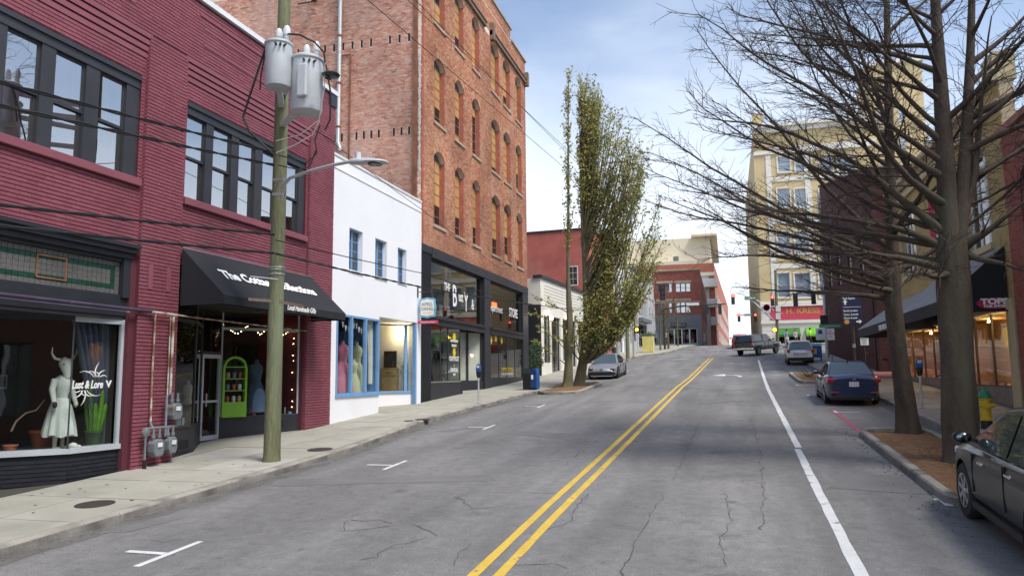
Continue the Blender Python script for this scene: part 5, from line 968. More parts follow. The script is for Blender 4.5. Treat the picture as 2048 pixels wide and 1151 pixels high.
text(mw, 'lettering', 'SUPPORT ARTISTS', 'letter_yellow', FL, 41.7, 2.9, -.042, .3, 'CENTER', xs=.95, bold=.006); text(mw, 'lettering', 'FROM THE HERE APPALACHIA', 'letter_white', FL, 41.7, 2.68, -.042, .18, 'CENTER', xs=.95, bold=.002)
# ---------------------------------------------------------------- further up the left side (the building line bends right)
FB = Fr((-12.2, 46.3, 0), (3.4, 45.7, 0))
def zb_(u): p = FB.P(u, 0); return zg(p.x, p.y)+.15
def shell(t, m, fr, u0, u1, z0, z1, holes, depth=12, d1=0):
    wall(t, 'wall', m, fr, u0, u1, z0, z1, holes, -.35, d1); MB().fb(fr, u0, u0+.3, z0, z1, -depth, -.35).build('side_wall', m, t); MB().fb(fr, u1-.3, u1, z0, z1, -depth, -.35).build('side_wall', m, t); MB().fb(fr, u0+.3, u1-.3, z1-.5, z1-.4, -depth, -.35).build('roof', 'charcoal', t); MB().fb(fr, u0+.3, u1-.3, z0, z1-.5, -depth, -depth+.2).build('rear_wall', m, t)
# cream shop
cb = thing('cream_building', 'low cream-painted shop with dark posts and globe lamps behind the budding tree', 'building', FB.P(9, zb_(9)))
hs_ = [(3.35, 5.0, 3.5, 6.75), (5.1, 7.3, 2.6, 6.75), (7.9, 10.4, 3.7, 6.8), (10.5, 11.6, 3.0, 6.8), (12.2, 15.8, 4.0, 6.9)]
shell(cb, 'cream_paint', FB, 2.7, 16.2, 1.8, 9.2, hs_); MB().fb(FB, 2.6, 16.25, 9.2, 9.42, -.5, .12).build('coping', 'charcoal', cb)
for i in range(5): MB().fb(FB, 3.5, 15.8, 7.9+i*.22, 8.0+i*.22, 0, .025).build('siding_band', 'cream_paint', cb)
for i, h in enumerate(hs_):
    window(cb, 'charcoal', 'glass_shop', FB, h[0]+.01, h[1]-.01, h[2], h[3], -.12, .08, .08, 2, 3, .05, name='door' if i in (1, 3) else 'window')
room(cb, 'room_dark', FB, 2.9, 16, 2.5, 7, -4, -.36)
MB().fb(Fr(FB.P(2.7, 0, 0), -FB.N, -FB.U), -.01, 12, 1.5, 7.4, -.02, .03).build('side_paint', 'black_paint', cb)
for i, u in enumerate((4.2, 9.1)):
    o = MB().ball((0, 0, 0), .16, 12, 8).build('globe', 'bulb_white', None, smooth=60); o.location = FB.P(u, 6.55, .25); tag(o, 'lit white globe lamp on the cream shop, '+('nearer one' if i == 0 else 'farther one'), 'lamp', 'globe lamps on the cream shop'); MB().bar((0, 0, .14), (-.25, 0, .2), .03).build('bracket', 'iron', o, world=False)
# orange/red brick block with a tall bare side wall toward the camera
ob = thing('brick_building', 'tall red brick block with a blank side wall rising behind the cream shop', 'building', FB.P(21, zb_(21)))
hs_ = [(17.2, 18.2, 4.5, 8.2), (19.2, 20.2, 4.5, 8.2), (21.4, 22.4, 4.6, 8.3), (23.6, 24.6, 4.8, 8.4), (17.4, 18.6, 10, 12.4), (20.0, 21.2, 10, 12.4), (23, 24.2, 10, 12.4)]
shell(ob, 'orange_brick', FB, 16.21, 25.4, 2.6, 15.0, hs_, 24)
MB().fb(Fr(FB.P(16.21, 0, 0), -FB.N, -FB.U), .36, 24, 2.6, 14.99, 0, .03).build('side_face', 'red_wall', ob); MB().fb(FB, 16.1, 25.5, 15.0, 15.15, -24, .12).build('coping', 'charcoal', ob); MB().fb(FB, 16.3, 25.3, 9.2, 9.35, 0, .1).build('string_course', 'stone_sill', ob)
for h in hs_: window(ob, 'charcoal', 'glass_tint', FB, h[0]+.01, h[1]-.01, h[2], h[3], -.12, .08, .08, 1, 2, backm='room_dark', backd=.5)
sfr = Fr(FB.P(16.21, 0, 0), -FB.N, -FB.U); window(ob, 'white_trim', 'glass_dusty', sfr, 1.0, 1.9, 10.2, 11.9, .06, .08, .08, 2, 3, backm='room_dark', backd=.02)
for u, m, l in ((20.6, 'letter_yellow', 'yellow'), (22.9, 'denim', 'blue'), (18.7, 'sign_red', 'red')):
    o = MB().fb(FB, u, u+.5, 4.9, 6.9, .06, .1).build('wall_banner', m, None); tag(o, l+' banner on the orange brick shop front beyond the twin trees', 'banner')
# white slice with black awning and purple sign
wn = thing('white_building', 'narrow white building with a small black awning and purple sign up the left side', 'building', FB.P(27, zb_(27)))
shell(wn, 'white_stucco', FB, 25.41, 29.6, 2.9, 13.2, [(26.0, 27.2, 4.6, 7.4), (27.9, 29.0, 4.8, 11.6)])
window(wn, 'charcoal', 'glass_tint', FB, 27.91, 28.99, 4.8, 11.6, -.12, .08, .08, 1, 6, backm='room_dark'); window(wn, 'charcoal', 'glass_tint', FB, 26.01, 27.19, 4.6, 7.4, -.12, .08, .08, 1, 1, name='door', backm='room_dark')
a = thing('awning', 'small black awning on the narrow white building', 'awning', FB.P(27, 8)); MB().prism([FB.P(25.9, 8.5, .01), FB.P(25.9, 7.5, 1.0), FB.P(25.9, 7.3, 1.0), FB.P(25.9, 7.3, .01)], FB.U*2.0).build('canopy', 'awning_black', a); MB().bar(FB.P(25.9, 7.4, .02), FB.P(25.9, 7.4, .98), .03).build('awning_frame', 'iron', a)
o = MB().fb(FB, 26.6, 26.7, 8.9, 10.1, .1, 1.0).build('blade_sign', 'purple', None); tag(o, 'purple blade sign above the small black awning', 'sign'); MB().fb(FB, 26.58, 26.599, 9.2, 9.7, .3, .8).build('emblem', 'letter_white', o)
# grey rendered block up to the corner
gb = thing('grey_building', 'grey rendered corner building with tall pilasters and dark windows', 'building', FB.P(38, zb_(38)))
hs_ = [(30.3, 31.6, 5.8, 10.6), (32.4, 33.7, 5.9, 10.7), (34.6, 36.3, 6.2, 10.8)]+[(37.3+i*1.0, 38.0+i*1.0, 9.2, 11.2) for i in range(6)]+[(44.2, 45.4, 6.2, 10.6), (46.2, 47.4, 6.2, 10.6), (37.4, 42.8, 5.6, 8.3)]
shell(gb, 'grey_render', FB, 29.61, 48.4, 3.4, 13.9, hs_); MB().fb(FB, 29.61, 48.5, 13.9, 14.1, -.5, .15).build('coping', 'grey_paint', gb); MB().fb(FB, 29.61, 48.4, 11.7, 11.85, 0, .12).build('cornice', 'grey_render', gb)
for u in (29.8, 31.75, 33.85, 36.5, 43.4, 45.6, 47.6): MB().fb(FB, u, u+.5, 3.6, 11.7, 0, .14).build('pilaster', 'grey_render', gb)
for h in hs_: window(gb, 'charcoal', 'glass_tint', FB, h[0]+.01, h[1]-.01, h[2], h[3], -.12, .07, .08, 1, 3 if h[3]-h[2] > 3 else 1, backm='room_dark', backd=.6)
MB().fb(FB, 37.2, 43.0, 8.5, 8.9, 0, .6).build('canopy', 'grey_paint', gb)
MB().fb(FB, 33.8, 36.6, 12.6, 13.3, .0, .05).build('name_board', 'grey_paint', gb)
# ---------------------------------------------------------------- across the junction, left
FC = Fr((0, 100, 0), (1, 0, 0), (0, -1, 0)); zc = 6.2
def fy(px, py, Y): p = atY(px, py, Y); return p.x, p.z
def rect(x0, y0, x1, y1, Y): a = atY(x0, y1, Y); b = atY(x1, y0, Y); return (a.x, b.x, a.z, b.z)
kb = thing('brick_building', 'three-storey red brick corner building with a grey-painted shop across the junction', 'building', (-6, 100, zc))
xl, xr = -9.2, -3.05; zt = 16.1
hw = [rect(1315, 566, 1344, 585, 100), rect(1351, 565, 1381, 584, 100), rect(1315, 602, 1344, 627, 100), rect(1351, 601, 1381, 626, 100)]; sh = rect(1334, 656, 1394, 688, 100)
wall(kb, 'wall', 'far_mortar', FC, xl, xr, 10.3, zt, hw, -.4, -.01); bricks(kb, 'far_brick', FC, xl, xr, 10.3, zt-.05, hw, seed=51, ch=.16, bl=.44, jt=.02)
wall(kb, 'shop_wall', 'grey_paint', FC, xl, xr, 5.8, 10.3, [sh], -.4, .02); MB().fb(FC, xl-.1, xr+.1, zt, zt+.2, -.5, .15).build('coping', 'stone_sill', kb)
for h in hw:
    MB().fb(FC, h[0]-.1, h[1]+.1, h[3], h[3]+.32, -.01, .06).build('lintel', 'stone_sill', kb); w3 = (h[1]-h[0])/3
    for i in range(3): window(kb, 'grey_paint', 'glass_sky', FC, h[0]+w3*i+.01, h[0]+w3*(i+1)-.01, h[2], h[3], -.1, .07, .08, 1, 2, backm='room_white' if i != 1 or h[2] < 12 else 'room_black', backd=.3)
MB().fb(FC, xl, xr, 11.9, 12.05, 0, .06).build('string_course', 'stone_sill', kb)
n = 4
for i in range(n): window(kb, 'white_trim', 'glass_shop', FC, sh[0]+(sh[1]-sh[0])*i/n, sh[0]+(sh[1]-sh[0])*(i+1)/n, sh[2] if i != 1 else 6.35, sh[3], -.05, .07, .08, 1, 1 if i != 1 else 2, name='window' if i != 1 else 'door')
room(kb, 'room_dark', FC, sh[0], sh[1], sh[2]-.1, sh[3], -3, -.42); sb = rect(1342, 645, 1373, 655, 100); o = MB().fb(FC, sb[0], sb[1], sb[2], sb[3], .03, .09).build('sign_board', 'charcoal', kb); text(kb, 'lettering', 'EMPORIUM', 'letter_grey', FC, (sb[0]+sb[1])/2, sb[2]+.2, .1, .42, 'CENTER', xs=.8)
def figure(lab, x, y, z, top, bot, name='mannequin', cat='mannequin', grp=None, h=1.72, skin='mannequin_skin'):
    t = thing(name, lab, cat, (x, y, z), grp); k = h/1.72
    for s in (-1, 1): MB().tube([(x+s*.09, y, z), (x+s*.09, y, z+.45*k), (x+s*.08, y, z+.9*k)], [.05, .06, .085], 8).build('leg', bot, t, smooth=60); MB().tube([(x+s*.2, y, z+1.4*k), (x+s*.25, y, z+1.12*k), (x+s*.24, y-.05, z+.85*k)], [.055, .045, .035], 8).build('arm', top, t, smooth=60)
    MB().lathe([(.05, z+.82*k), (.17, z+.85*k), (.14, z+1.08*k), (.2, z+1.35*k), (.16, z+1.45*k), (.05, z+1.5*k), (.05, z+1.55*k)], (x, y, 0), 14, sy=.6).build('torso', top, t, smooth=60); MB().ball((x, y, z+1.63*k), (.08, .095, .12)).build('head', skin, t, smooth=60)
for i, (px, tp, bt, lab) in enumerate(((1369, 'cloth_red', 'cloth_dark', 'mannequin in a red top in the corner shop, left of three'), (1377, 'cloth_white', 'room_dark', 'mannequin in a white jacket in the corner shop, middle of three'), (1386, 'cloth_red', 'cloth_white', 'mannequin in a red dress in the corner shop, right of three'))):
    p = atY(px, 680, 100.8); figure(lab, p.x, 100.8, 6.3, tp, bt, grp='mannequins in the corner shop')
FE = Fr((xr, 100, 0), (0, 1, 0), (1, 0, 0))
hh = [(2+i*2.6, 3.2+i*2.6, z, z+1.9) for i in range(10) for z in (10.2, 13.2)]
wall(kb, 'street_wall', 'far_mortar', FE, .02, 28, 5.5, zt-.3, hh, -.35, 0)
for h in hh: window(kb, 'charcoal', 'glass_tint', FE, h[0], h[1], h[2], h[3], -.12, .08, .06, 1, 2, backm='room_dark')
MB().fb(FE, .3, 9, 5.6, 9.9, 0, .03).build('painted_panel', 'red_wall', kb); MB().box(xl, xr-.35, 100.4, 128, zt-.6, zt-.5).build('roof', 'charcoal', kb); MB().box(xl, xl+.3, 100.4, 128, 6, zt-.5).build('side_wall', 'far_mortar', kb)
for z in (6.9, 7.5): MB().fb(FE, 3.0+z-6.9, 3.5+z-6.9, z, z+.5, .03, .25).build('meter_box', 'galv', kb)
# apartment block behind it
YA = 132; xa = atY(1431, 620, YA).x; za = atY(1428, 525, YA).z
ap = thing('apartment_block', 'brick and cream apartment block with white balconies behind the corner building', 'building', (-10, YA, 6)); FA = Fr((0, YA, 0), (1, 0, 0), (0, -1, 0)); FAE = Fr((xa, YA, 0), (.026, 1, 0))
r1 = rect(1396, 545, 1414, 563, YA)
wall(ap, 'front_wall', 'apt_brick', FA, -24, xa, 5, za, [r1], -.4, 0); MB().fb(FA, -24, xa+.1, za-2.2, za-1.6, 0, .12).build('band', 'apt_cream2', ap)
pane(ap, 'glass_sky', FA, r1[0], r1[1], r1[2], r1[3], -.3); MB().fb(FA, xa-2.1, xa-.9, 6, za-2.2, .0, .05).build('grey_strip', 'grey_render', ap)
hw = [(3+i*7.5, 5.4+i*7.5, z, z+1.9) for i in range(11) for z in [8.5+k*3.3 for k in range(int((za-9.5)/3.3))]]
wall(ap, 'street_wall', 'apt_brick', FAE, .4, 88, 2, za, hw, -.4, 0)
for h in hw: window(ap, 'white_trim', None, FAE, h[0], h[1], h[2], h[3], .1, .12, .4, 1, 1); pane(ap, 'glass_sky', FAE, h[0], h[1], h[2], h[3], -.3)
for py, x0 in ((572, 1400), (612, 1415), (648, 1422)):
    p = atY(x0, py, YA-1.6); q = atY(1435, py, YA-1.6); b = MB().box(p.x, q.x, YA-1.6, YA-.02, p.z-.15, p.z+.1).build('balcony', 'apt_cream2', ap)
    MB().box(p.x, q.x, YA-1.6, YA-1.54, p.z+.1, p.z+1.25).build('balustrade', 'white_trim', b); MB().box(q.x-.06, q.x, YA-1.54, YA-.02, p.z+.1, p.z+1.25).build('balustrade', 'white_trim', b)
pu = rect(1318, 474, 1412, 541, YA+6); pv = atY(1431, 522, YA+6)
MB().box(pu[0]-8, pu[1]+.6, YA+6, YA+30, 12, pu[3]).build('penthouse', 'apt_cream', ap); MB().box(pu[1]-2.6, pu[1]+1.9, YA+4.6, YA+40, pu[3]+.02, pu[3]+.4).build('roof_canopy', 'apt_cream', ap); MB().box(pu[0]-8, pu[1]-2, YA+2, YA+6, za, za+.9).build('terrace_wall', 'apt_cream2', ap)
ws = rect(1347, 512, 1357, 533, YA+5.9); pane(ap, 'glass_tint', Fr((0, YA+5.95, 0), (1, 0, 0), (0, -1, 0)), ws[0], ws[1], ws[2], ws[3], 0, 'window')
# ---------------------------------------------------------------- across the junction, right: dime-store building
YK = 90; FK = Fr((0, YK, 0), (1, 0, 0), (0, -1, 0)); kx0 = 3.85; kx1 = 17
kr = thing('tan_building', 'tall tan and white terracotta building with a red name band across the junction', 'building', (8, YK, 6))
zt = atY(1580, 262, YK).z; wn_ = []
for (a, b) in ((545, 595), (462, 508), (376, 415), (312, 345)):
    for x0, x1 in ((1556, 1579), (1591, 1621), (1640, 1664), (1676, 1706)):
        wn_.append(rect(x0, a, x1, b, YK))
shz = atY(1600, 655, YK).z; shops = [(5.6, 7.9, 5.9, shz), (8.5, 11.3, 5.9, shz), (11.9, 15.5, 5.9, shz)]
wall(kr, 'wall', 'kress_tan', FK, kx0, kx1, shz+2.6, zt, wn_, -.4, 0); wall(kr, 'shop_wall', 'kress_white', FK, kx0, kx1, 5.5, shz+2.6, shops, -.4, .02)
MB().box(kx0, kx0+.35, YK+.4, YK+40, 5, zt).build('side_wall', 'kress_tan', kr); MB().box(kx0+.4, kx1, YK+.4, YK+40, zt-1, zt-.9).build('roof', 'charcoal', kr)
bnd = rect(1541, 606, 1790, 640, YK); MB().fb(FK, bnd[0], 10.5, bnd[2], bnd[3], .02, .12).build('name_band', 'kress_red', kr); MB().fb(FK, 10.5, kx1, bnd[2], bnd[3], .02, .118).build('name_band', 'kress_orange', kr); text(kr, 'lettering', 'S. H. KRESS & CO', 'gold', FK, 5.62, bnd[2]+.68, .125, .86, xs=1.08, bold=.025)
for z, hgt, d in ((bnd[3]+.02, .35, .3), (bnd[3]+.4, .16, .18), (bnd[2]-.4, .34, .2)): MB().fb(FK, kx0-.05, kx1, z, z+hgt, 0, d).build('cornice', 'kress_white', kr)
MB().fb(FK, kx0-.1, kx1, zt-.02, zt+.5, -.4, .3).fb(FK, kx0-.2, kx1, zt+.5, zt+.9, -.4, .7).build('cornice', 'kress_white', kr); MB().fb(FK, kx0, kx0+1.2, zt+.9, zt+2.4, -.5, .2).build('parapet_block', 'kress_tan', kr); MB().fb(FK, kx0, kx1, zt-2.6, zt-2.2, 0, .15).build('cornice', 'kress_white', kr)
for h in wn_:
    MB().fb(FK, h[0]-.12, h[0], h[2]-.1, h[3]+.1, 0, .07).fb(FK, h[1], h[1]+.12, h[2]-.1, h[3]+.1, 0, .07).fb(FK, h[0], h[1], h[3], h[3]+.12, 0, .07).fb(FK, h[0], h[1], h[2]-.12, h[2], 0, .1).build('architrave', 'kress_white', kr); window(kr, 'white_trim', 'glass_tint2', FK, h[0], h[1], h[2], h[3], -.1, .08, .08, 1, 2, backm='blind', backd=.12)
for x in (1548, 1626): p = atY(x, 560, YK); q = p.x; MB().fb(FK, q-.28, q+.28, bnd[3]+.6, zt-2.7, .0, .06).build('pilaster', 'kress_white', kr)
for i in range(4):
    z = atY(1600, (535, 445, 360, 300)[i], YK).z; MB().fb(FK, kx0+1.7, kx1, z, z+.5, 0, .08).build('spandrel', 'kress_white', kr)
for i in range(5): MB().fb(FK, kx0+.1, 5.4, 6.2+i*.62, 6.7+i*.62, .02, .05).build('rusticated_block', 'kress_white', kr)
for i, (s, m) in enumerate(zip(shops, ('awning_green2', 'awning_green', 'awning_green'))):
    window(kr, 'charcoal', 'glass_shop', FK, s[0], s[1], s[2], s[3], -.15, .1, .1, 2, 1); a = thing('awning', ('dark green awning over the left shop opening of the tan building', 'bright green awning over the middle shop opening of the tan building', 'bright green awning over the right shop opening of the tan building')[i], 'awning', FK.P((s[0]+s[1])/2, s[3]-.4, .5)); MB().prism([FK.P(s[0], s[3]-.02, .03), FK.P(s[0], s[3]-.75, .9), FK.P(s[0], s[3]-1.0, .9), FK.P(s[0], s[3]-1.0, .03)], (s[1]-s[0], 0, 0)).build('canopy', m, a, fix=True); MB().bar(FK.P(s[0]+.05, s[3]-.95, .05), FK.P(s[0]+.05, s[3]-.95, .88), .04).build('awning_frame', 'iron', a)
room(kr, 'room_dark', FK, kx0+.5, kx1, 5.95, shz, -4, -.42)
rd = random.Random(3)
for i in range(9):
    o = MB().box(-.25, .25, -.2, .2, 0, .5).build('shop_goods', rd.choice(['cloth_red', 'pine_wood', 'letter_yellow', 'blind', 'terracotta']), None, bevel=.02); o.location = (8.9+(i % 3)*.8, YK+1.2, 6.05+(i//3)*.56); tag(o, 'goods in the bright green awning shop, %s shelf, %s' % (('bottom', 'middle', 'top')[i//3], ('left', 'centre', 'right')[i % 3]), 'goods', 'goods in the green-awning shop')
tw = thing('tower_block', 'pale yellow tower rising behind the bare trees', 'building', (25, 122, 6)); p = rect(1772, 122, 1842, 700, 122)
FT = Fr((0, 122, 0), (1, 0, 0), (0, -1, 0)); th = [(p[0]+1+i*1.45, p[0]+1.8+i*1.45, 12+k*4, 14.2+k*4) for i in range(3) for k in range(8)]
wall(tw, 'wall', 'kress_tan', FT, p[0], p[1], 4, p[3], th, -.4, 0); MB().box(p[0], p[0]+.3, 122.4, 132, 4, p[3]).build('side_wall', 'kress_tan', tw); MB().fb(FT, p[0]-.3, p[1]+.3, p[3], p[3]+.6, -8, .3).build('cornice', 'kress_white', tw)
for h in th: window(tw, 'white_trim', 'glass_sky', FT, h[0], h[1], h[2], h[3], -.1, .08, .08, 1, 2, backm='room_white')
# ---------------------------------------------------------------- right side, building line X = 8.1
FR = Fr((8.1, 0, 0), (0, 1, 0), (-1, 0, 0))
db = thing('brick_building', 'dark maroon brick building on the right before the junction', 'building', (8.1, 56, zg(8.1, 56)))
dh = [(48.5, 50.2, 8.2, 11.2, .5), (53.2, 54.9, 8.6, 11.6, .5), (58.2, 59.9, 9, 12, .5), (63, 64.7, 9.4, 12.4, .5)]
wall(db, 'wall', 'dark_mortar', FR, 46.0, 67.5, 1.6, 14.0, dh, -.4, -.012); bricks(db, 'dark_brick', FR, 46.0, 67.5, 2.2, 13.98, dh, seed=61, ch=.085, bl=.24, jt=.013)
P_ = FR.P; MB().prism([P_(46.0, 14.0, -.4), P_(67.5, 14.0, -.4), P_(67.5, 18.3, -.4), P_(46.6, 14.2, -.4), P_(46.0, 14.1, -.4)], FR.N*.39).build('raked_parapet', 'dark_mortar', db, fix=True)
for k in range(48):
    z = 14.02+k*.0875; u = 46.6+(z-14.2)/4.1*20.9; bb_ = MB().fb(FR, max(46.1, u), 67.5, z, z+.074, -.03, 0); bb_.c = [random.random()]*6; bb_.build('brick_course', 'dark_brick', db)
MB().bar(P_(46.5, 14.28, -.18), P_(67.5, 18.4, -.18), .6, .16).build('coping', 'dark_mortar', db)
for h in dh:
    window(db, 'white_trim', 'glass_tint', FR, h[0], h[1], h[2], h[3]-.3, -.15, .08, .08, 1, 2, backm='room_dark'); mb = MB(); arch_fill(mb, FR, h, -.3, -.02); mb.fb(FR, h[0], h[1], h[3]-.3, h[3], -.3, -.16); mb.build('arch_head', 'dark_mortar', db)
fe = Fr((0, 46, 0), (1, 0, 0), (0, -1, 0)); MB().fb(fe, 8.1, 26, 1.6, 14.3, -.3, -.012).build('side_wall', 'dark_mortar', db); bricks(db, 'dark_brick', fe, 8.1, 12, 2.2, 14.2, [], seed=66, ch=.085, bl=.24, jt=.013, one='side_brickwork'); MB().box(8.5, 26, 46.3, 67.3, 13.4, 13.5).build('roof', 'charcoal', db); MB().box(8.5, 26, 67.2, 67.5, 2, 18.3).build('side_wall', 'dark_mortar', db)
# recessed panel, conduit and standpipe on the dark wall
MB().fb(FR, 46.6, 46.9, 2.6, 9.5, 0, .06).build('pilaster', 'dark_mortar', db); q = atX(1745, 705, 8.02); o = MB().bar((8.0, q.y, q.z), (7.8, q.y, q.z), .16).ball((7.78, q.y-.1, q.z), .09, 8, 6).ball((7.78, q.y+.1, q.z), .09, 8, 6).build('standpipe', 'rust', None, smooth=50); tag(o, 'twin brass fire standpipe on the dark brick wall', 'standpipe')
# yellow brick shoe shop
yb = thing('brick_building', 'yellow brick shoe shop with metal awnings behind the bare trees', 'building', (8.1, 33, zg(8.1, 33)))
w1 = (26.35, 28.9, 6.62, 9.75); w2 = (31.0, 33.6, 6.8, 9.9); w3 = (36, 38.6, 7.0, 10.1); sf = (25.3, 40.6, -1, 4.45)
wall(yb, 'wall', 'yellow_mortar', FR, 24.8, 41, 1, 11.3, [w1, w2, w3, sf], -.4, -.012); bricks(yb, 'yellow_brick', FR, 24.8, 41, 4.5, 11.28, [w1, w2, w3], seed=71, ch=.078, bl=.22, jt=.012); MB().fb(FR, 24.76, 41.05, 11.3, 11.55, -.5, .2).build('coping', 'yellow_stone', yb); MB().fb(FR, 24.76, 41.05, 10.5, 10.72, -.01, .12).build('cornice', 'yellow_stone', yb); MB().fb(FR, 24.8, 25.8, 11.55, 12.2, -.5, .1).build('parapet_block', 'yellow_stone', yb)
MB().box(8.5, 24, 40.7, 41, 1.5, 11.3).build('side_wall', 'yellow_mortar', yb); MB().box(8.5, 24, 25.4, 40.7, 10.4, 10.5).build('roof', 'charcoal', yb); MB().fb(FR, 24.82, 25.25, 1.2, 4.5, -.01, .1).build('pilaster', 'yellow_stone', yb)
for h in (w1, w2, w3):
    MB().fb(FR, h[0]-.1, h[1]+.1, h[2]-.2, h[2], -.3, .1).build('sill', 'yellow_stone', yb)
    for i in range(3): a = h[0]+(h[1]-h[0])*i/3; window(yb, 'white_trim', 'glass_tint', FR, a+.01, a+(h[1]-h[0])/3-.01, h[2], h[3], -.2, .08, .08, 1, 2, backm='room_dark')
MB().fb(FR, 24.85, 41, 4.45, 4.75, 0, .12).build('shop_cornice', 'yellow_stone', yb)
def metal_awning(a, b, zt, zf, out, lab, txt):
    t = thing('awning', lab, 'awning', FR.P((a+b)/2, zf, out/2)); n = int((b-a)/.16)
    MB().poly([FR.P(a, zt, .03), FR.P(b, zt, .03), FR.P(b, zf, out), FR.P(a, zf, out)]).build('roof_sheet', 'metal_roof', t)
    for i in range(n+1): u = a+(b-a)*i/n; MB().bar(FR.P(u, zt+.02, .03), FR.P(u, zf+.02, out), .022, .04).build('rib', 'metal_roof', t)
    for u in (a, b): MB().prism([FR.P(u, zt, .03), FR.P(u, zf, out), FR.P(u, zf-.4, out), FR.P(u, zf-.4, .03)], (0, .02 if u == b else -.02, 0)).build('end_panel', 'awning_black', t, fix=True)
    MB().fb(FR, a, b, zf-.4, zf, out, out+.02).build('valance', 'awning_black', t); return t
t = metal_awning(25.4, 31.9, 6.35, 4.8, 1.75, 'grey ribbed metal awning with black ends and a red oval shop badge', 1)
fe = Fr((0, 25.37, 0), (1, 0, 0), (0, -1, 0)); c = atY(1990, 606, 25.37)
MB().prism([fe.P(c.x+.5*math.cos(k*math.pi/14), c.z+.165*math.sin(k*math.pi/14), .0) for k in range(28)], (0, -.03, 0)).build('badge', 'tops_red', t, fix=True); text(t, 'lettering', 'TOPS', 'letter_white', fe, c.x-.02, c.z-.02, .035, .23, 'CENTER', xs=1.3, bold=.012); text(t, 'lettering', 'FOR SHOES', 'letter_white', fe, c.x, c.z-.12, .035, .1, 'CENTER', xs=1.2, bold=.004)
t = metal_awning(33.6, 41.0, 6.0, 4.75, 1.75, 'grey ribbed metal awning with black ends, farther from the camera', 0); text(t, 'lettering', 'TOPS FOR SHOES', 'letter_white', Fr(FR.O, (0, -1, 0), (-1, 0, 0)), -35.6, 4.43, 1.775, .3, xs=.9, bold=.01)
for u in (25.3, 32.6, 40.2): MB().fb(FR, u, u+.4, 1.2, 4.5, -.3, .02).build('shop_pier', 'yellow_stone', yb)
gl = [25.7, 27.4, 29.1, 30.6, 32.58]
for a, b in zip(gl, gl[1:]):
    MB().fb(FR, a, b, 1.3, 2.15, -.3, -.05).build('bulkhead', 'marble', yb); f = MB().fb(FR, a, a+.05, 2.15, 4.45, -.12, -.06).fb(FR, b-.03, b, 2.15, 4.45, -.12, -.06).fb(FR, a+.05, b-.03, 2.15, 2.2, -.12, -.06).build('window', 'dark_wood', yb); pane(f, 'glass', FR, a+.03, b-.01, 2.17, 4.45, -.09)
gl = [33.0, 34.6, 36.2, 38.2, 40.2]
for a, b in zip(gl, gl[1:]):
    MB().fb(FR, a, b, 1.6, 2.4, -.3, -.05).build('bulkhead', 'marble', yb); f = MB().fb(FR, a, a+.05, 2.4, 4.45, -.12, -.06).fb(FR, b-.03, b, 2.4, 4.45, -.12, -.06).build('window', 'dark_wood', yb); pane(f, 'glass', FR, a+.03, b-.01, 2.4, 4.45, -.09)
room(yb, 'display_brown', FR, 25.7, 32.6, 2.1, 4.45, -1.5, -.31, floor='pine_wood'); room(yb, 'display_brown', FR, 33.0, 40.2, 2.35, 4.45, -1.5, -.31, floor='pine_wood')
for i, u in enumerate((27.0, 29.6, 34.4, 37.4)):
    o = MB().lathe([(.03, .12), (.05, .1), (.09, 0), (.01, .002)], (0, 0, 0), 10).build('spot_lamp', 'lamp_disc', None); o.location = FR.P(u, 4.32, -.7); tag(o, 'warm display spot lamp in the shoe shop window, %s from the near end' % ('first', 'second', 'third', 'fourth')[i], 'lamp', 'spot lamps in the shoe shop'); MB().cyl((0, 0, .12), (0, 0, .13), .04).build('base', 'iron', o, world=False)
    l = bpy.data.lights.new('spot_lamp_light', 'POINT'); l.energy = 22; l.color = (1, .68, .32); l.shadow_soft_size = .08; lo = bpy.data.objects.new('spot_lamp_light', l); COL.objects.link(lo); lo.parent = o; lo.location = (0, 0, -.12)
rd = random.Random(12)
for i in range(14):
    u = 26.6+i*.42 if i < 7 else 33.5+(i-7)*.6; o = MB().prism([(0, -.13, 0), (0, .13, 0), (0, .13, .04), (0, .0, .07), (0, -.06, .13), (0, -.13, .13)], (.09, 0, 0)).build('shoe', rd.choice(['pine_wood', 'cloth_dark', 'bone', 'terracotta']), None, fix=True, bevel=.015); o.location = FR.P(u, (2.12 if i < 7 else 2.37), -.5-.2*(i % 2)); o.rotation_euler[2] = rd.uniform(0, 3); tag(o, 'shoe on display in the %s shoe shop window, %s from the near end' % (('near', 'far')[i//7], ('first', 'second', 'third', 'fourth', 'fifth', 'sixth', 'seventh')[i % 7]), 'shoe', 'shoes in the shop window')
# nearer red brick building at the right edge
rn = thing('brick_building', 'red brick building at the right edge of the picture, nearest the camera', 'building', (8.05, 18, zg(8.05, 18)))
FN = Fr((8.03, 0, 0), (0, 1, 0), (-1, 0, 0)); nh = [h for y_ in (21.5, 17, 12.5, 8, 3.5, -1, -5.5, -10, -14.5) for h in ((y_, y_+2.2, 1.2+y_*.05, 4.6), (y_, y_+2.1, 6, 8.4, .4))]
wall(rn, 'wall', 'far_mortar', FN, -40, 24.75, -3, 9.5, nh, -.4, -.012); bricks(rn, 'far_brick', FN, 20.5, 24.75, 1, 9.45, nh, seed=81, ch=.078, bl=.22, jt=.012); MB().fb(FN, -40, 24.75, 9.5, 9.7, -.5, .15).build('coping', 'far_mortar', rn); MB().box(8.4, 20, 24.5, 24.75, 0, 9.5).build('side_wall', 'far_mortar', rn); MB().box(8.4, 20, -40, -39.7, -3, 9.5).build('side_wall', 'far_mortar', rn); MB().box(8.4, 20, -39.7, 24.5, 9, 9.1).build('roof', 'charcoal', rn)
for h in nh: window(rn, 'charcoal', 'glass_tint', FN, h[0], h[1], h[2], h[3], -.2, .09, .08, 2, 2, backm='room_dark')
# ---------------------------------------------------------------- street furniture
def gz(x, y, c=.15): return zg(x, y)+c
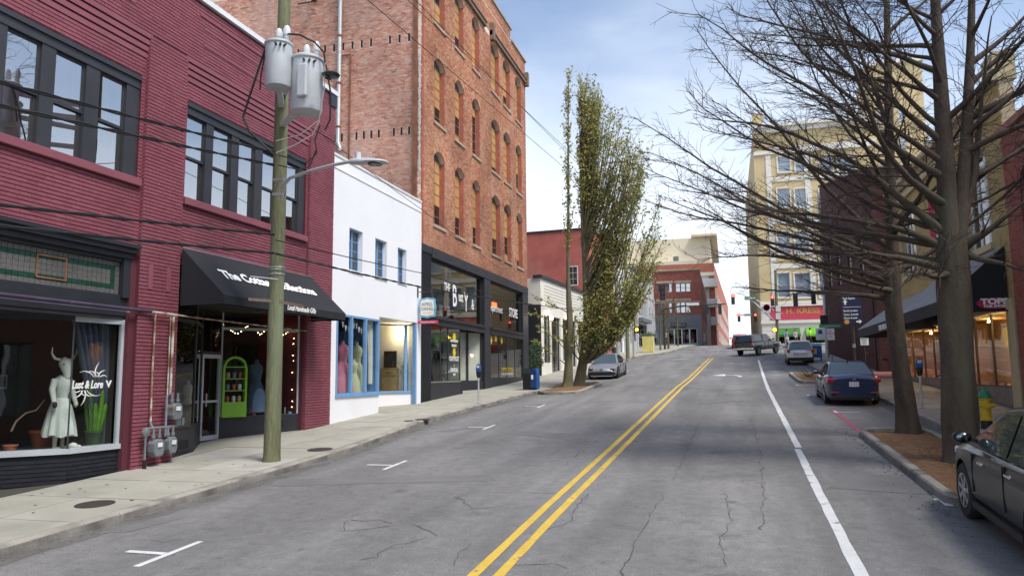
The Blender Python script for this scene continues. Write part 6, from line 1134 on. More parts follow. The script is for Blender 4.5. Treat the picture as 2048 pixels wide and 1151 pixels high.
# utility pole with transformers
pxp, pyp = -9.68, 14.62; pz = gz(pxp, pyp)
up = thing('utility_pole', 'weathered green-brown wooden utility pole carrying two grey transformers', 'utility pole', (pxp, pyp, pz-.02))
PT = Vector((-9.62, 14.55, 13.2)); pw = lambda z: Vector((pxp, pyp, pz)).lerp(PT, (z-pz)/(13.2-pz))
MB().tube([pw(pz-.05), pw(pz+.15), pw(3), pw(6), pw(9.5), PT], [.2, .185, .172, .162, .15, .135], 16).build('pole', 'pole_wood', up, smooth=60)
def transformer(cx, cy, z0, z1, r, lab):
    t = thing('transformer', lab, 'transformer', (cx, cy, z0)); k = z1-z0
    MB().lathe([(r*.93, 0), (r*.98, .03), (r*.98, k*.9), (r, k*.9), (r*1.07, k*.92), (r*1.07, k*.95), (r*.9, k*.985), (.02, k)], (cx, cy, z0), 24).build('tank', 'transformer', t, smooth=35)
    for a in (.4, 2.2): b = Vector((cx+r*.55*math.cos(a), cy+r*.55*math.sin(a), z0+k*.97)); MB().lathe([(.05, 0), (.07, .03), (.04, .05), (.07, .08), (.04, .1), (.065, .13), (.04, .16), (.075, .19), (.08, .3), (.05, .38), (.01, .4)], b, 12).build('bushing', 'porcelain', t, smooth=40)
    dv = Vector((pw(z0).x-cx, pw(z0).y-cy, 0)).normalized()
    for z in (z0+.22, z0+k*.8): MB().bar(Vector((cx, cy, z))+dv*r*.9, Vector((pw(z).x, pw(z).y, z)), .12, .09).build('bracket', 'transformer', t)
    for a in (-1.2, -.9, -.6): MB().cyl((cx+r*math.cos(a), cy+r*math.sin(a), z0+k*.83), (cx+(r+.07)*math.cos(a), cy+(r+.07)*math.sin(a), z0+k*.83), .025).build('terminal', 'iron', t)
    return t
pt_ = lambda x, y, D=16.05: CAM+ray(x, y)*D
a = pt_(557, 130, 15.55); transformer(a.x, a.y, pt_(558, 178, 15.55).z, pt_(558, 82, 15.55).z, .275, 'smaller grey drum transformer on the left of the utility pole'); b = pt_(613, 175, 15.75); tb = transformer(b.x, b.y, pt_(613, 228, 15.75).z, pt_(613, 112, 15.75).z, .34, 'larger grey drum transformer on the right of the utility pole'); MB().box(b.x+.02, b.x+.24, b.y-.42, b.y-.32, b.z-.35, b.z+.35).build('cooling_box', 'transformer', tb, bevel=.03)
# street lamp arm
sl_ = thing('street_lamp', 'grey cobra-head street lamp on a curved arm from the utility pole', 'street lamp', pt_(566, 385)); A = [pt_(563, 400, 16.2), pt_(566, 372, 16.1), pt_(580, 356, 15.9), pt_(620, 342, 15.6), pt_(665, 330, 15.3), pt_(702, 323, 15.1)]
MB().tube(A, .035, 10).build('arm', 'galv', sl_, smooth=60); MB().bar(pt_(548, 360, 16.3), pt_(568, 358, 16.05), .06).build('bracket', 'galv', sl_); MB().bar(pt_(546, 388, 16.3), pt_(566, 388, 16.1), .06).build('bracket', 'galv', sl_)
h0, h1 = pt_(700, 325, 15.1), pt_(775, 324, 14.75); ax = (h1-h0); mb = MB(); sec = []
for t, wv, hv in ((0, .06, .05), (.12, .1, .085), (.4, .12, .09), (.55, .17, .08), (.8, .17, .06), (.95, .12, .04), (1, .03, .02)):
    c = h0+ax*t; sd_ = ax.cross(Vector((0, 0, 1))).normalized(); mb.v += [tuple(c+sd_*wv*math.cos(k*math.pi/6)+Vector((0, 0, hv*math.sin(k*math.pi/6)*(1 if k <= 6 else .55)))) for k in range(12)]
for i in range(6):
    for k in range(12): mb.f.append((i*12+k, i*12+(k+1) % 12, (i+1)*12+(k+1) % 12, (i+1)*12+k))
mb.f += [tuple(range(12))[::-1], tuple(range(72, 84))]; mb.build('lamp_head', 'transformer', sl_, smooth=50, fix=True); c = h0+ax*.68; MB().lathe([(.01, -.07), (.13, -.06), (.15, -.03), (.1, .0)], (c.x, c.y, c.z), 16).build('lens', 'dark_glass', sl_, smooth=50); c = h0+ax*.22; MB().cyl(c, c+Vector((0, 0, .2)), .06).build('photocell', 'porcelain', sl_, smooth=40)
# wires
def cable(name, lab, pts, r, m='wire', sag=0, n=14, twist=0, grp=None):
    out = []; pts = [Vector(p) for p in pts]
    for a, b in zip(pts, pts[1:]):
        for i in range(n): t = i/n; out.append(a.lerp(b, t)-Vector((0, 0, sag*4*t*(1-t))))
    out.append(pts[-1]); mb = MB()
    if twist:
        for ph in (0, math.pi):
            fine = []
            for a, b in zip(out, out[1:]):
                for i in range(6): fine.append(a.lerp(b, i/6))
            mb.tube([p+Vector((math.cos(j*.9+ph)*.0, math.sin(j*.5+ph)*twist*.4, math.cos(j*.5+ph)*twist)) for j, p in enumerate(fine)], r, 5)
    else: mb.tube(out, r, 6)
    return tag(mb.build(name, m, None, smooth=60), lab, 'cable', grp or 'overhead cables')
for i, (yl, ypole, lab, r, tw_) in enumerate(((150, 305, 'topmost of four twisted cables running left from the utility pole', .017, .018), (197, 330, 'second from top of four twisted cables running left from the utility pole', .017, .018), (395, 469, 'third from top of four cables running left from the utility pole', .02, .012), (437, 506, 'lowest of four cables running left from the utility pole', .02, .012))):
    p = pt_(548, ypole, 16.15); q = atX(0, yl, -9.7); e = p+(q-p)*3.2; cable('overhead_cable', lab, [p, e], r, sag=.12, n=30, twist=tw_)
p = pt_(552, 480, 16.2); cable('overhead_cable', 'upper cable running right from the utility pole past the white shop', [p, atX(840, 545, -9.7), atX(1054, 603, -9.7)+Vector((0, 3, -.1)), (-9.2, 63, 8.3)], .014, sag=.02); p = pt_(552, 507, 16.2); cable('overhead_cable', 'lower cable running right from the utility pole past the white shop', [p, atX(840, 573, -9.7), atX(1054, 607, -9.7), (-9.2, 63, 7.7)], .018, sag=.02, twist=.012)
for i, (x0, y0_, x1, y1_) in enumerate(((735, 0, 1140, 345), (815, 0, 1135, 300), (830, 0, 1140, 312))):
    p, q = atX(x0, y0_, -9.6), atX(x1, y1_, -9.6); cable('overhead_cable', ('lowest', 'middle', 'highest')[i]+' thin high wire crossing in front of the brick warehouse', [p+(p-q)*.35, q+(q-p)*.4], .012, grp='high wires')
p = atX(665, 285, -9.7); q = atX(845, 420, -9.7); cable('overhead_cable', 'thin wire passing behind the street lamp toward the white shop', [pt_(640, 265), p, q, q+(q-p)*1.5], .009, sag=.03)
for i, (pts, r, m) in enumerate((([(530, 100), (500, 190), (486, 235), (500, 265), (530, 292), (548, 310)], .022, 'wire'), ([(575, 68), (600, 70), (630, 85), (648, 105), (650, 125)], .02, 'wire'), ([(650, 130), (648, 180), (638, 240), (600, 270), (552, 282)], .012, 'wire_light'), ([(640, 240), (625, 270), (590, 290), (552, 306)], .012, 'wire_light'), ([(652, 130), (662, 190), (660, 240), (650, 260)], .018, 'wire'), ([(530, 110), (522, 150), (520, 180)], .015, 'wire'), ([(640, 250), (630, 280), (634, 305), (626, 315)], .014, 'wire'), ([(556, 310), (590, 318), (612, 326), (625, 315)], .012, 'wire'), ([(556, 330), (600, 340), (620, 332), (632, 300)], .012, 'wire'))):
    cable('drop_cable', 'short cable looping off the transformers, '+('black on the far left', 'black over the larger drum', 'pale, upper', 'pale, lower', 'black on the right of the larger drum', 'short black under the smaller drum', 'black hanging below the larger drum', 'black to the upper wall bracket', 'black to the lower wall bracket')[i], [pt_(x, y, 15.6) for x, y in pts], r, m, n=4, grp='transformer cables')
rf = MB().lathe([(.03, .05), (.17, .03), (.19, 0), (.15, -.06), (.01, -.09)], (0, 0, 0), 14).build('floodlight', 'dark_glass', None, smooth=40); rf.location = pt_(662, 150, 15.7); tag(rf, 'small dark dusk lamp beside the larger transformer', 'lamp'); MB().bar((-.2, -.02, .04), (0, 0, .04), .05).build('bracket', 'iron', rf, world=False)
cr_ = MB().bar(pt_(497, 598, 15.9), pt_(548, 602, 16.0), .07, .06).build('pole_step', 'old_wood', up); MB().bar(pt_(560, 603, 16.0), pt_(607, 612, 15.9), .07, .06).build('pole_step', 'old_wood', up)
for z in (4.95, 5.05, 5.1): MB().lathe([(.175, -.012), (.182, 0), (.175, .012)], pw(z), 16).build('band', 'galv', up)
MB().bar(pt_(556, 558, 15.95), pt_(500, 552, 15.7), .02).build('pole_step', 'galv', up)
# wall wire bracket
# parking meters
def pmeter(x, y, lab, c=.15):
    z = gz(x, y, c); t = thing('parking_meter', lab, 'parking meter', (x, y, z), 'parking meters'); MB().cyl((x, y, z), (x, y, z+1.0), .035).lathe([(.09, 0), (.09, .02), (.04, .03)], (x, y, z), 12).build('post', 'galv', t, smooth=40)
    MB().lathe([(.04, 0), (.075, .05), (.1, .18), (.1, .26), (.02, .27)], (x, y, z+.98), 14, sy=.7).build('vault', 'black_plastic', t, smooth=40); h = MB().prism([(x-.09, y-.06, z+1.24), (x+.09, y-.06, z+1.24), (x+.1, y-.06, z+1.4), (x+.07, y-.06, z+1.52), (x-.07, y-.06, z+1.52), (x-.1, y-.06, z+1.4)], (0, .12, 0)).build('head', 'post_blue', t, fix=True, bevel=.015); MB().box(x-.06, x+.06, y-.075, y-.061, z+1.38, z+1.48).build('display', 'lamp_clear', h); MB().cyl((x, y, z+1.5), (x+.02, y, z+1.56), .02).build('antenna', 'black_plastic', t)
pmeter(-9.6, 28.6, 'parking meter on the left sidewalk in front of the brick warehouse'); pmeter(5.72, 26.1, 'parking meter on the right sidewalk between the two bare trees'); pmeter(-9.5, 50.5, 'parking meter on the left sidewalk behind the grey sedan')
# bins
tb_ = thing('litter_bin', 'black slatted litter bin with a blue recycling half on the left sidewalk', 'bin', (-9.3, 36.2, gz(-9.3, 36.2))); x, y, z = tb_.location
for dx, m, nm in ((-.36, 'black_plastic', 'bin_body'), (.02, 'post_blue', 'recycling_body')):
    w_ = .7 if dx < 0 else .34; x0 = x+dx-.1; MB().box(x0, x0+w_, y-.3, y+.3, z+.03, z+.8).build(nm, m, tb_, bevel=.02)
    for i in range(int(w_/.07)): MB().box(x0+.03+i*.07, x0+.07+i*.07, y-.325, y-.3, z+.08, z+.76).build('slat', m, tb_)
    MB().prism([(x0, y-.3, z+.8), (x0+w_, y-.3, z+.8), (x0+w_*.9, y-.22, z+1.05), (x0+w_*.1, y-.22, z+1.05)], (0, .5, 0)).build('hood', m, tb_, fix=True)
MB().box(x-.02, x+.08, y-.335, y-.328, z+.5, z+.72).build('notice', 'sign_white', tb_)
# hydrant
hx, hy = 6.02, 21.1; hz = gz(hx, hy); hy_ = thing('fire_hydrant', 'yellow fire hydrant with a green cap beside the bare tree trunk', 'hydrant', (hx, hy, hz))
MB().lathe([(.13, 0), (.13, .2), (.11, .2)], (hx, hy, hz), 16).build('base', 'black_plastic', hy_, smooth=40); MB().lathe([(.2, .2), (.2, .24), (.125, .25), (.12, .3), (.115, .68), (.14, .7), (.14, .74), (.02, .75)], (hx, hy, hz), 18).build('barrel', 'hydrant_yellow', hy_, smooth=40); MB().lathe([(.17, .74), (.17, .79), (.13, .8), (.11, .88), (.05, .93), (.035, .94), (.035, .99), (.01, 1.0)], (hx, hy, hz), 16).build('bonnet', 'hydrant_green', hy_, smooth=40)
for dx, dy in ((-1, 0), (1, 0), (0, -1)): o = MB().cyl((hx+dx*.1, hy+dy*.1, hz+.56), (hx+dx*.2, hy+dy*.2, hz+.56), .075 if dy else .06).cyl((hx+dx*.2, hy+dy*.2, hz+.56), (hx+dx*.24, hy+dy*.24, hz+.56), .03).build('outlet', 'hydrant_yellow', hy_, smooth=40)
stk = MB().bar((4.45, 15.4, gz(4.45, 15.4)), (4.42, 15.4, gz(4.45, 15.4)+.45), .03).build('metal_stake', 'rust', None); tag(stk, 'short rusty stake stuck in the mulch by the tree', 'stake'); tg_ = MB().box(4.28, 4.5, 15.9, 15.96, gz(4.4, 15.9)-.02, gz(4.4, 15.9)+.2).build('marker_block', 'sign_white', None); tag(tg_, 'small pale marker block in the mulch between the trees', 'marker')
# way-finding sign
wy = 45.2; p = rect(1686, 588, 1722, 648, wy); wx = (p[0]+p[1])/2; FW_ = Fr((0, wy, 0), (1, 0, 0), (0, -1, 0)); ws = thing('direction_sign', 'navy way-finding sign board on a dark post above the blue sedan', 'sign', (wx, wy+.08, gz(wx, wy)))
MB().cyl((wx, wy+.08, gz(wx, wy)), (wx, wy+.08, p[3]), .075).build('post', 'iron', ws, smooth=40); MB().lathe([(.085, -.1), (.085, .1)], (wx, wy+.08, gz(wx, wy)+1.5), 14).build('band', 'galv', ws); MB().fb(FW_, p[0], p[1], p[2], p[3], -.03, .03).build('board', 'navy', ws, bevel=.02); zz = lambda py: atY(1700, py, wy).z
for s_, py, sz in (('Pack Square', 597, .16), ('Benefit, Jewelers', 621.5, .135), ('Center, Asheville', 629, .135), ('Grove Arcade', 636, .15)): text(ws, 'lettering', s_, 'letter_white', FW_, p[0]+.06, zz(py)-.03, .034, sz, xs=.8, bold=.003)
MB().fb(FW_, p[0]+.06, p[1]-.06, zz(614), zz(613.3), .03, .036).build('rule', 'letter_white', ws)
def arrowmark(cx, cz, up): 
    q = [(0, .16), (.13, 0), (.045, .02), (.045, -.13), (-.045, -.13), (-.045, .02), (-.13, 0)]; q = q if up else [(b, -a) for a, b in q]
    MB().prism([FW_.P(cx+a, cz+b, .03) for a, b in q], (0, -.006, 0)).build('arrow', 'letter_white', ws, fix=True)
arrowmark(p[0]+.17, zz(604), True); arrowmark(p[1]-.2, zz(643), False); MB().lathe([(.13, -.006), (.13, 0)], (p[0]+.2, wy-.03, zz(643)), 20, 'y').build('disc', 'gold', ws)
def plate_sign(name, lab, x, y, zt, w, h, m, posth=True, px=None, txt=()):
    t = thing(name, lab, 'sign', (x, y, gz(x, y))); fr = Fr((0, y, 0), (1, 0, 0), (0, -1, 0)); MB().bar((x, y+.03, gz(x, y)), (x, y+.03, zt), .05, .04).build('post', 'iron', t); MB().fb(fr, x-w/2, x+w/2, zt-h, zt, 0, .012).build('plate', m, t, bevel=.01)
    for s_, dz, sz, mm in txt: text(t, 'lettering', s_, mm, fr, x, zt-dz, .015, sz, 'CENTER', bold=.002)
    return t, fr
q = atY(1728, 668, 45.0); t, fr = plate_sign('parking_sign', 'white parking sign with green header in front of the dark brick wall', q.x, 45.0, q.z, .42, .6, 'sign_white', txt=(('PARKING', .28, .09, 'sign_green'), ('BIKES', .4, .08, 'sign_green'), ('ONLY', .52, .08, 'sign_green'))); MB().fb(fr, q.x-.2, q.x-.06, q.z-.17, q.z-.03, .012, .016).build('symbol', 'sign_green', t)
q = atY(1640, 656, 58.5); t, fr = plate_sign('parking_sign', 'blue and white accessible-parking sign beside the blue mail box', q.x, 58.5, q.z, .62, .85, 'sign_white'); MB().fb(fr, q.x-.14, q.x+.14, q.z-.42, q.z-.12, .012, .016).build('symbol', 'post_blue', t)
q = atY(1661, 658, 53.0); t, fr = plate_sign('parking_sign', 'red-lettered no-parking sign on a thin post under the green street sign', q.x, 53.0, q.z+.05, .45, .75, 'sign_white', txt=(('NO', .2, .12, 'sign_red'), ('PARKING', .36, .11, 'sign_red'), ('8-6', .55, .12, 'sign_red'))); 
g = MB().fb(fr, q.x-.68, q.x+.7, q.z+.1, q.z+.34, -.01, .012).build('street_name_blade', 'sign_green', t); text(t, 'lettering', 'N LEXINGTON AV', 'letter_white', fr, q.x, q.z+.16, .015, .14, 'CENTER')
# tall plain pole at the right kerb near the junction
q = atY(1652, 560, 62.0); tp = thing('lamp_post', 'tall slim grey pole at the right corner of the junction', 'pole', (q.x-.2, 62, gz(q.x-.2, 62))); MB().tube([(q.x-.2, 62, gz(q.x, 62)), (q.x-.2, 62, 16.5)], [.14, .1], 12).build('pole', 'galv', tp, smooth=40); r_ = rect(1641, 630, 1652, 648, 61.9); MB().box(r_[0], r_[1]+.1, 61.7, 61.98, r_[2], r_[3]).build('signal_box', 'black_plastic', tp)
# blue mail box and yellow planter barrel
mx, my = 6.1, 57.6; mzz = gz(mx, my); mbx = thing('mail_box', 'blue collection box on legs beside the silver wagon', 'mail box', (mx, my, mzz))
MB().box(mx-.32, mx+.32, my-.3, my+.3, mzz+.25, mzz+1.05).build('body', 'post_blue', mbx, bevel=.02); mb = MB().prism([(mx-.32, my-.3+.6*(.5-.5*math.cos(math.pi*i/8)), mzz+1.06+.2*math.sin(math.pi*i/8)) for i in range(9)], (.64, 0, 0)); mb.build('hood', 'sign_blue', mbx, smooth=40, fix=True)
for sx in (-.29, .25):
    for sy in (-.27, .23): MB().box(mx+sx, mx+sx+.05, my+sy, my+sy+.05, mzz, mzz+.25).build('leg', 'post_blue', mbx)
MB().box(mx-.2, mx-.02, my-.31, my-.3, mzz+.5, mzz+.9).build('notice', 'letter_yellow', mbx)
q = G(1297, 704, .15); yp = thing('planter_tub', 'pale yellow square planter on the left corner of the junction', 'planter', (q.x, q.y, gz(q.x, q.y))); z = yp.location.z; MB().prism([(q.x-.5, q.y-.4, z), (q.x+.5, q.y-.4, z), (q.x+.55, q.y-.45, z+1.55), (q.x-.55, q.y-.45, z+1.55)], (0, .9, 0)).build('tub', 'pale_yellow', yp, fix=True); pl_ = MB()
for _ in range(260):
    c = Vector((q.x+random.gauss(0, .28), q.y+random.gauss(0, .25), z+1.6+abs(random.gauss(0, .18)))); d = Vector((random.uniform(-1, 1), random.uniform(-1, 1), random.uniform(0, 1))).normalized()*.09; nn_ = d.orthogonal().normalized()*.035; pl_.poly([c-d, c+nn_, c+d, c-nn_])
pl_.build('foliage', 'leaf_dark', yp)
# poles along the left
for px, Y, r, m, zt, lab in ((1236, 60, .17, 'galv', 14, 'pale painted pole beside the purple sign'), (1255, 62.5, .16, 'pole_wood', 13.5, 'wooden pole standing right behind the grey sedan'), (1267, 67, .09, 'galv', 12, 'slim green-grey signal pole at the left corner of the junction')):
    q = atY(px, 690, Y); t = thing('utility_pole' if m != 'galv' else 'metal_pole', lab, 'pole', (q.x, Y, gz(q.x, Y))); MB().tube([(q.x, Y, gz(q.x, Y)), (q.x+.03, Y, zt)], [r, r*.8], 12).build('pole', m, t, smooth=40); MB().lathe([(r*1.5, 0), (r*1.5, .06), (r*1.05, .1)], (q.x, Y, gz(q.x, Y)), 12).build('footing', 'kerbstone', t)
    if px == 1267:
        c = atY(1274, 659, Y); b_ = MB().box(c.x-.16, c.x+.16, Y-.2, Y+.1, c.z-.3, c.z+.3).build('signal_case', 'sig_amber' if False else 'black_plastic', t); MB().lathe([(.13, 0), (.1, -.04), (.01, -.06)], (c.x, Y-.2, c.z), 14, 'y').build('lens', 'sig_amber', b_); MB().bar((q.x, Y, c.z), (c.x, Y, c.z), .04).build('bracket', 'iron', t)
# traffic signals
def signal(t, x, y, z, lit, facing=-1, three=True, sc=1.0, nm='signal_head'):
    n = 3 if three else 1; h = .34*sc; c = MB().box(x-.17*sc, x+.17*sc, y-.1, y+.12, z-h*n/2, z+h*n/2).build(nm, 'black_plastic', t, bevel=.02)
    for i in range(n):
        zz_ = z+h*(n/2-.5-i); MB().lathe([(.13*sc, 0), (.12*sc, .03), (.01, .05)], (x, y-.13 if facing < 0 else y+.13, zz_), 14, 'y').build('lens', {'r': 'sig_red', 'a': 'sig_amber', '-': 'dark_glass'}[lit[i]], c); MB().tube([(x+.15*sc*math.cos(a_), y-.18, zz_+.15*sc*math.sin(a_)) for a_ in [k*math.pi/6 for k in range(7)]], .02, 4).build('visor', 'black_plastic', c)
YM = 76; base = atY(1555, 690, YM); ms = thing('signal_mast', 'wooden signal pole with a mast arm of lights reaching left over the junction', 'traffic signal', (base.x, YM, gz(base.x, YM)))
top = atY(1551, 540, YM); MB().tube([(base.x, YM, gz(base.x, YM)-.1), (top.x, YM, top.z)], [.16, .13], 12).build('pole', 'pole_wood', ms, smooth=40)
arm = [atY(1548, 641, YM), atY(1510, 606, YM), atY(1490, 590, YM), atY(1466, 583, YM)]; MB().tube(arm, [.07, .06, .05, .03], 8).build('mast_arm', 'galv', ms, smooth=50); MB().tube([atY(1548, 620, YM), atY(1520, 603, YM), atY(1500, 594, YM)], .03, 6).build('brace', 'galv', ms)
c = atY(1466, 598, YM); MB().bar(atY(1466, 583, YM), atY(1466, 592, YM), .03).build('hanger', 'iron', ms); signal(ms, c.x, YM, c.z, 'r--'); r_ = rect(1489, 592, 1512, 600, YM); FM = Fr((0, YM-.1, 0), (1, 0, 0), (0, -1, 0)); MB().fb(FM, r_[0], r_[1], r_[2], r_[3], 0, .03).build('street_name_blade', 'sign_green', ms); text(ms, 'lettering', 'College', 'letter_white', FM, r_[0]+.08, r_[2]+.1, .034, .3, xs=1.0, bold=.006); text(ms, 'lettering', 'St', 'letter_white', FM, r_[1]-.2, r_[2]+.16, .034, .18)
c = atY(1533, 616, YM); MB().fb(FM, c.x-.36, c.x+.36, c.z-.4, c.z+.4, .05, .08).build('turn_plate', 'sign_white', ms); MB().lathe([(.32, -.012), (.32, 0), (.27, 0), (.27, -.012)], (c.x, YM-.19, c.z+.06), 24, 'y').build('ring', 'sign_red', ms); MB().prism([FM.P(c.x+a_*.7, c.z+b_*.7, .085) for a_, b_ in ((.18, -.15), (.18, .1), (-.05, .14), (-.05, .24), (-.26, .09), (-.05, -.05), (-.05, .04), (.09, .0), (.09, -.15))], (0, -.006, 0)).build('turn_symbol', 'letter_brown', ms, fix=True); MB().bar(FM.P(c.x-.2, c.z+.24, .09), FM.P(c.x+.2, c.z-.14, .09), .04, .006).build('slash', 'sign_red', ms)
c = atY(1545, 601, YM); signal(ms, c.x, YM, c.z, 'r--'); c = atY(1549, 659, YM); signal(ms, c.x, YM, c.z, 'a', three=False, sc=1.3)
for py in (617, 632): c = atY(1556, py, YM); MB().fb(FM, c.x-.22, c.x+.22, c.z-.3, c.z+.3, .1, .12).build('notice_plate', 'sign_white', ms)
for px, py, lab, k in ((1591, 599, 'dark three-lens traffic light hanging over the red name band, left one', 0), (1627, 595, 'dark three-lens traffic light hanging over the red name band, right one', 1)):
    c = atY(px, py, 72); t = thing('traffic_light', lab, 'traffic light', (c.x, 72, c.z), 'traffic lights over the junction'); signal(t, c.x, 72, c.z, '---', sc=1.15); MB().bar((c.x, 72, c.z+.5), (c.x, 72, c.z+1.1), .03).build('hanger', 'iron', t)
p, q = atY(1550, 588, 72), atY(1652, 575, 66); cable('span_wire', 'span wire carrying the two traffic lights over the junction', [(p.x, 73, p.z), (atY(1591, 591, 72).x, 72, atY(1591, 588, 72).z), (atY(1627, 587, 72).x, 72, atY(1627, 585, 72).z), (q.x, 66, q.z)], .02)
YF = 98; fs = thing('signal_mast', 'far signal arm with two red-faced lights and a white name blade beyond the junction', 'traffic signal', (atY(1519, 690, YF).x, YF, gz(3, YF))); b0 = fs.location; pp_ = atY(1519, 628, YF); MB().tube([b0, (pp_.x, YF, pp_.z)], .1, 10).build('pole', 'galv', fs, smooth=40); MB().tube([(pp_.x, YF, pp_.z), atY(1472, 630, YF)], .05, 8).build('mast_arm', 'galv', fs, smooth=40)
for px in (1478, 1511): c = atY(px, 635, YF); signal(fs, c.x, YF-.1, c.z, 'r--', sc=1.0)
r_ = rect(1488, 627, 1503, 632, YF); MB().box(r_[0], r_[1], YF-.2, YF-.17, r_[2], r_[3]).build('street_name_blade', 'sign_white', fs)
p = atY(1335, 618, 80); q = atY(1452, 607, 80); ma = thing('mast_arm', 'long dark signal mast arm reaching right from the left corner', 'traffic signal', (p.x-.4, 80, gz(p.x, 80))); MB().tube([(p.x-.4, 80, gz(p.x, 80)), (p.x-.4, 80, p.z)], .12, 10).build('pole', 'iron', ma, smooth=40); MB().tube([(p.x-.4, 80, p.z), (p.x+1.5, 80, p.z+.3), q], [.09, .08, .05], 8).build('arm', 'iron', ma, smooth=40); r_ = rect(1374, 605, 1398, 611, 80); MB().box(r_[0], r_[1], 79.8, 79.85, r_[2], r_[3]).build('street_name_blade', 'sign_white', ma)
for px in (1413, 1440): c = atY(px, 616, 80); signal(ma, c.x, 80.05, c.z-.1, '---')
c = atY(1325, 585, 80); t = thing('traffic_light', 'dark traffic light hanging high before the corner brick building', 'traffic light', (c.x, 80, c.z)); signal(t, c.x, 80, c.z, '---', sc=1.6); cable('span_wire', 'thin span wire over the left corner holding the high traffic light', [(c.x-4, 80, c.z+1.3), (c.x, 80, c.z+.8), (c.x+3.5, 79, c.z+.1), (-3.2, 99.9, 12)], .015)
pl2 = MB().box(0, .05, -.28, .28, 0, .42).build('wall_plaque', 'sign_white', None); c = atX(1769, 637, 8.02); pl2.location = (c.x, c.y, c.z-.2); tag(pl2, 'small white plaque with dark number on the wall left of the far awning', 'plaque'); MB().box(-.006, 0, -.17, .17, .1, .32).build('number_panel', 'letter_brown', pl2, world=False)
bn_ = thing('banner', 'red vertical banner with white letters on the wall behind the bare trees', 'banner', (7.7, 39, 7)); c = atX(1865, 450, 7.6); MB().box(7.5, 8.05, c.y-.02, c.y+.02, c.z-1.1, c.z+1.1).build('cloth', 'sign_red', bn_); 
for i, ch_ in enumerate('SHOES'): text(bn_, 'lettering', ch_, 'letter_white', Fr((0, c.y-.021, 0), (1, 0, 0), (0, -1, 0)), 7.78, c.z+.6-i*.38, .004, .36, 'CENTER', bold=.01)
MB().bar((8.1, c.y, c.z+1.12), (7.15, c.y, c.z+1.12), .04).build('bracket', 'iron', bn_)
sb_ = thing('shrub', 'dark evergreen shrub in the gap beside the brick warehouse', 'shrub', (-12.0, 47.4, gz(-12, 47.4))); x, y, z = sb_.location; lf = MB()
for _ in range(900):
    t = random.random(); r = .62*math.sin(math.pi*min(1, t*.85+.12)); a = random.uniform(0, 6.3); c = Vector((x+r*math.cos(a)*random.random()**.4, y+r*math.sin(a)*random.random()**.4, z+.3+t*2.2)); d = Vector((random.uniform(-1, 1), random.uniform(-1, 1), random.uniform(-.3, 1))).normalized()*.08; nn_ = d.orthogonal().normalized()*.03; lf.poly([c-d, c+nn_, c+d, c-nn_])
lf.build('foliage', 'leaf_dark', sb_); MB().tube([(x, y, z), (x, y, z+1.8)], [.05, .02], 6).build('stem', 'bark', sb_)
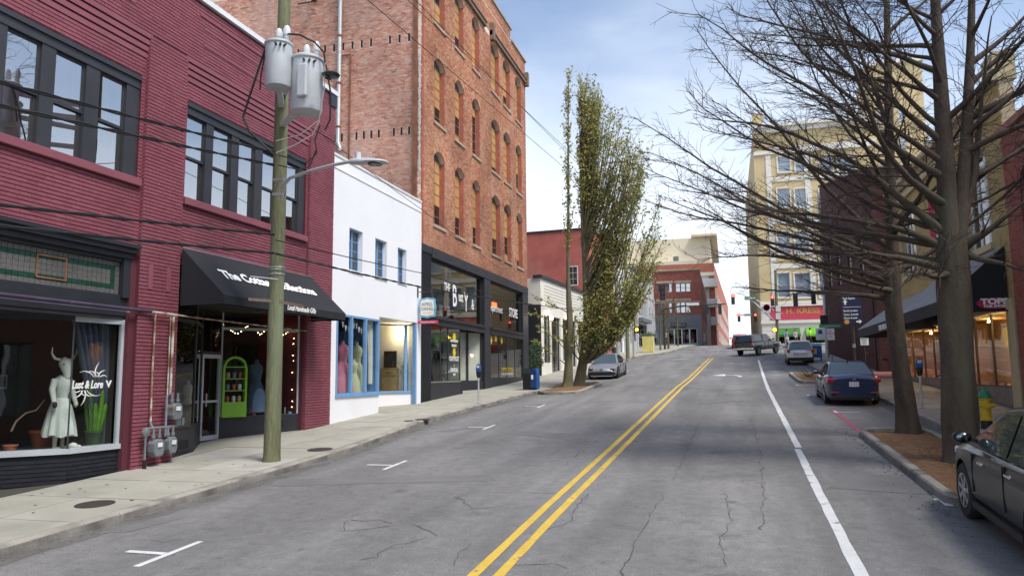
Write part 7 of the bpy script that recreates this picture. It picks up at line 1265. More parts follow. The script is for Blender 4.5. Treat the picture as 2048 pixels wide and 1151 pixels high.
# ---------------------------------------------------------------- vehicles (local x forward, y left, z up)
def interp(T, x): return float(np.interp(x, [a for a, b in T], [b for a, b in T]))
def car(name, lab, cat, x, y, head, sp):
    t = thing(name, lab, cat, (x, y, zg(x, y)+.004)); f = Vector((math.sin(R_(head)), math.cos(R_(head)), 0)); e = .9
    f.z = (zg(x+f.x*e, y+f.y*e)-zg(x-f.x*e, y-f.y*e))/(2*e); f.normalize(); l = Vector((0, 0, 1)).cross(f).normalized(); u = f.cross(l)
    t.rotation_euler = Matrix(((f.x, l.x, u.x), (f.y, l.y, u.y), (f.z, l.z, u.z))).to_euler()
    L, W = sp['L'], sp['W']; hl, hw = L/2, W/2; top = sp['top']; zb = sp.get('zb', .2); wr_ = sp['wr']; wx = sp['wx']; P = sp['paint']
    B = lambda mb, n, m, par=t, **k: mb.build(n, m, par, world=False, **k)
    xs = sorted(set([-hl, -hl+.04, -hl+.12, -hl+.3, hl-.3, hl-.14, hl-.05, hl]+[-hl+L*i/26 for i in range(1, 26)])); mb = MB(); K = 9
    for X in xs:
        e_ = abs(X)/hl; w_ = hw*(1-sp.get('nose', .16)*max(0, (e_-.55)/.45)**2.4); zt = interp(top, X); k = min(1, (hl-abs(X))/.12); zb_ = zb+(.12*(1-k) if k < 1 else 0)+(.05 if e_ > .9 else 0); zt_ = zt-(.05*(1-k)); w_ *= .96+.04*k; mid = (zb_+zt_)/2
        sec = [(0, zb_), (.78*w_, zb_), (.93*w_, zb_+.05), (.985*w_, zb_+.16), (w_, mid), (.995*w_, zt_-.2), (.965*w_, zt_-.09), (.88*w_, zt_-.02), (0, zt_+sp.get('crown', .03))]
        mb.v += [(X, yy, zz) for yy, zz in sec]+[(X, -yy, zz) for yy, zz in sec[1:-1]][::-1]
    n = 2*K-2
    for i in range(len(xs)-1):
        for j in range(n): mb.f.append((i*n+j, i*n+(j+1) % n, (i+1)*n+(j+1) % n, (i+1)*n+j))
    mb.f.append(tuple(range(n))[::-1]); mb.f.append(tuple((len(xs)-1)*n+j for j in range(n)))
    body = B(mb, 'body', P, fix=True)
    cut = MB()
    for X in wx: cut.cyl((X, -hw-.3, wr_+.0), (X, hw+.3, wr_+.0), wr_*1.14, n=26)
    co = cut.build('cut', P, t, world=False, fix=True); md = body.modifiers.new('b', 'BOOLEAN'); md.object = co; md.solver = 'EXACT'; md.operation = 'DIFFERENCE'
    dg = bpy.context.evaluated_depsgraph_get(); dg.update(); me = bpy.data.meshes.new_from_object(body.evaluated_get(dg)); body.modifiers.clear(); body.data = me; bpy.data.objects.remove(co)
    me.polygons.foreach_set('use_smooth', [True]*len(me.polygons)); me.set_sharp_from_angle(angle=R_(32))
    B(MB().box(-hl+.2, hl-.2, -hw+.27, hw-.27, zb+.02, min(interp(top, X) for X in (-hl+.3, 0, hl-.3))-.12), 'underbody', 'trim_black')
    # cabin
    gr_ = sp['green']; z0 = min(z for _, z in gr_); z1 = max(z for _, z in gr_); wb, wt = sp['gw']; hwz = lambda z: wb+(wt-wb)*(z-z0)/(z1-z0); mb = MB(); m = len(gr_)
    for a, z in gr_: mb.v += [(a, hwz(z), z), (a, -hwz(z), z)]
    mb.f = [tuple(2*i for i in range(m)), tuple(2*i+1 for i in range(m))[::-1]]+[(2*i, 2*i+1, (2*i+3) % (2*m), (2*i+2) % (2*m)) for i in range(m)]
    cab = B(mb, 'cabin', sp.get('cabpaint', P), fix=True, bevel=.045, smooth=40)
    gm = sp.get('glass', 'car_glass')
    def strip(i, nm, ins=.07, lo=.05, hi=.06, mt=gm):
        (xa, za), (xb, zb2) = gr_[i], gr_[i+1]; d = Vector((xb-xa, 0, zb2-za)); nn = Vector((-d.z, 0, d.x)).normalized()
        if nn.dot(Vector(((xa+xb)/2, 0, 0)))+nn.z*.5 < 0: nn = -nn
        q = []
        for tt, s in ((lo, 1), (lo, -1), (1-hi, -1), (1-hi, 1)): zz = za+d.z*tt; q.append(Vector((xa+d.x*tt, s*(hwz(zz)-ins), zz))+nn*.012)
        return B(MB().poly(q), nm, mt)
    for i, nm in sp['screens']: strip(i, nm, mt=sp.get('screenglass', gm))
    roof = [(a, z) for a, z in gr_ if z > z0+.05]
    for a, b in sp['sidewin']:
        for s in (1, -1):
            q = []
            lowz = z0+.05; hiz = lambda X: interp(sorted(gr_), X)-.085
            n_ = 5; pts = [(a+(b-a)*k/n_, max(lowz+.02, hiz(a+(b-a)*k/n_))) for k in range(n_+1)]; pts = [(a, lowz), (b, lowz)]+pts[::-1]
            q = [(X, s*(hwz(z)+.01), z) for X, z in pts]; B(MB().poly(q), 'side_window', gm)
    # wheels
    for X in wx:
        for s in (1, -1):
            yc = s*(hw-.115); w1 = MB().lathe([(wr_*.6, -.1), (wr_*.93, -.105), (wr_, -.07), (wr_, .07), (wr_*.93, .105), (wr_*.6, .1)], (X, yc, wr_), 26, 'y'); wo = B(w1, 'wheel', 'tyre', smooth=40)
            rm = MB().lathe([(wr_*.64, .06*s), (wr_*.64, .1*s), (wr_*.58, .1*s), (wr_*.54, .05*s), (.02, .05*s)], (X, yc, wr_), 24, 'y'); B(rm, 'rim', 'rim_dark', wo, smooth=40)
            spk = MB()
            for k in range(sp.get('spokes', 5)): an = 2*math.pi*k/sp.get('spokes', 5)+.3; spk.bar((X+.04*math.cos(an), yc+s*.085, wr_+.04*math.sin(an)), (X+wr_*.6*math.cos(an), yc+s*.095, wr_+wr_*.6*math.sin(an)), wr_*.17, .03, up=(0, 1, 0))
            spk.lathe([(.06, .08*s), (.05, .105*s), (.01, .11*s)], (X, yc, wr_), 12, 'y'); spk.lathe([(wr_*.63, .09*s), (wr_*.63, .108*s), (wr_*.57, .108*s), (wr_*.57, .09*s)], (X, yc, wr_), 24, 'y'); B(spk, 'spokes', sp.get('rimmat', 'rim'), wo)
    # mirrors, seams, handles
    mx_, mz = sp['mirror']
    for s in (1, -1):
        o = B(MB().ball((mx_, s*(hw+.07), mz), (.075, .12, .08), 14, 10), 'mirror', sp.get('mirmat', P), smooth=60); B(MB().ball((mx_-.047, s*(hw+.07), mz), (.026, .088, .055), 12, 8), 'mirror_glass', 'mirror_glass', o, smooth=60); B(MB().bar((mx_+.02, s*(hw-.1), mz-.05), (mx_, s*(hw+.03), mz-.03), .05), 'mirror_stalk', 'trim_black', o)
        for X in sp.get('seams', ()): B(MB().box(X-.006, X+.006, s*(hw-.012)-.018, s*(hw-.012)+.018, zb+.2, interp(top, X)-.1), 'door_seam', 'trim_black')
        for X in sp.get('handles', ()): B(MB().box(X-.1, X+.1, s*(hw+.005)-.018, s*(hw+.005)+.018, interp(top, X)-.2, interp(top, X)-.165), 'door_handle', sp.get('handmat', P), bevel=.008)
        B(MB().box(wx[0]+wr_*1.15, wx[1]-wr_*1.15, s*(hw-.02)-.02, s*(hw-.02)+.02, zb-.02, zb+.07), 'sill', 'trim_black')
    return t, B
def sides(B, nm, m, x0, x1, y0, y1, z0, z1, bevel=.02, par=None):
    out = []
    for s in (1, -1):
        a, b = sorted((s*y0, s*y1)); out.append(B(MB().box(x0, x1, a, b, z0, z1), nm, m, bevel=bevel) if par is None else B(MB().box(x0, x1, a, b, z0, z1), nm, m, par, bevel=bevel))
    return out
# blue sedan, rear toward the camera
t, B = car('sedan_car', 'dark blue sedan parked on the right with red tail lights toward the camera', 'car', 4.14, 30.4, 0.8, dict(L=4.55, W=1.78, wr=.325, wx=(-1.33, 1.35), zb=.19, paint='paint_navy', nose=.2,
    top=[(-2.28, .98), (-1.95, 1.06), (-1.6, 1.07), (-.5, .97), (.6, .95), (1.2, .92), (1.8, .8), (2.2, .66), (2.28, .6)], green=[(-1.75, .98), (-.95, 1.4), (-.3, 1.45), (.15, 1.42), (1.15, .9)], gw=(.83, .58), screens=[(0, 'rear_window'), (3, 'windscreen')], sidewin=[(-1.2, -.35), (-.28, .75)], mirror=(.72, 1.02), seams=(-.42, .62), handles=(-.6, .35), screenglass='car_glass_light'))
for s, o in zip((1, -1), sides(B, 'tail_light', 'tail_red', -2.27, -1.9, .5, .85, .80, .94, .03)): pass
sides(B, 'reflector', 'tail_red', -2.3, -2.22, .5, .74, .44, .49, .01)
B(MB().box(-2.295, -2.25, -.155, .155, .66, .83), 'number_plate', 'plate'); B(MB().box(-2.3, -2.1, -.75, .75, .2, .36), 'bumper_insert', 'trim_black', bevel=.03); B(MB().lathe([(.055, 0), (.055, -.012), (.04, -.012), (.04, 0)], (-2.29, 0, .93), 18, 'x'), 'emblem', 'chrome'); B(MB().prism([(-.75, .02, 1.43), (-.95, .02, 1.42), (-.93, .02, 1.5)], (0, -.04, 0)), 'antenna_fin', 'trim_black', fix=True); B(MB().cyl((-2.34, -.55, .24), (-2.2, -.55, .24), .035), 'exhaust', 'chrome'); sides(B, 'head_light', 'lamp_clear', 1.95, 2.22, .45, .8, .62, .74, .03)
# silver wagon
t, B = car('station_wagon', 'silver boxy wagon parked by the junction, rear toward the camera', 'car', 4.85, 57.3, 1.5, dict(L=4.4, W=1.76, wr=.35, wx=(-1.3, 1.33), zb=.3, paint='paint_silver', nose=.1,
    top=[(-2.2, 1.02), (-2.1, 1.1), (.8, 1.1), (1.1, 1.08), (1.9, 1.02), (2.15, .95), (2.2, .8)], green=[(-2.16, 1.04), (-1.98, 1.58), (-1.6, 1.66), (.1, 1.66), (.4, 1.62), (1.0, 1.05)], gw=(.84, .68), screens=[(0, 'rear_window'), (4, 'windscreen')], sidewin=[(-1.75, -1.0), (-.93, -.15), (-.08, .65)], mirror=(.7, 1.18), seams=(-.12, .75), handles=(-.75, .1), screenglass='car_glass_light'))
sides(B, 'tail_light', 'tail_red', -2.24, -1.95, .68, .86, .88, 1.1, .02); B(MB().box(-2.26, -2.0, -.84, .84, .36, .56), 'bumper', 'trim_black', bevel=.03); B(MB().box(-2.24, -2.18, -.45, .45, .72, .92), 'plate_recess', 'chrome', bevel=.02); B(MB().box(-2.25, -2.23, -.16, .16, .75, .88), 'number_plate', 'plate'); B(MB().box(-2.1, -1.8, -.55, .55, 1.6, 1.66), 'spoiler', 'paint_silver', bevel=.02); sides(B, 'roof_rail', 'trim_black', -1.4, .2, .58, .62, 1.66, 1.71, .01); B(MB().bar((-2.14, -.05, 1.16), (-2.1, .3, 1.2), .03), 'wiper', 'trim_black'); sides(B, 'head_light', 'lamp_clear', 2.1, 2.2, .5, .75, .85, 1.0, .02)
# grey electric sedan facing the camera
t, B = car('sedan_car', 'grey streamlined sedan parked on the left facing the camera', 'car', -7.42, 48.2, 181, dict(L=4.8, W=1.88, wr=.37, wx=(-1.42, 1.53), zb=.17, paint='paint_grey', nose=.26, crown=.04,
    top=[(-2.4, .98), (-2.1, 1.02), (-1.2, .98), (0, .93), (1.0, .93), (1.6, .86), (2.1, .72), (2.35, .6), (2.4, .52)], green=[(-2.0, .96), (-1.2, 1.3), (-.4, 1.48), (.15, 1.47), (1.35, .9)], gw=(.86, .58), screens=[(0, 'rear_window'), (3, 'windscreen')], sidewin=[(-1.3, -.45), (-.38, .75)], mirror=(.8, 1.0), seams=(-.42, .72), handles=(-.65, .4), screenglass='car_glass_light', rimmat='rim_dark', mirmat='trim_black'))
B(MB().box(2.3, 2.44, -.72, .72, .28, .46), 'grille', 'trim_black', bevel=.03); sides(B, 'head_light', 'car_glass', 2.02, 2.34, .52, .8, .56, .66, .03); sides(B, 'air_intake', 'trim_black', 2.2, 2.4, .66, .84, .28, .44, .03); B(MB().box(2.32, 2.46, -.68, .68, .19, .25), 'lower_lip', 'chrome', bevel=.02); B(MB().box(2.37, 2.4, -.09, .09, .6, .65), 'emblem', 'chrome')
# grey pickup with a cap, turning right at the junction
t, B = car('pickup_truck', 'dark grey pickup with a matching bed cap turning right at the junction', 'truck', 2.6, 70.2, 29, dict(L=5.4, W=1.9, wr=.4, wx=(-1.62, 1.65), zb=.48, paint='paint_truck', nose=.1,
    top=[(-2.7, 1.12), (-2.6, 1.22), (.2, 1.22), (1.2, 1.2), (1.5, 1.17), (2.4, 1.08), (2.68, .95), (2.7, .8)], green=[(-.62, 1.18), (-.5, 1.7), (-.2, 1.82), (.55, 1.8), (1.3, 1.15)], gw=(.84, .68), screens=[(3, 'windscreen')], sidewin=[(-.45, .12), (.2, .95)], mirror=(1.0, 1.32), seams=(-.55, .15, 1.1), handles=(-.4, .3), rimmat='rim_dark', mirmat='trim_black', handmat='trim_black'))
mb = MB(); g = [(-2.68, 1.2), (-2.45, 1.74), (-2.3, 1.8), (-.7, 1.82), (-.64, 1.2)]
for a, z in g: w_ = .88-(.18*(z-1.2)/.62); mb.v += [(a, w_, z), (a, -w_, z)]
mb.f = [(0, 2, 4, 6, 8), (9, 7, 5, 3, 1)]+[(2*i, 2*i+1, (2*i+3) % 10, (2*i+2) % 10) for i in range(5)]; cap = B(mb, 'bed_cap', 'paint_truck', fix=True, bevel=.04, smooth=40)
B(MB().poly([(-2.655, .72, 1.28), (-2.655, -.72, 1.28), (-2.485, -.64, 1.68), (-2.485, .64, 1.68)]), 'rear_window', 'car_glass')
for s in (1, -1): B(MB().poly([(-2.3, s*.86, 1.3), (-.85, s*.86, 1.3), (-.85, s*.77, 1.68), (-2.2, s*.77, 1.68)]), 'side_window', 'car_glass', cap)
sides(B, 'tail_light', 'tail_red', -2.72, -2.55, .78, .94, .86, 1.18, .02); B(MB().box(-2.82, -2.62, -.92, .92, .55, .72), 'bumper', 'chrome', bevel=.03); B(MB().box(-2.83, -2.8, -.16, .16, .6, .72), 'number_plate', 'sign_white'); B(MB().box(-2.715, -2.68, -.12, .12, .98, 1.05), 'tailgate_handle', 'trim_black'); sides(B, 'head_light', 'lamp_clear', 2.5, 2.69, .55, .88, .85, 1.02, .02)
for X in (-1.62, 1.65): sides(B, 'wheel_flare', 'trim_black', X-.5, X+.5, .93, .985, .78, .9, .02)
# red car beyond the pickup
t, B = car('hatchback_car', 'red car mostly hidden behind the turning pickup', 'car', 1.3, 83, 0, dict(L=4.1, W=1.75, wr=.32, wx=(-1.25, 1.25), zb=.2, paint='paint_red', top=[(-2.05, .95), (1, .95), (1.9, .8), (2.05, .6)], green=[(-1.95, .92), (-1.6, 1.4), (.1, 1.5), (1.1, .92)], gw=(.82, .62), screens=[(0, 'rear_window'), (2, 'windscreen')], sidewin=[(-1.4, -.4), (-.3, .6)], mirror=(.7, 1.02)))
sides(B, 'tail_light', 'tail_red', -2.07, -1.9, .6, .84, .75, .95, .02)
# black car at the right edge, nose away from the camera
t, B = car('sedan_car', 'glossy black car at the right edge, nose up the street', 'car', 4.02, 10.75, 1.0, dict(L=4.75, W=1.9, wr=.378, wx=(-1.4, 1.38), zb=.26, paint='paint_black', nose=.2, crown=.05,
    top=[(-2.37, 1.05), (-2.0, 1.14), (-1.2, 1.12), (0, 1.08), (.8, 1.06), (1.3, 1.05), (1.9, .97), (2.25, .84), (2.37, .7)], green=[(-2.2, 1.08), (-1.8, 1.5), (-1.0, 1.66), (-.2, 1.68), (.2, 1.63), (1.3, 1.02)], gw=(.89, .64), screens=[(0, 'rear_window'), (4, 'windscreen')], sidewin=[(-1.3, -.4), (-.32, .85)], mirror=(.95, 1.17), seams=(-.4, .85), handles=(-.62, .45), spokes=7, glass='car_glass_light', handmat='chrome'))
sides(B, 'head_light', 'lamp_clear', 2.0, 2.25, .5, .82, .76, .88, .03); sides(B, 'waist_trim', 'chrome', -1.7, .95, .935, .945, 1.06, 1.075, .003); sides(B, 'tail_light', 'tail_red', -2.38, -2.1, .5, .85, .78, .92, .02)
# bicycle-rack clutter: parked motorbike silhouette behind the grey sedan is built as a scooter
sc = thing('motor_scooter', 'dark motor scooter parked on the left sidewalk beyond the grey sedan', 'scooter', (-9.6, 66.5, gz(-9.6, 66.5))); x, y, z = sc.location
for dy in (-.6, .6): MB().lathe([(.16, -.05), (.25, -.05), (.27, 0), (.25, .05), (.16, .05)], (x, y+dy, z+.27), 18, 'x').build('wheel', 'tyre', sc, smooth=40)
MB().tube([(x, y+.6, z+.3), (x, y+.45, z+.95)], [.05, .04], 8).bar((x-.3, y+.42, z+1.0), (x+.3, y+.42, z+1.0), .03).build('fork', 'trim_black', sc); MB().prism([(x-.14, y-.75, z+.35), (x-.14, y+.3, z+.3), (x-.14, y+.4, z+.8), (x-.14, y+.15, z+.45), (x-.14, y-.1, z+.7), (x-.14, y-.75, z+.78)], (.28, 0, 0)).build('body', 'trim_black', sc, fix=True, bevel=.03); MB().box(x-.13, x+.13, y-.7, y-.05, z+.78, z+.86).build('seat', 'cloth_dark', sc, bevel=.03)
# ---------------------------------------------------------------- people
def person(lab, x, y, face, h, top, legs, hair='hair', walk=.25, arm=.2, skin='skin'):
    z = gz(x, y); t = thing('person', lab, 'person', (x, y, z)); t.rotation_euler = (0, 0, face); k = h/1.75
    J = {}; V = []; E = []; Rr = []
    def a(nm, p, r, par=None):
        J[nm] = len(V); V.append(Vector(p)*k); Rr.append(r*k)
        if par: E.append((J[par], J[nm]))
    a('pel', (0, 0, .95), .14); a('wai', (0, .0, 1.1), .125, 'pel'); a('che', (0, 0, 1.3), .15, 'wai'); a('nck', (0, 0, 1.47), .06, 'che'); a('hd0', (0, .01, 1.58), .075, 'nck'); a('hd1', (0, .015, 1.68), .09, 'hd0'); a('hd2', (0, .01, 1.74), .05, 'hd1')
    for s, n in ((1, 'l'), (-1, 'r')):
        a('sh'+n, (s*.18, 0, 1.4), .065, 'che'); a('el'+n, (s*.25, -.04+s*arm*.3, 1.13), .048, 'sh'+n); a('wr'+n, (s*.25, .08+s*arm, .9), .034, 'el'+n); a('ha'+n, (s*.25, .1+s*arm, .82), .036, 'wr'+n); a('fi'+n, (s*.24, .12+s*arm, .75), .018, 'ha'+n)
        a('hp'+n, (s*.1, 0, .88), .1, 'pel'); a('kn'+n, (s*.1, .05-s*walk*.4, .5), .068, 'hp'+n); a('an'+n, (s*.1, -s*walk, .09), .045, 'kn'+n); a('to'+n, (s*.11, .16-s*walk, .035), .035, 'an'+n)
    me = bpy.data.meshes.new('body'); me.from_pydata(V, E, []); o = bpy.data.objects.new('body', me); COL.objects.link(o); o.parent = t
    md = o.modifiers.new('s', 'SKIN'); 
    for i, sv_ in enumerate(me.skin_vertices[0].data if me.skin_vertices else []): pass
    if not me.skin_vertices:
        bm = bmesh.new(); bm.from_mesh(me); lay = bm.verts.layers.skin.verify(); bm.to_mesh(me); bm.free()
    for i, sv_ in enumerate(me.skin_vertices[0].data): sv_.radius = (Rr[i], Rr[i]*(.75 if i in (0, 1, 2) else 1)); sv_.use_root = (i == 0)
    o.modifiers.new('d', 'SUBSURF').levels = 2; dg = bpy.context.evaluated_depsgraph_get(); dg.update(); nm = bpy.data.meshes.new_from_object(o.evaluated_get(dg)); o.modifiers.clear(); o.data = nm; nm.materials.clear()
    for m in (skin, top, legs, 'cloth_dark'): nm.materials.append(MAT[m])
    for p in nm.polygons:
        c = p.center/k; p.use_smooth = True; armz = abs(c.x) > .2 and c.z < 1.5 and c.z > .7
        p.material_index = 0 if c.z > 1.475 or (armz and c.z < 1.0) else 1 if c.z > .98 or armz else 3 if c.z < .075 else 2
    mb = MB().ball((0, -.015*k, 1.7*k), (.095*k, .105*k, .09*k), 12, 8); mb.v = [(a_, b_, max(c_, 1.63*k) if b_ > -.02 else c_) for a_, b_, c_ in mb.v]; mb.build('hair', hair, t, world=False, smooth=60)
    MB().prism([(0, .09*k, 1.64*k), (0, .125*k, 1.6*k), (0, .09*k, 1.59*k)], (.02*k, 0, 0)).build('nose', skin, t, world=False, fix=True); return t
q = atY(1575, 700, 79); person('person in a grey-blue shirt and white trousers walking at the junction', q.x, 79, .3, 1.8, 'shirt_blue', 'cloth_white')
q = atY(1593, 700, 80.5); person('person in a pale pink shirt crossing behind the silver wagon', q.x, 80.5, -2.6, 1.75, 'shirt_pink', 'cloth_dark')
q = atY(1622, 700, 84.0); person('person in a bright yellow-green vest under the green awning', q.x, 84, 1.2, 1.75, 'hivis', 'cloth_dark')
q = atY(1312, 690, 92); person('person in dark blue standing outside the corner shop', -8.3, 92, 2.9, 1.72, 'denim', 'cloth_dark')
q = atY(1322, 690, 94); person('person in a white top near the corner shop door', -7.2, 94.5, 2.2, 1.72, 'cloth_white', 'cloth_dark')
# ---------------------------------------------------------------- trees
def wobble(p, d, L, n, bend, rnd, up=0.0):
    pts = [Vector(p)]; d = Vector(d).normalized()
    for i in range(n):
        d = (d+Vector((rnd.gauss(0, bend), rnd.gauss(0, bend), rnd.gauss(0, bend)+up))).normalized(); pts.append(pts[-1]+d*(L/n))
    return pts
def along(pts, t):
    f = t*(len(pts)-1); i = min(int(f), len(pts)-2); return pts[i].lerp(pts[i+1], f-i), (pts[i+1]-pts[i]).normalized()
def side_dir(d, rnd, ang, flat=.35):
    a = Vector((0, 0, 1)).cross(d); a = a.normalized() if a.length > .1 else d.orthogonal().normalized(); b = d.cross(a); s = rnd.choice((-1, 1)); t = rnd.gauss(0, flat)
    return (d*math.cos(ang)+(a*s*math.cos(t)+b*math.sin(t))*math.sin(ang)).normalized()
from mathutils import noise as mnoise
def rough_trunk(pts, rad, n=26, per=.14, amp=.075, flare=.3, ph=0.0):
    pts = [Vector(p) for p in pts]; P = []; Rr = []
    for i in range(len(pts)-1):
        k = max(2, int((pts[i+1]-pts[i]).length/per)); P += [pts[i].lerp(pts[i+1], j/k) for j in range(k)]; Rr += [rad[i]+(rad[i+1]-rad[i])*j/k for j in range(k)]
    P.append(pts[-1]); Rr.append(rad[-1]); mb = MB().tube(P, Rr, n); z0 = P[0].z
    for i, p in enumerate(P):
        for j in range(n):
            v = Vector(mb.v[i*n+j]); d = v-p; th = math.atan2(d.y, d.x); q = Vector((math.cos(th)*2.2+ph, math.sin(th)*2.2, p.z*.55)); f = 1+amp*mnoise.noise(q*1.3)*2+amp*.55*mnoise.noise(Vector((math.cos(th)*7+ph, math.sin(th)*7, p.z*.9)))*2+amp*.4*mnoise.noise(v*9)+flare*max(0, math.cos(th*4+ph*3))*math.exp(-(p.z-z0)/.22); mb.v[i*n+j] = tuple(p+d*f)
    return mb
def bare_tree(name, lab, trunk, trad, leaders, limbs, seed, l2=.23, l3=.18, group='bare street trees', twig=.0065, twm='twig', m='bark'):
    rnd = random.Random(seed); t = thing(name, lab, 'tree', trunk[0], group)
    rough_trunk(trunk, trad, ph=seed*.37).build('trunk', m, t, smooth=70)
    for pts, r0, r1 in leaders: n = len(pts); MB().tube(pts, [r0+(r1-r0)*i/(n-1) for i in range(n)], 12).build('leader', m, t, smooth=70)
    br = MB(); tw = MB()
    for p, d, L, r, up in limbs:
        pts = wobble(p, d, L, 11, .075, rnd, up); lm = MB().tube(pts, [r*(1-.9*(i/11)**.6) for i in range(12)], 8); lm.build('limb', m, t, smooth=70)
        k = int(L*.82/l2)
        for j in range(k):
            tt = .14+.86*(j+rnd.random())/k; q, dd = along(pts, tt); L2 = rnd.uniform(.7, 2.1)*(1.12-.75*tt)*min(1, L/4); d2 = side_dir(dd, rnd, rnd.uniform(.5, 1.0)); d2.z = d2.z*.5+rnd.uniform(-.02, .28)
            p2 = wobble(q, d2, L2, 6, .09, rnd, .012); r2 = max(.009, r*.24*(1.1-tt)); br.tube(p2, [r2*(1-.7*i/6) for i in range(7)], 5, cap=False)
            for s in range(int(L2/l3)+1):
                q3, d3 = along(p2, min(1, .1+.9*(s+rnd.random())/(L2/l3+1))); L3 = rnd.uniform(.22, .75)*(1 if tt < .8 else .8); e3 = side_dir(d3, rnd, rnd.uniform(.45, .95), .6); e3.z += rnd.uniform(-.1, .2); p3 = wobble(q3, e3, L3, 3, .12, rnd, .02); tw.tube(p3, [twig, twig*.8, twig*.65, twig*.45], 3, cap=False)
                if rnd.random() < .55: q4, d4 = along(p3, rnd.uniform(.3, .8)); p4 = wobble(q4, side_dir(d4, rnd, .7, .8), rnd.uniform(.12, .35), 2, .12, rnd); tw.tube(p4, [twig*.7, twig*.6, twig*.4], 3, cap=False)
    br.build('branches', twm, t, kind='stuff'); tw.build('crown', twm, t, kind='stuff'); return t
def limbset(axis, z0, z1, n, seed, lmax, bias, r0=.12, el=(.35, .75), up=.02):
    rnd = random.Random(seed); out = []
    for i in range(n):
        t = (i+rnd.random()*.7)/n; p, _ = along(axis, t); z = p.z; az = bias(rnd, t); e = rnd.uniform(*el)+t*.22; L = lmax*(1-.5*t)*rnd.uniform(.75, 1.1); out.append((p, (math.cos(az)*math.cos(e), math.sin(az)*math.cos(e), math.sin(e)), L, r0*(1-.55*t)*rnd.uniform(.7, 1.1), up))
    return out
# tree A, nearer
zA = zg(4.1, 16)+.1; axA = [Vector((4.22, 16.0, 5.0)), Vector((4.28, 16.1, 7.5)), Vector((4.32, 16.2, 10)), Vector((4.4, 16.3, 13.5))]
ba = lambda rnd, t: rnd.choice((math.pi, math.pi, math.pi, math.pi*.8, math.pi*1.2, 0, .4, -.4, math.pi*1.45, math.pi*.5))+rnd.gauss(0, .3)
lA = limbset(axA, 5, 13, 30, 4, 6.2, ba, .095, (.18, .6), .012)
def toward(p0, px, py, Y, r, up=.0, over=1.0):
    q = atY(px, py, Y); d = q-p0; return (p0, d-Vector((0, 0, up*d.length*.5*11*.5*.12)), d.length*over, r, up)
lA += [toward(Vector((4.1, 16, 5.3)), 1500, 60, 15.0, .1), toward(Vector((4.1, 16, 5.0)), 1420, 300, 15.5, .09), toward(Vector((4.15, 16, 5.6)), 1560, 0, 16.5, .09), toward(Vector((4.2, 16, 4.7)), 1340, 420, 16.5, .085), toward(Vector((4.4, 16, 5.0)), 2048, 380, 15.6, .12), toward(Vector((4.4, 16, 5.4)), 2048, 60, 16, .11), toward(Vector((4.4, 16, 4.9)), 2048, 560, 15.0, .1), toward(Vector((4.1, 16, 4.6)), 1560, 500, 14.6, .1), toward(Vector((4.2, 16, 4.5)), 1700, 560, 13.6, .09)]
bare_tree('street_tree', 'large bare tree at the right edge, trunk nearest the camera', [(4.14, 15.98, zA-.1), (4.13, 16, zA+.1), (4.12, 16, zA+.6), (4.15, 16, 2.8), (4.2, 16, 4.2), (4.22, 16, 5.2)], [.42, .36, .305, .285, .28, .27], [([Vector((4.2, 16, 5.0)), Vector((4.26, 16.1, 7.5)), Vector((4.32, 16.2, 10)), Vector((4.4, 16.3, 13.5))], .2, .04), ([Vector((4.32, 16, 5.0)), Vector((4.62, 16.05, 7.0)), Vector((4.85, 16.1, 9.0)), Vector((5.2, 16.2, 12.5))], .155, .035)], lA+limbset([Vector((4.4, 16, 6)), Vector((4.85, 16.1, 9)), Vector((5.2, 16.2, 12.5))], 6, 12, 12, 8, 4.5, lambda rnd, t: rnd.gauss(0, .9), .1, (.25, .7), .015), 21)
# tree B, farther
zB = zg(4.1, 20.2)+.1; axB = [Vector((4.02, 20.2, 5.0)), Vector((4.1, 20.2, 8)), Vector((4.3, 20.3, 12)), Vector((4.4, 20.3, 15))]
bb = lambda rnd, t: rnd.choice((math.pi, math.pi, math.pi*.85, math.pi*1.15, math.pi*1.3, 0, math.pi*.5))+rnd.gauss(0, .35)
lB = limbset(axB, 5, 14, 30, 14, 6.8, bb, .09, (.2, .7), .014)+[toward(Vector((4.0, 20.2, 5.0)), 1290, 330, 20.0, .085), toward(Vector((4.0, 20.2, 5.3)), 1262, 175, 20.5, .085), toward(Vector((4.0, 20.2, 4.7)), 1330, 470, 20.5, .08), toward(Vector((4.0, 20.2, 5.6)), 1350, 60, 19.5, .085), toward(Vector((4.0, 20.2, 4.4)), 1480, 545, 20, .09), toward(Vector((4.0, 20.2, 4.6)), 1600, 530, 18.5, .1), toward(Vector((4.0, 20.2, 4.8)), 1420, 420, 19, .08)]
bare_tree('street_tree', 'bare leaning tree standing beyond the nearest trunk in the mulch island', [(4.1, 20.2, zB-.1), (4.1, 20.2, zB+.12), (4.08, 20.2, zB+.6), (4.0, 20.2, 3.0), (3.95, 20.2, 4.3), (4.0, 20.2, 5.2)], [.33, .28, .235, .205, .195, .19], [([Vector((4.0, 20.2, 5.0)), Vector((4.1, 20.2, 8)), Vector((4.3, 20.3, 12)), Vector((4.4, 20.3, 15))], .16, .03)], lB, 22)
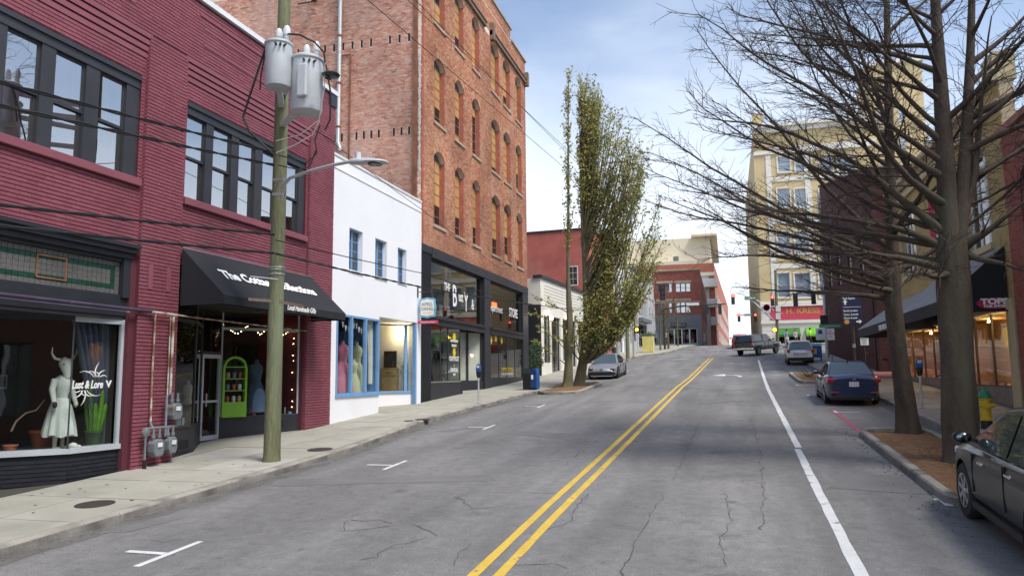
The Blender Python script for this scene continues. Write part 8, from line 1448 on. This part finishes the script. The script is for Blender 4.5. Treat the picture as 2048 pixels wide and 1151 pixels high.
# budding upright tree on the left: two trunks
def bud_tree():
    rnd = random.Random(77); z = zg(-7.7, 37.8)+.1; t = thing('street_tree', 'tall budding tree with two mossy trunks on the left side', 'tree', (-7.6, 37.9, z))
    tr = [([(-7.85, 37.5, z), (-7.83, 37.5, z+.25), (-7.76, 37.5, 3.4), (-7.66, 37.5, 5.0), (-7.72, 37.5, 7.5)], [.3, .25, .2, .17, .11]), ([(-7.45, 38.5, z), (-7.43, 38.5, z+.25), (-7.25, 38.5, 3.2), (-7.0, 38.5, 4.6), (-6.95, 38.5, 6.5)], [.34, .28, .24, .21, .15])]
    for p, r in tr: rough_trunk(p, r, 20, amp=.06, ph=r[0]*9).build('trunk', 'bark_green', t, smooth=70)
    Rb = [(3.2, -6.0), (4.5, -5.3), (6, -4.3), (8, -3.3), (10.3, -2.7), (12, -3.0), (14, -3.8), (16, -5.1), (17.5, -6.2), (18.4, -6.9)]; Lb = [(3, -8.3), (5, -8.0), (7, -7.3), (12, -7.2), (18.4, -7.15)]
    br = MB(); tw = MB(); l1 = MB(); l2_ = MB()
    def leaf(c, s):
        d = Vector((rnd.uniform(-1, 1), rnd.uniform(-1, 1), rnd.uniform(-.8, .8))).normalized(); n = d.orthogonal().normalized(); n = (n*math.cos(rnd.uniform(0, 6))+d.cross(n)*math.sin(rnd.uniform(0, 6))).normalized(); (l1 if rnd.random() < .6 else l2_).poly([c-d*s, c+n*s*.6, c+d*s, c-n*s*.6])
    def twigs(pts, n, L, dens):
        for k in range(n):
            q, d = along(pts, rnd.uniform(.25, 1)); e = side_dir(d, rnd, rnd.uniform(.3, .75), 1.2); e.z += .15; p3 = wobble(q, e, L*rnd.uniform(.4, 1.1), 4, .12, rnd, .05); tw.tube(p3, [.008, .007, .006, .005, .003], 3, cap=False)
            for _ in range(dens):
                c, _d = along(p3, rnd.uniform(.2, 1)); cl = c+Vector((rnd.gauss(0, .07), rnd.gauss(0, .07), rnd.gauss(0, .07)))
                leaf(cl, rnd.uniform(.035, .1))
    for i in range(165):
        zt_ = rnd.uniform(4.2, 18.2); lo, hi = lin(Lb, zt_), lin(Rb, zt_); u = rnd.random()**.72; X = lo+(hi-lo)*u; Y = 38.4+rnd.gauss(0, 1.15)*(1-.35*abs(zt_-9)/9); T = Vector((X, Y, zt_))
        zs = max(3.2, min(9.5, zt_-(1.2+1.3*abs(X+7))-rnd.uniform(.5, 3))); S = Vector((-7.1+.1*(zs-4)*0, 38.45, zs)); mid = S.lerp(T, .5)+Vector(((X+7)*.12, (Y-38.4)*.1, -.25*abs(X+7)*.3)); pts = [S, S.lerp(mid, .5)+Vector((0, 0, -.05)), mid, mid.lerp(T, .55)+Vector((0, 0, .1)), T]
        r = .05 if i % 3 else .075; lm = MB().tube(pts, [r, r*.8, r*.6, r*.4, .008], 6, cap=False); br.v_off = 0; b = len(br.v); br.v += lm.v; br.f += [tuple(q+b for q in f) for f in lm.f]
        twigs(pts, int(9+(T-S).length*2.6), 1.1, 6)
    S1 = [Vector((-7.72, 37.5, 6.5)), Vector((-7.7, 37.5, 9)), Vector((-7.62, 37.5, 12)), Vector((-7.58, 37.5, 15)), Vector((-7.5, 37.5, 18.3))]; MB().tube(S1, [.1, .08, .06, .04, .01], 8).build('leader', 'bark_green', t, smooth=70); twigs(S1, 190, .72, 5); M1 = [Vector((-6.98, 38.45, 6)), Vector((-7.05, 38.45, 10)), Vector((-7.08, 38.45, 14)), Vector((-7.0, 38.45, 18.5))]; MB().tube(M1, [.15, .11, .07, .01], 8).build('leader', 'bark_green', t, smooth=70); twigs(M1, 130, .75, 4)
    for tx, tz in ((-9.4, 6.4), (-9.0, 5.3), (-8.9, 7.3), (-8.7, 4.5)): pts = wobble((-7.75, 37.5, tz-1.5), (tx+7.7, -.3, 1.2), 2.2, 5, .1, rnd, -.02); br.tube(pts, [.03, .025, .02, .015, .01, .006], 5, cap=False); twigs(pts, 9, .5, 6)
    br.build('branches', 'bark_green', t, kind='stuff'); tw.build('twigs', 'twig', t, kind='stuff'); l1.build('crown', 'spring_leaf', t, kind='stuff'); l2_.build('crown', 'spring_leaf_b', t, kind='stuff')
bud_tree()
# young trees at the far left corner
for i, (px, Y, h) in enumerate(((1321, 79, 4.6), (1337, 81, 5.2), (1356, 88, 5.0))):
    q = atY(px, 695, Y); z = zg(q.x, Y)+.13; ax = [Vector((q.x, Y, z+1.6)), Vector((q.x, Y, z+h))]
    bare_tree('young_tree', 'slim young tree at the far left corner, %s of three' % ('left', 'middle', 'right')[i], [(q.x, Y, z-.02), (q.x, Y, z+1), (q.x, Y, z+2.2), (q.x, Y, z+h)], [.11, .09, .075, .02], [], limbset(ax, 1, 5, 14, 50+i, 2.2, lambda rnd, t: rnd.uniform(0, 6.3), .035, (.7, 1.1), .02), 60+i, .4, .3, group='young trees at the corner', twig=.012, twm='bark_green', m='bark_green')
# cut-back shrub on the far island
sh_ = thing('shrub', 'cut-back bare shrub on the small mulch island', 'shrub', (4.0, 42.0, zg(4, 42)+.15)); rnd = random.Random(4); st_ = MB()
for i in range(14): a = rnd.uniform(0, 6.3); st_.tube(wobble(sh_.location, (math.cos(a), math.sin(a), rnd.uniform(.4, 1.5)), rnd.uniform(.3, .75), 4, .2, rnd), [.022, .018, .014, .01, .005], 5)
st_.build('stems', 'twig', sh_, kind='stuff')
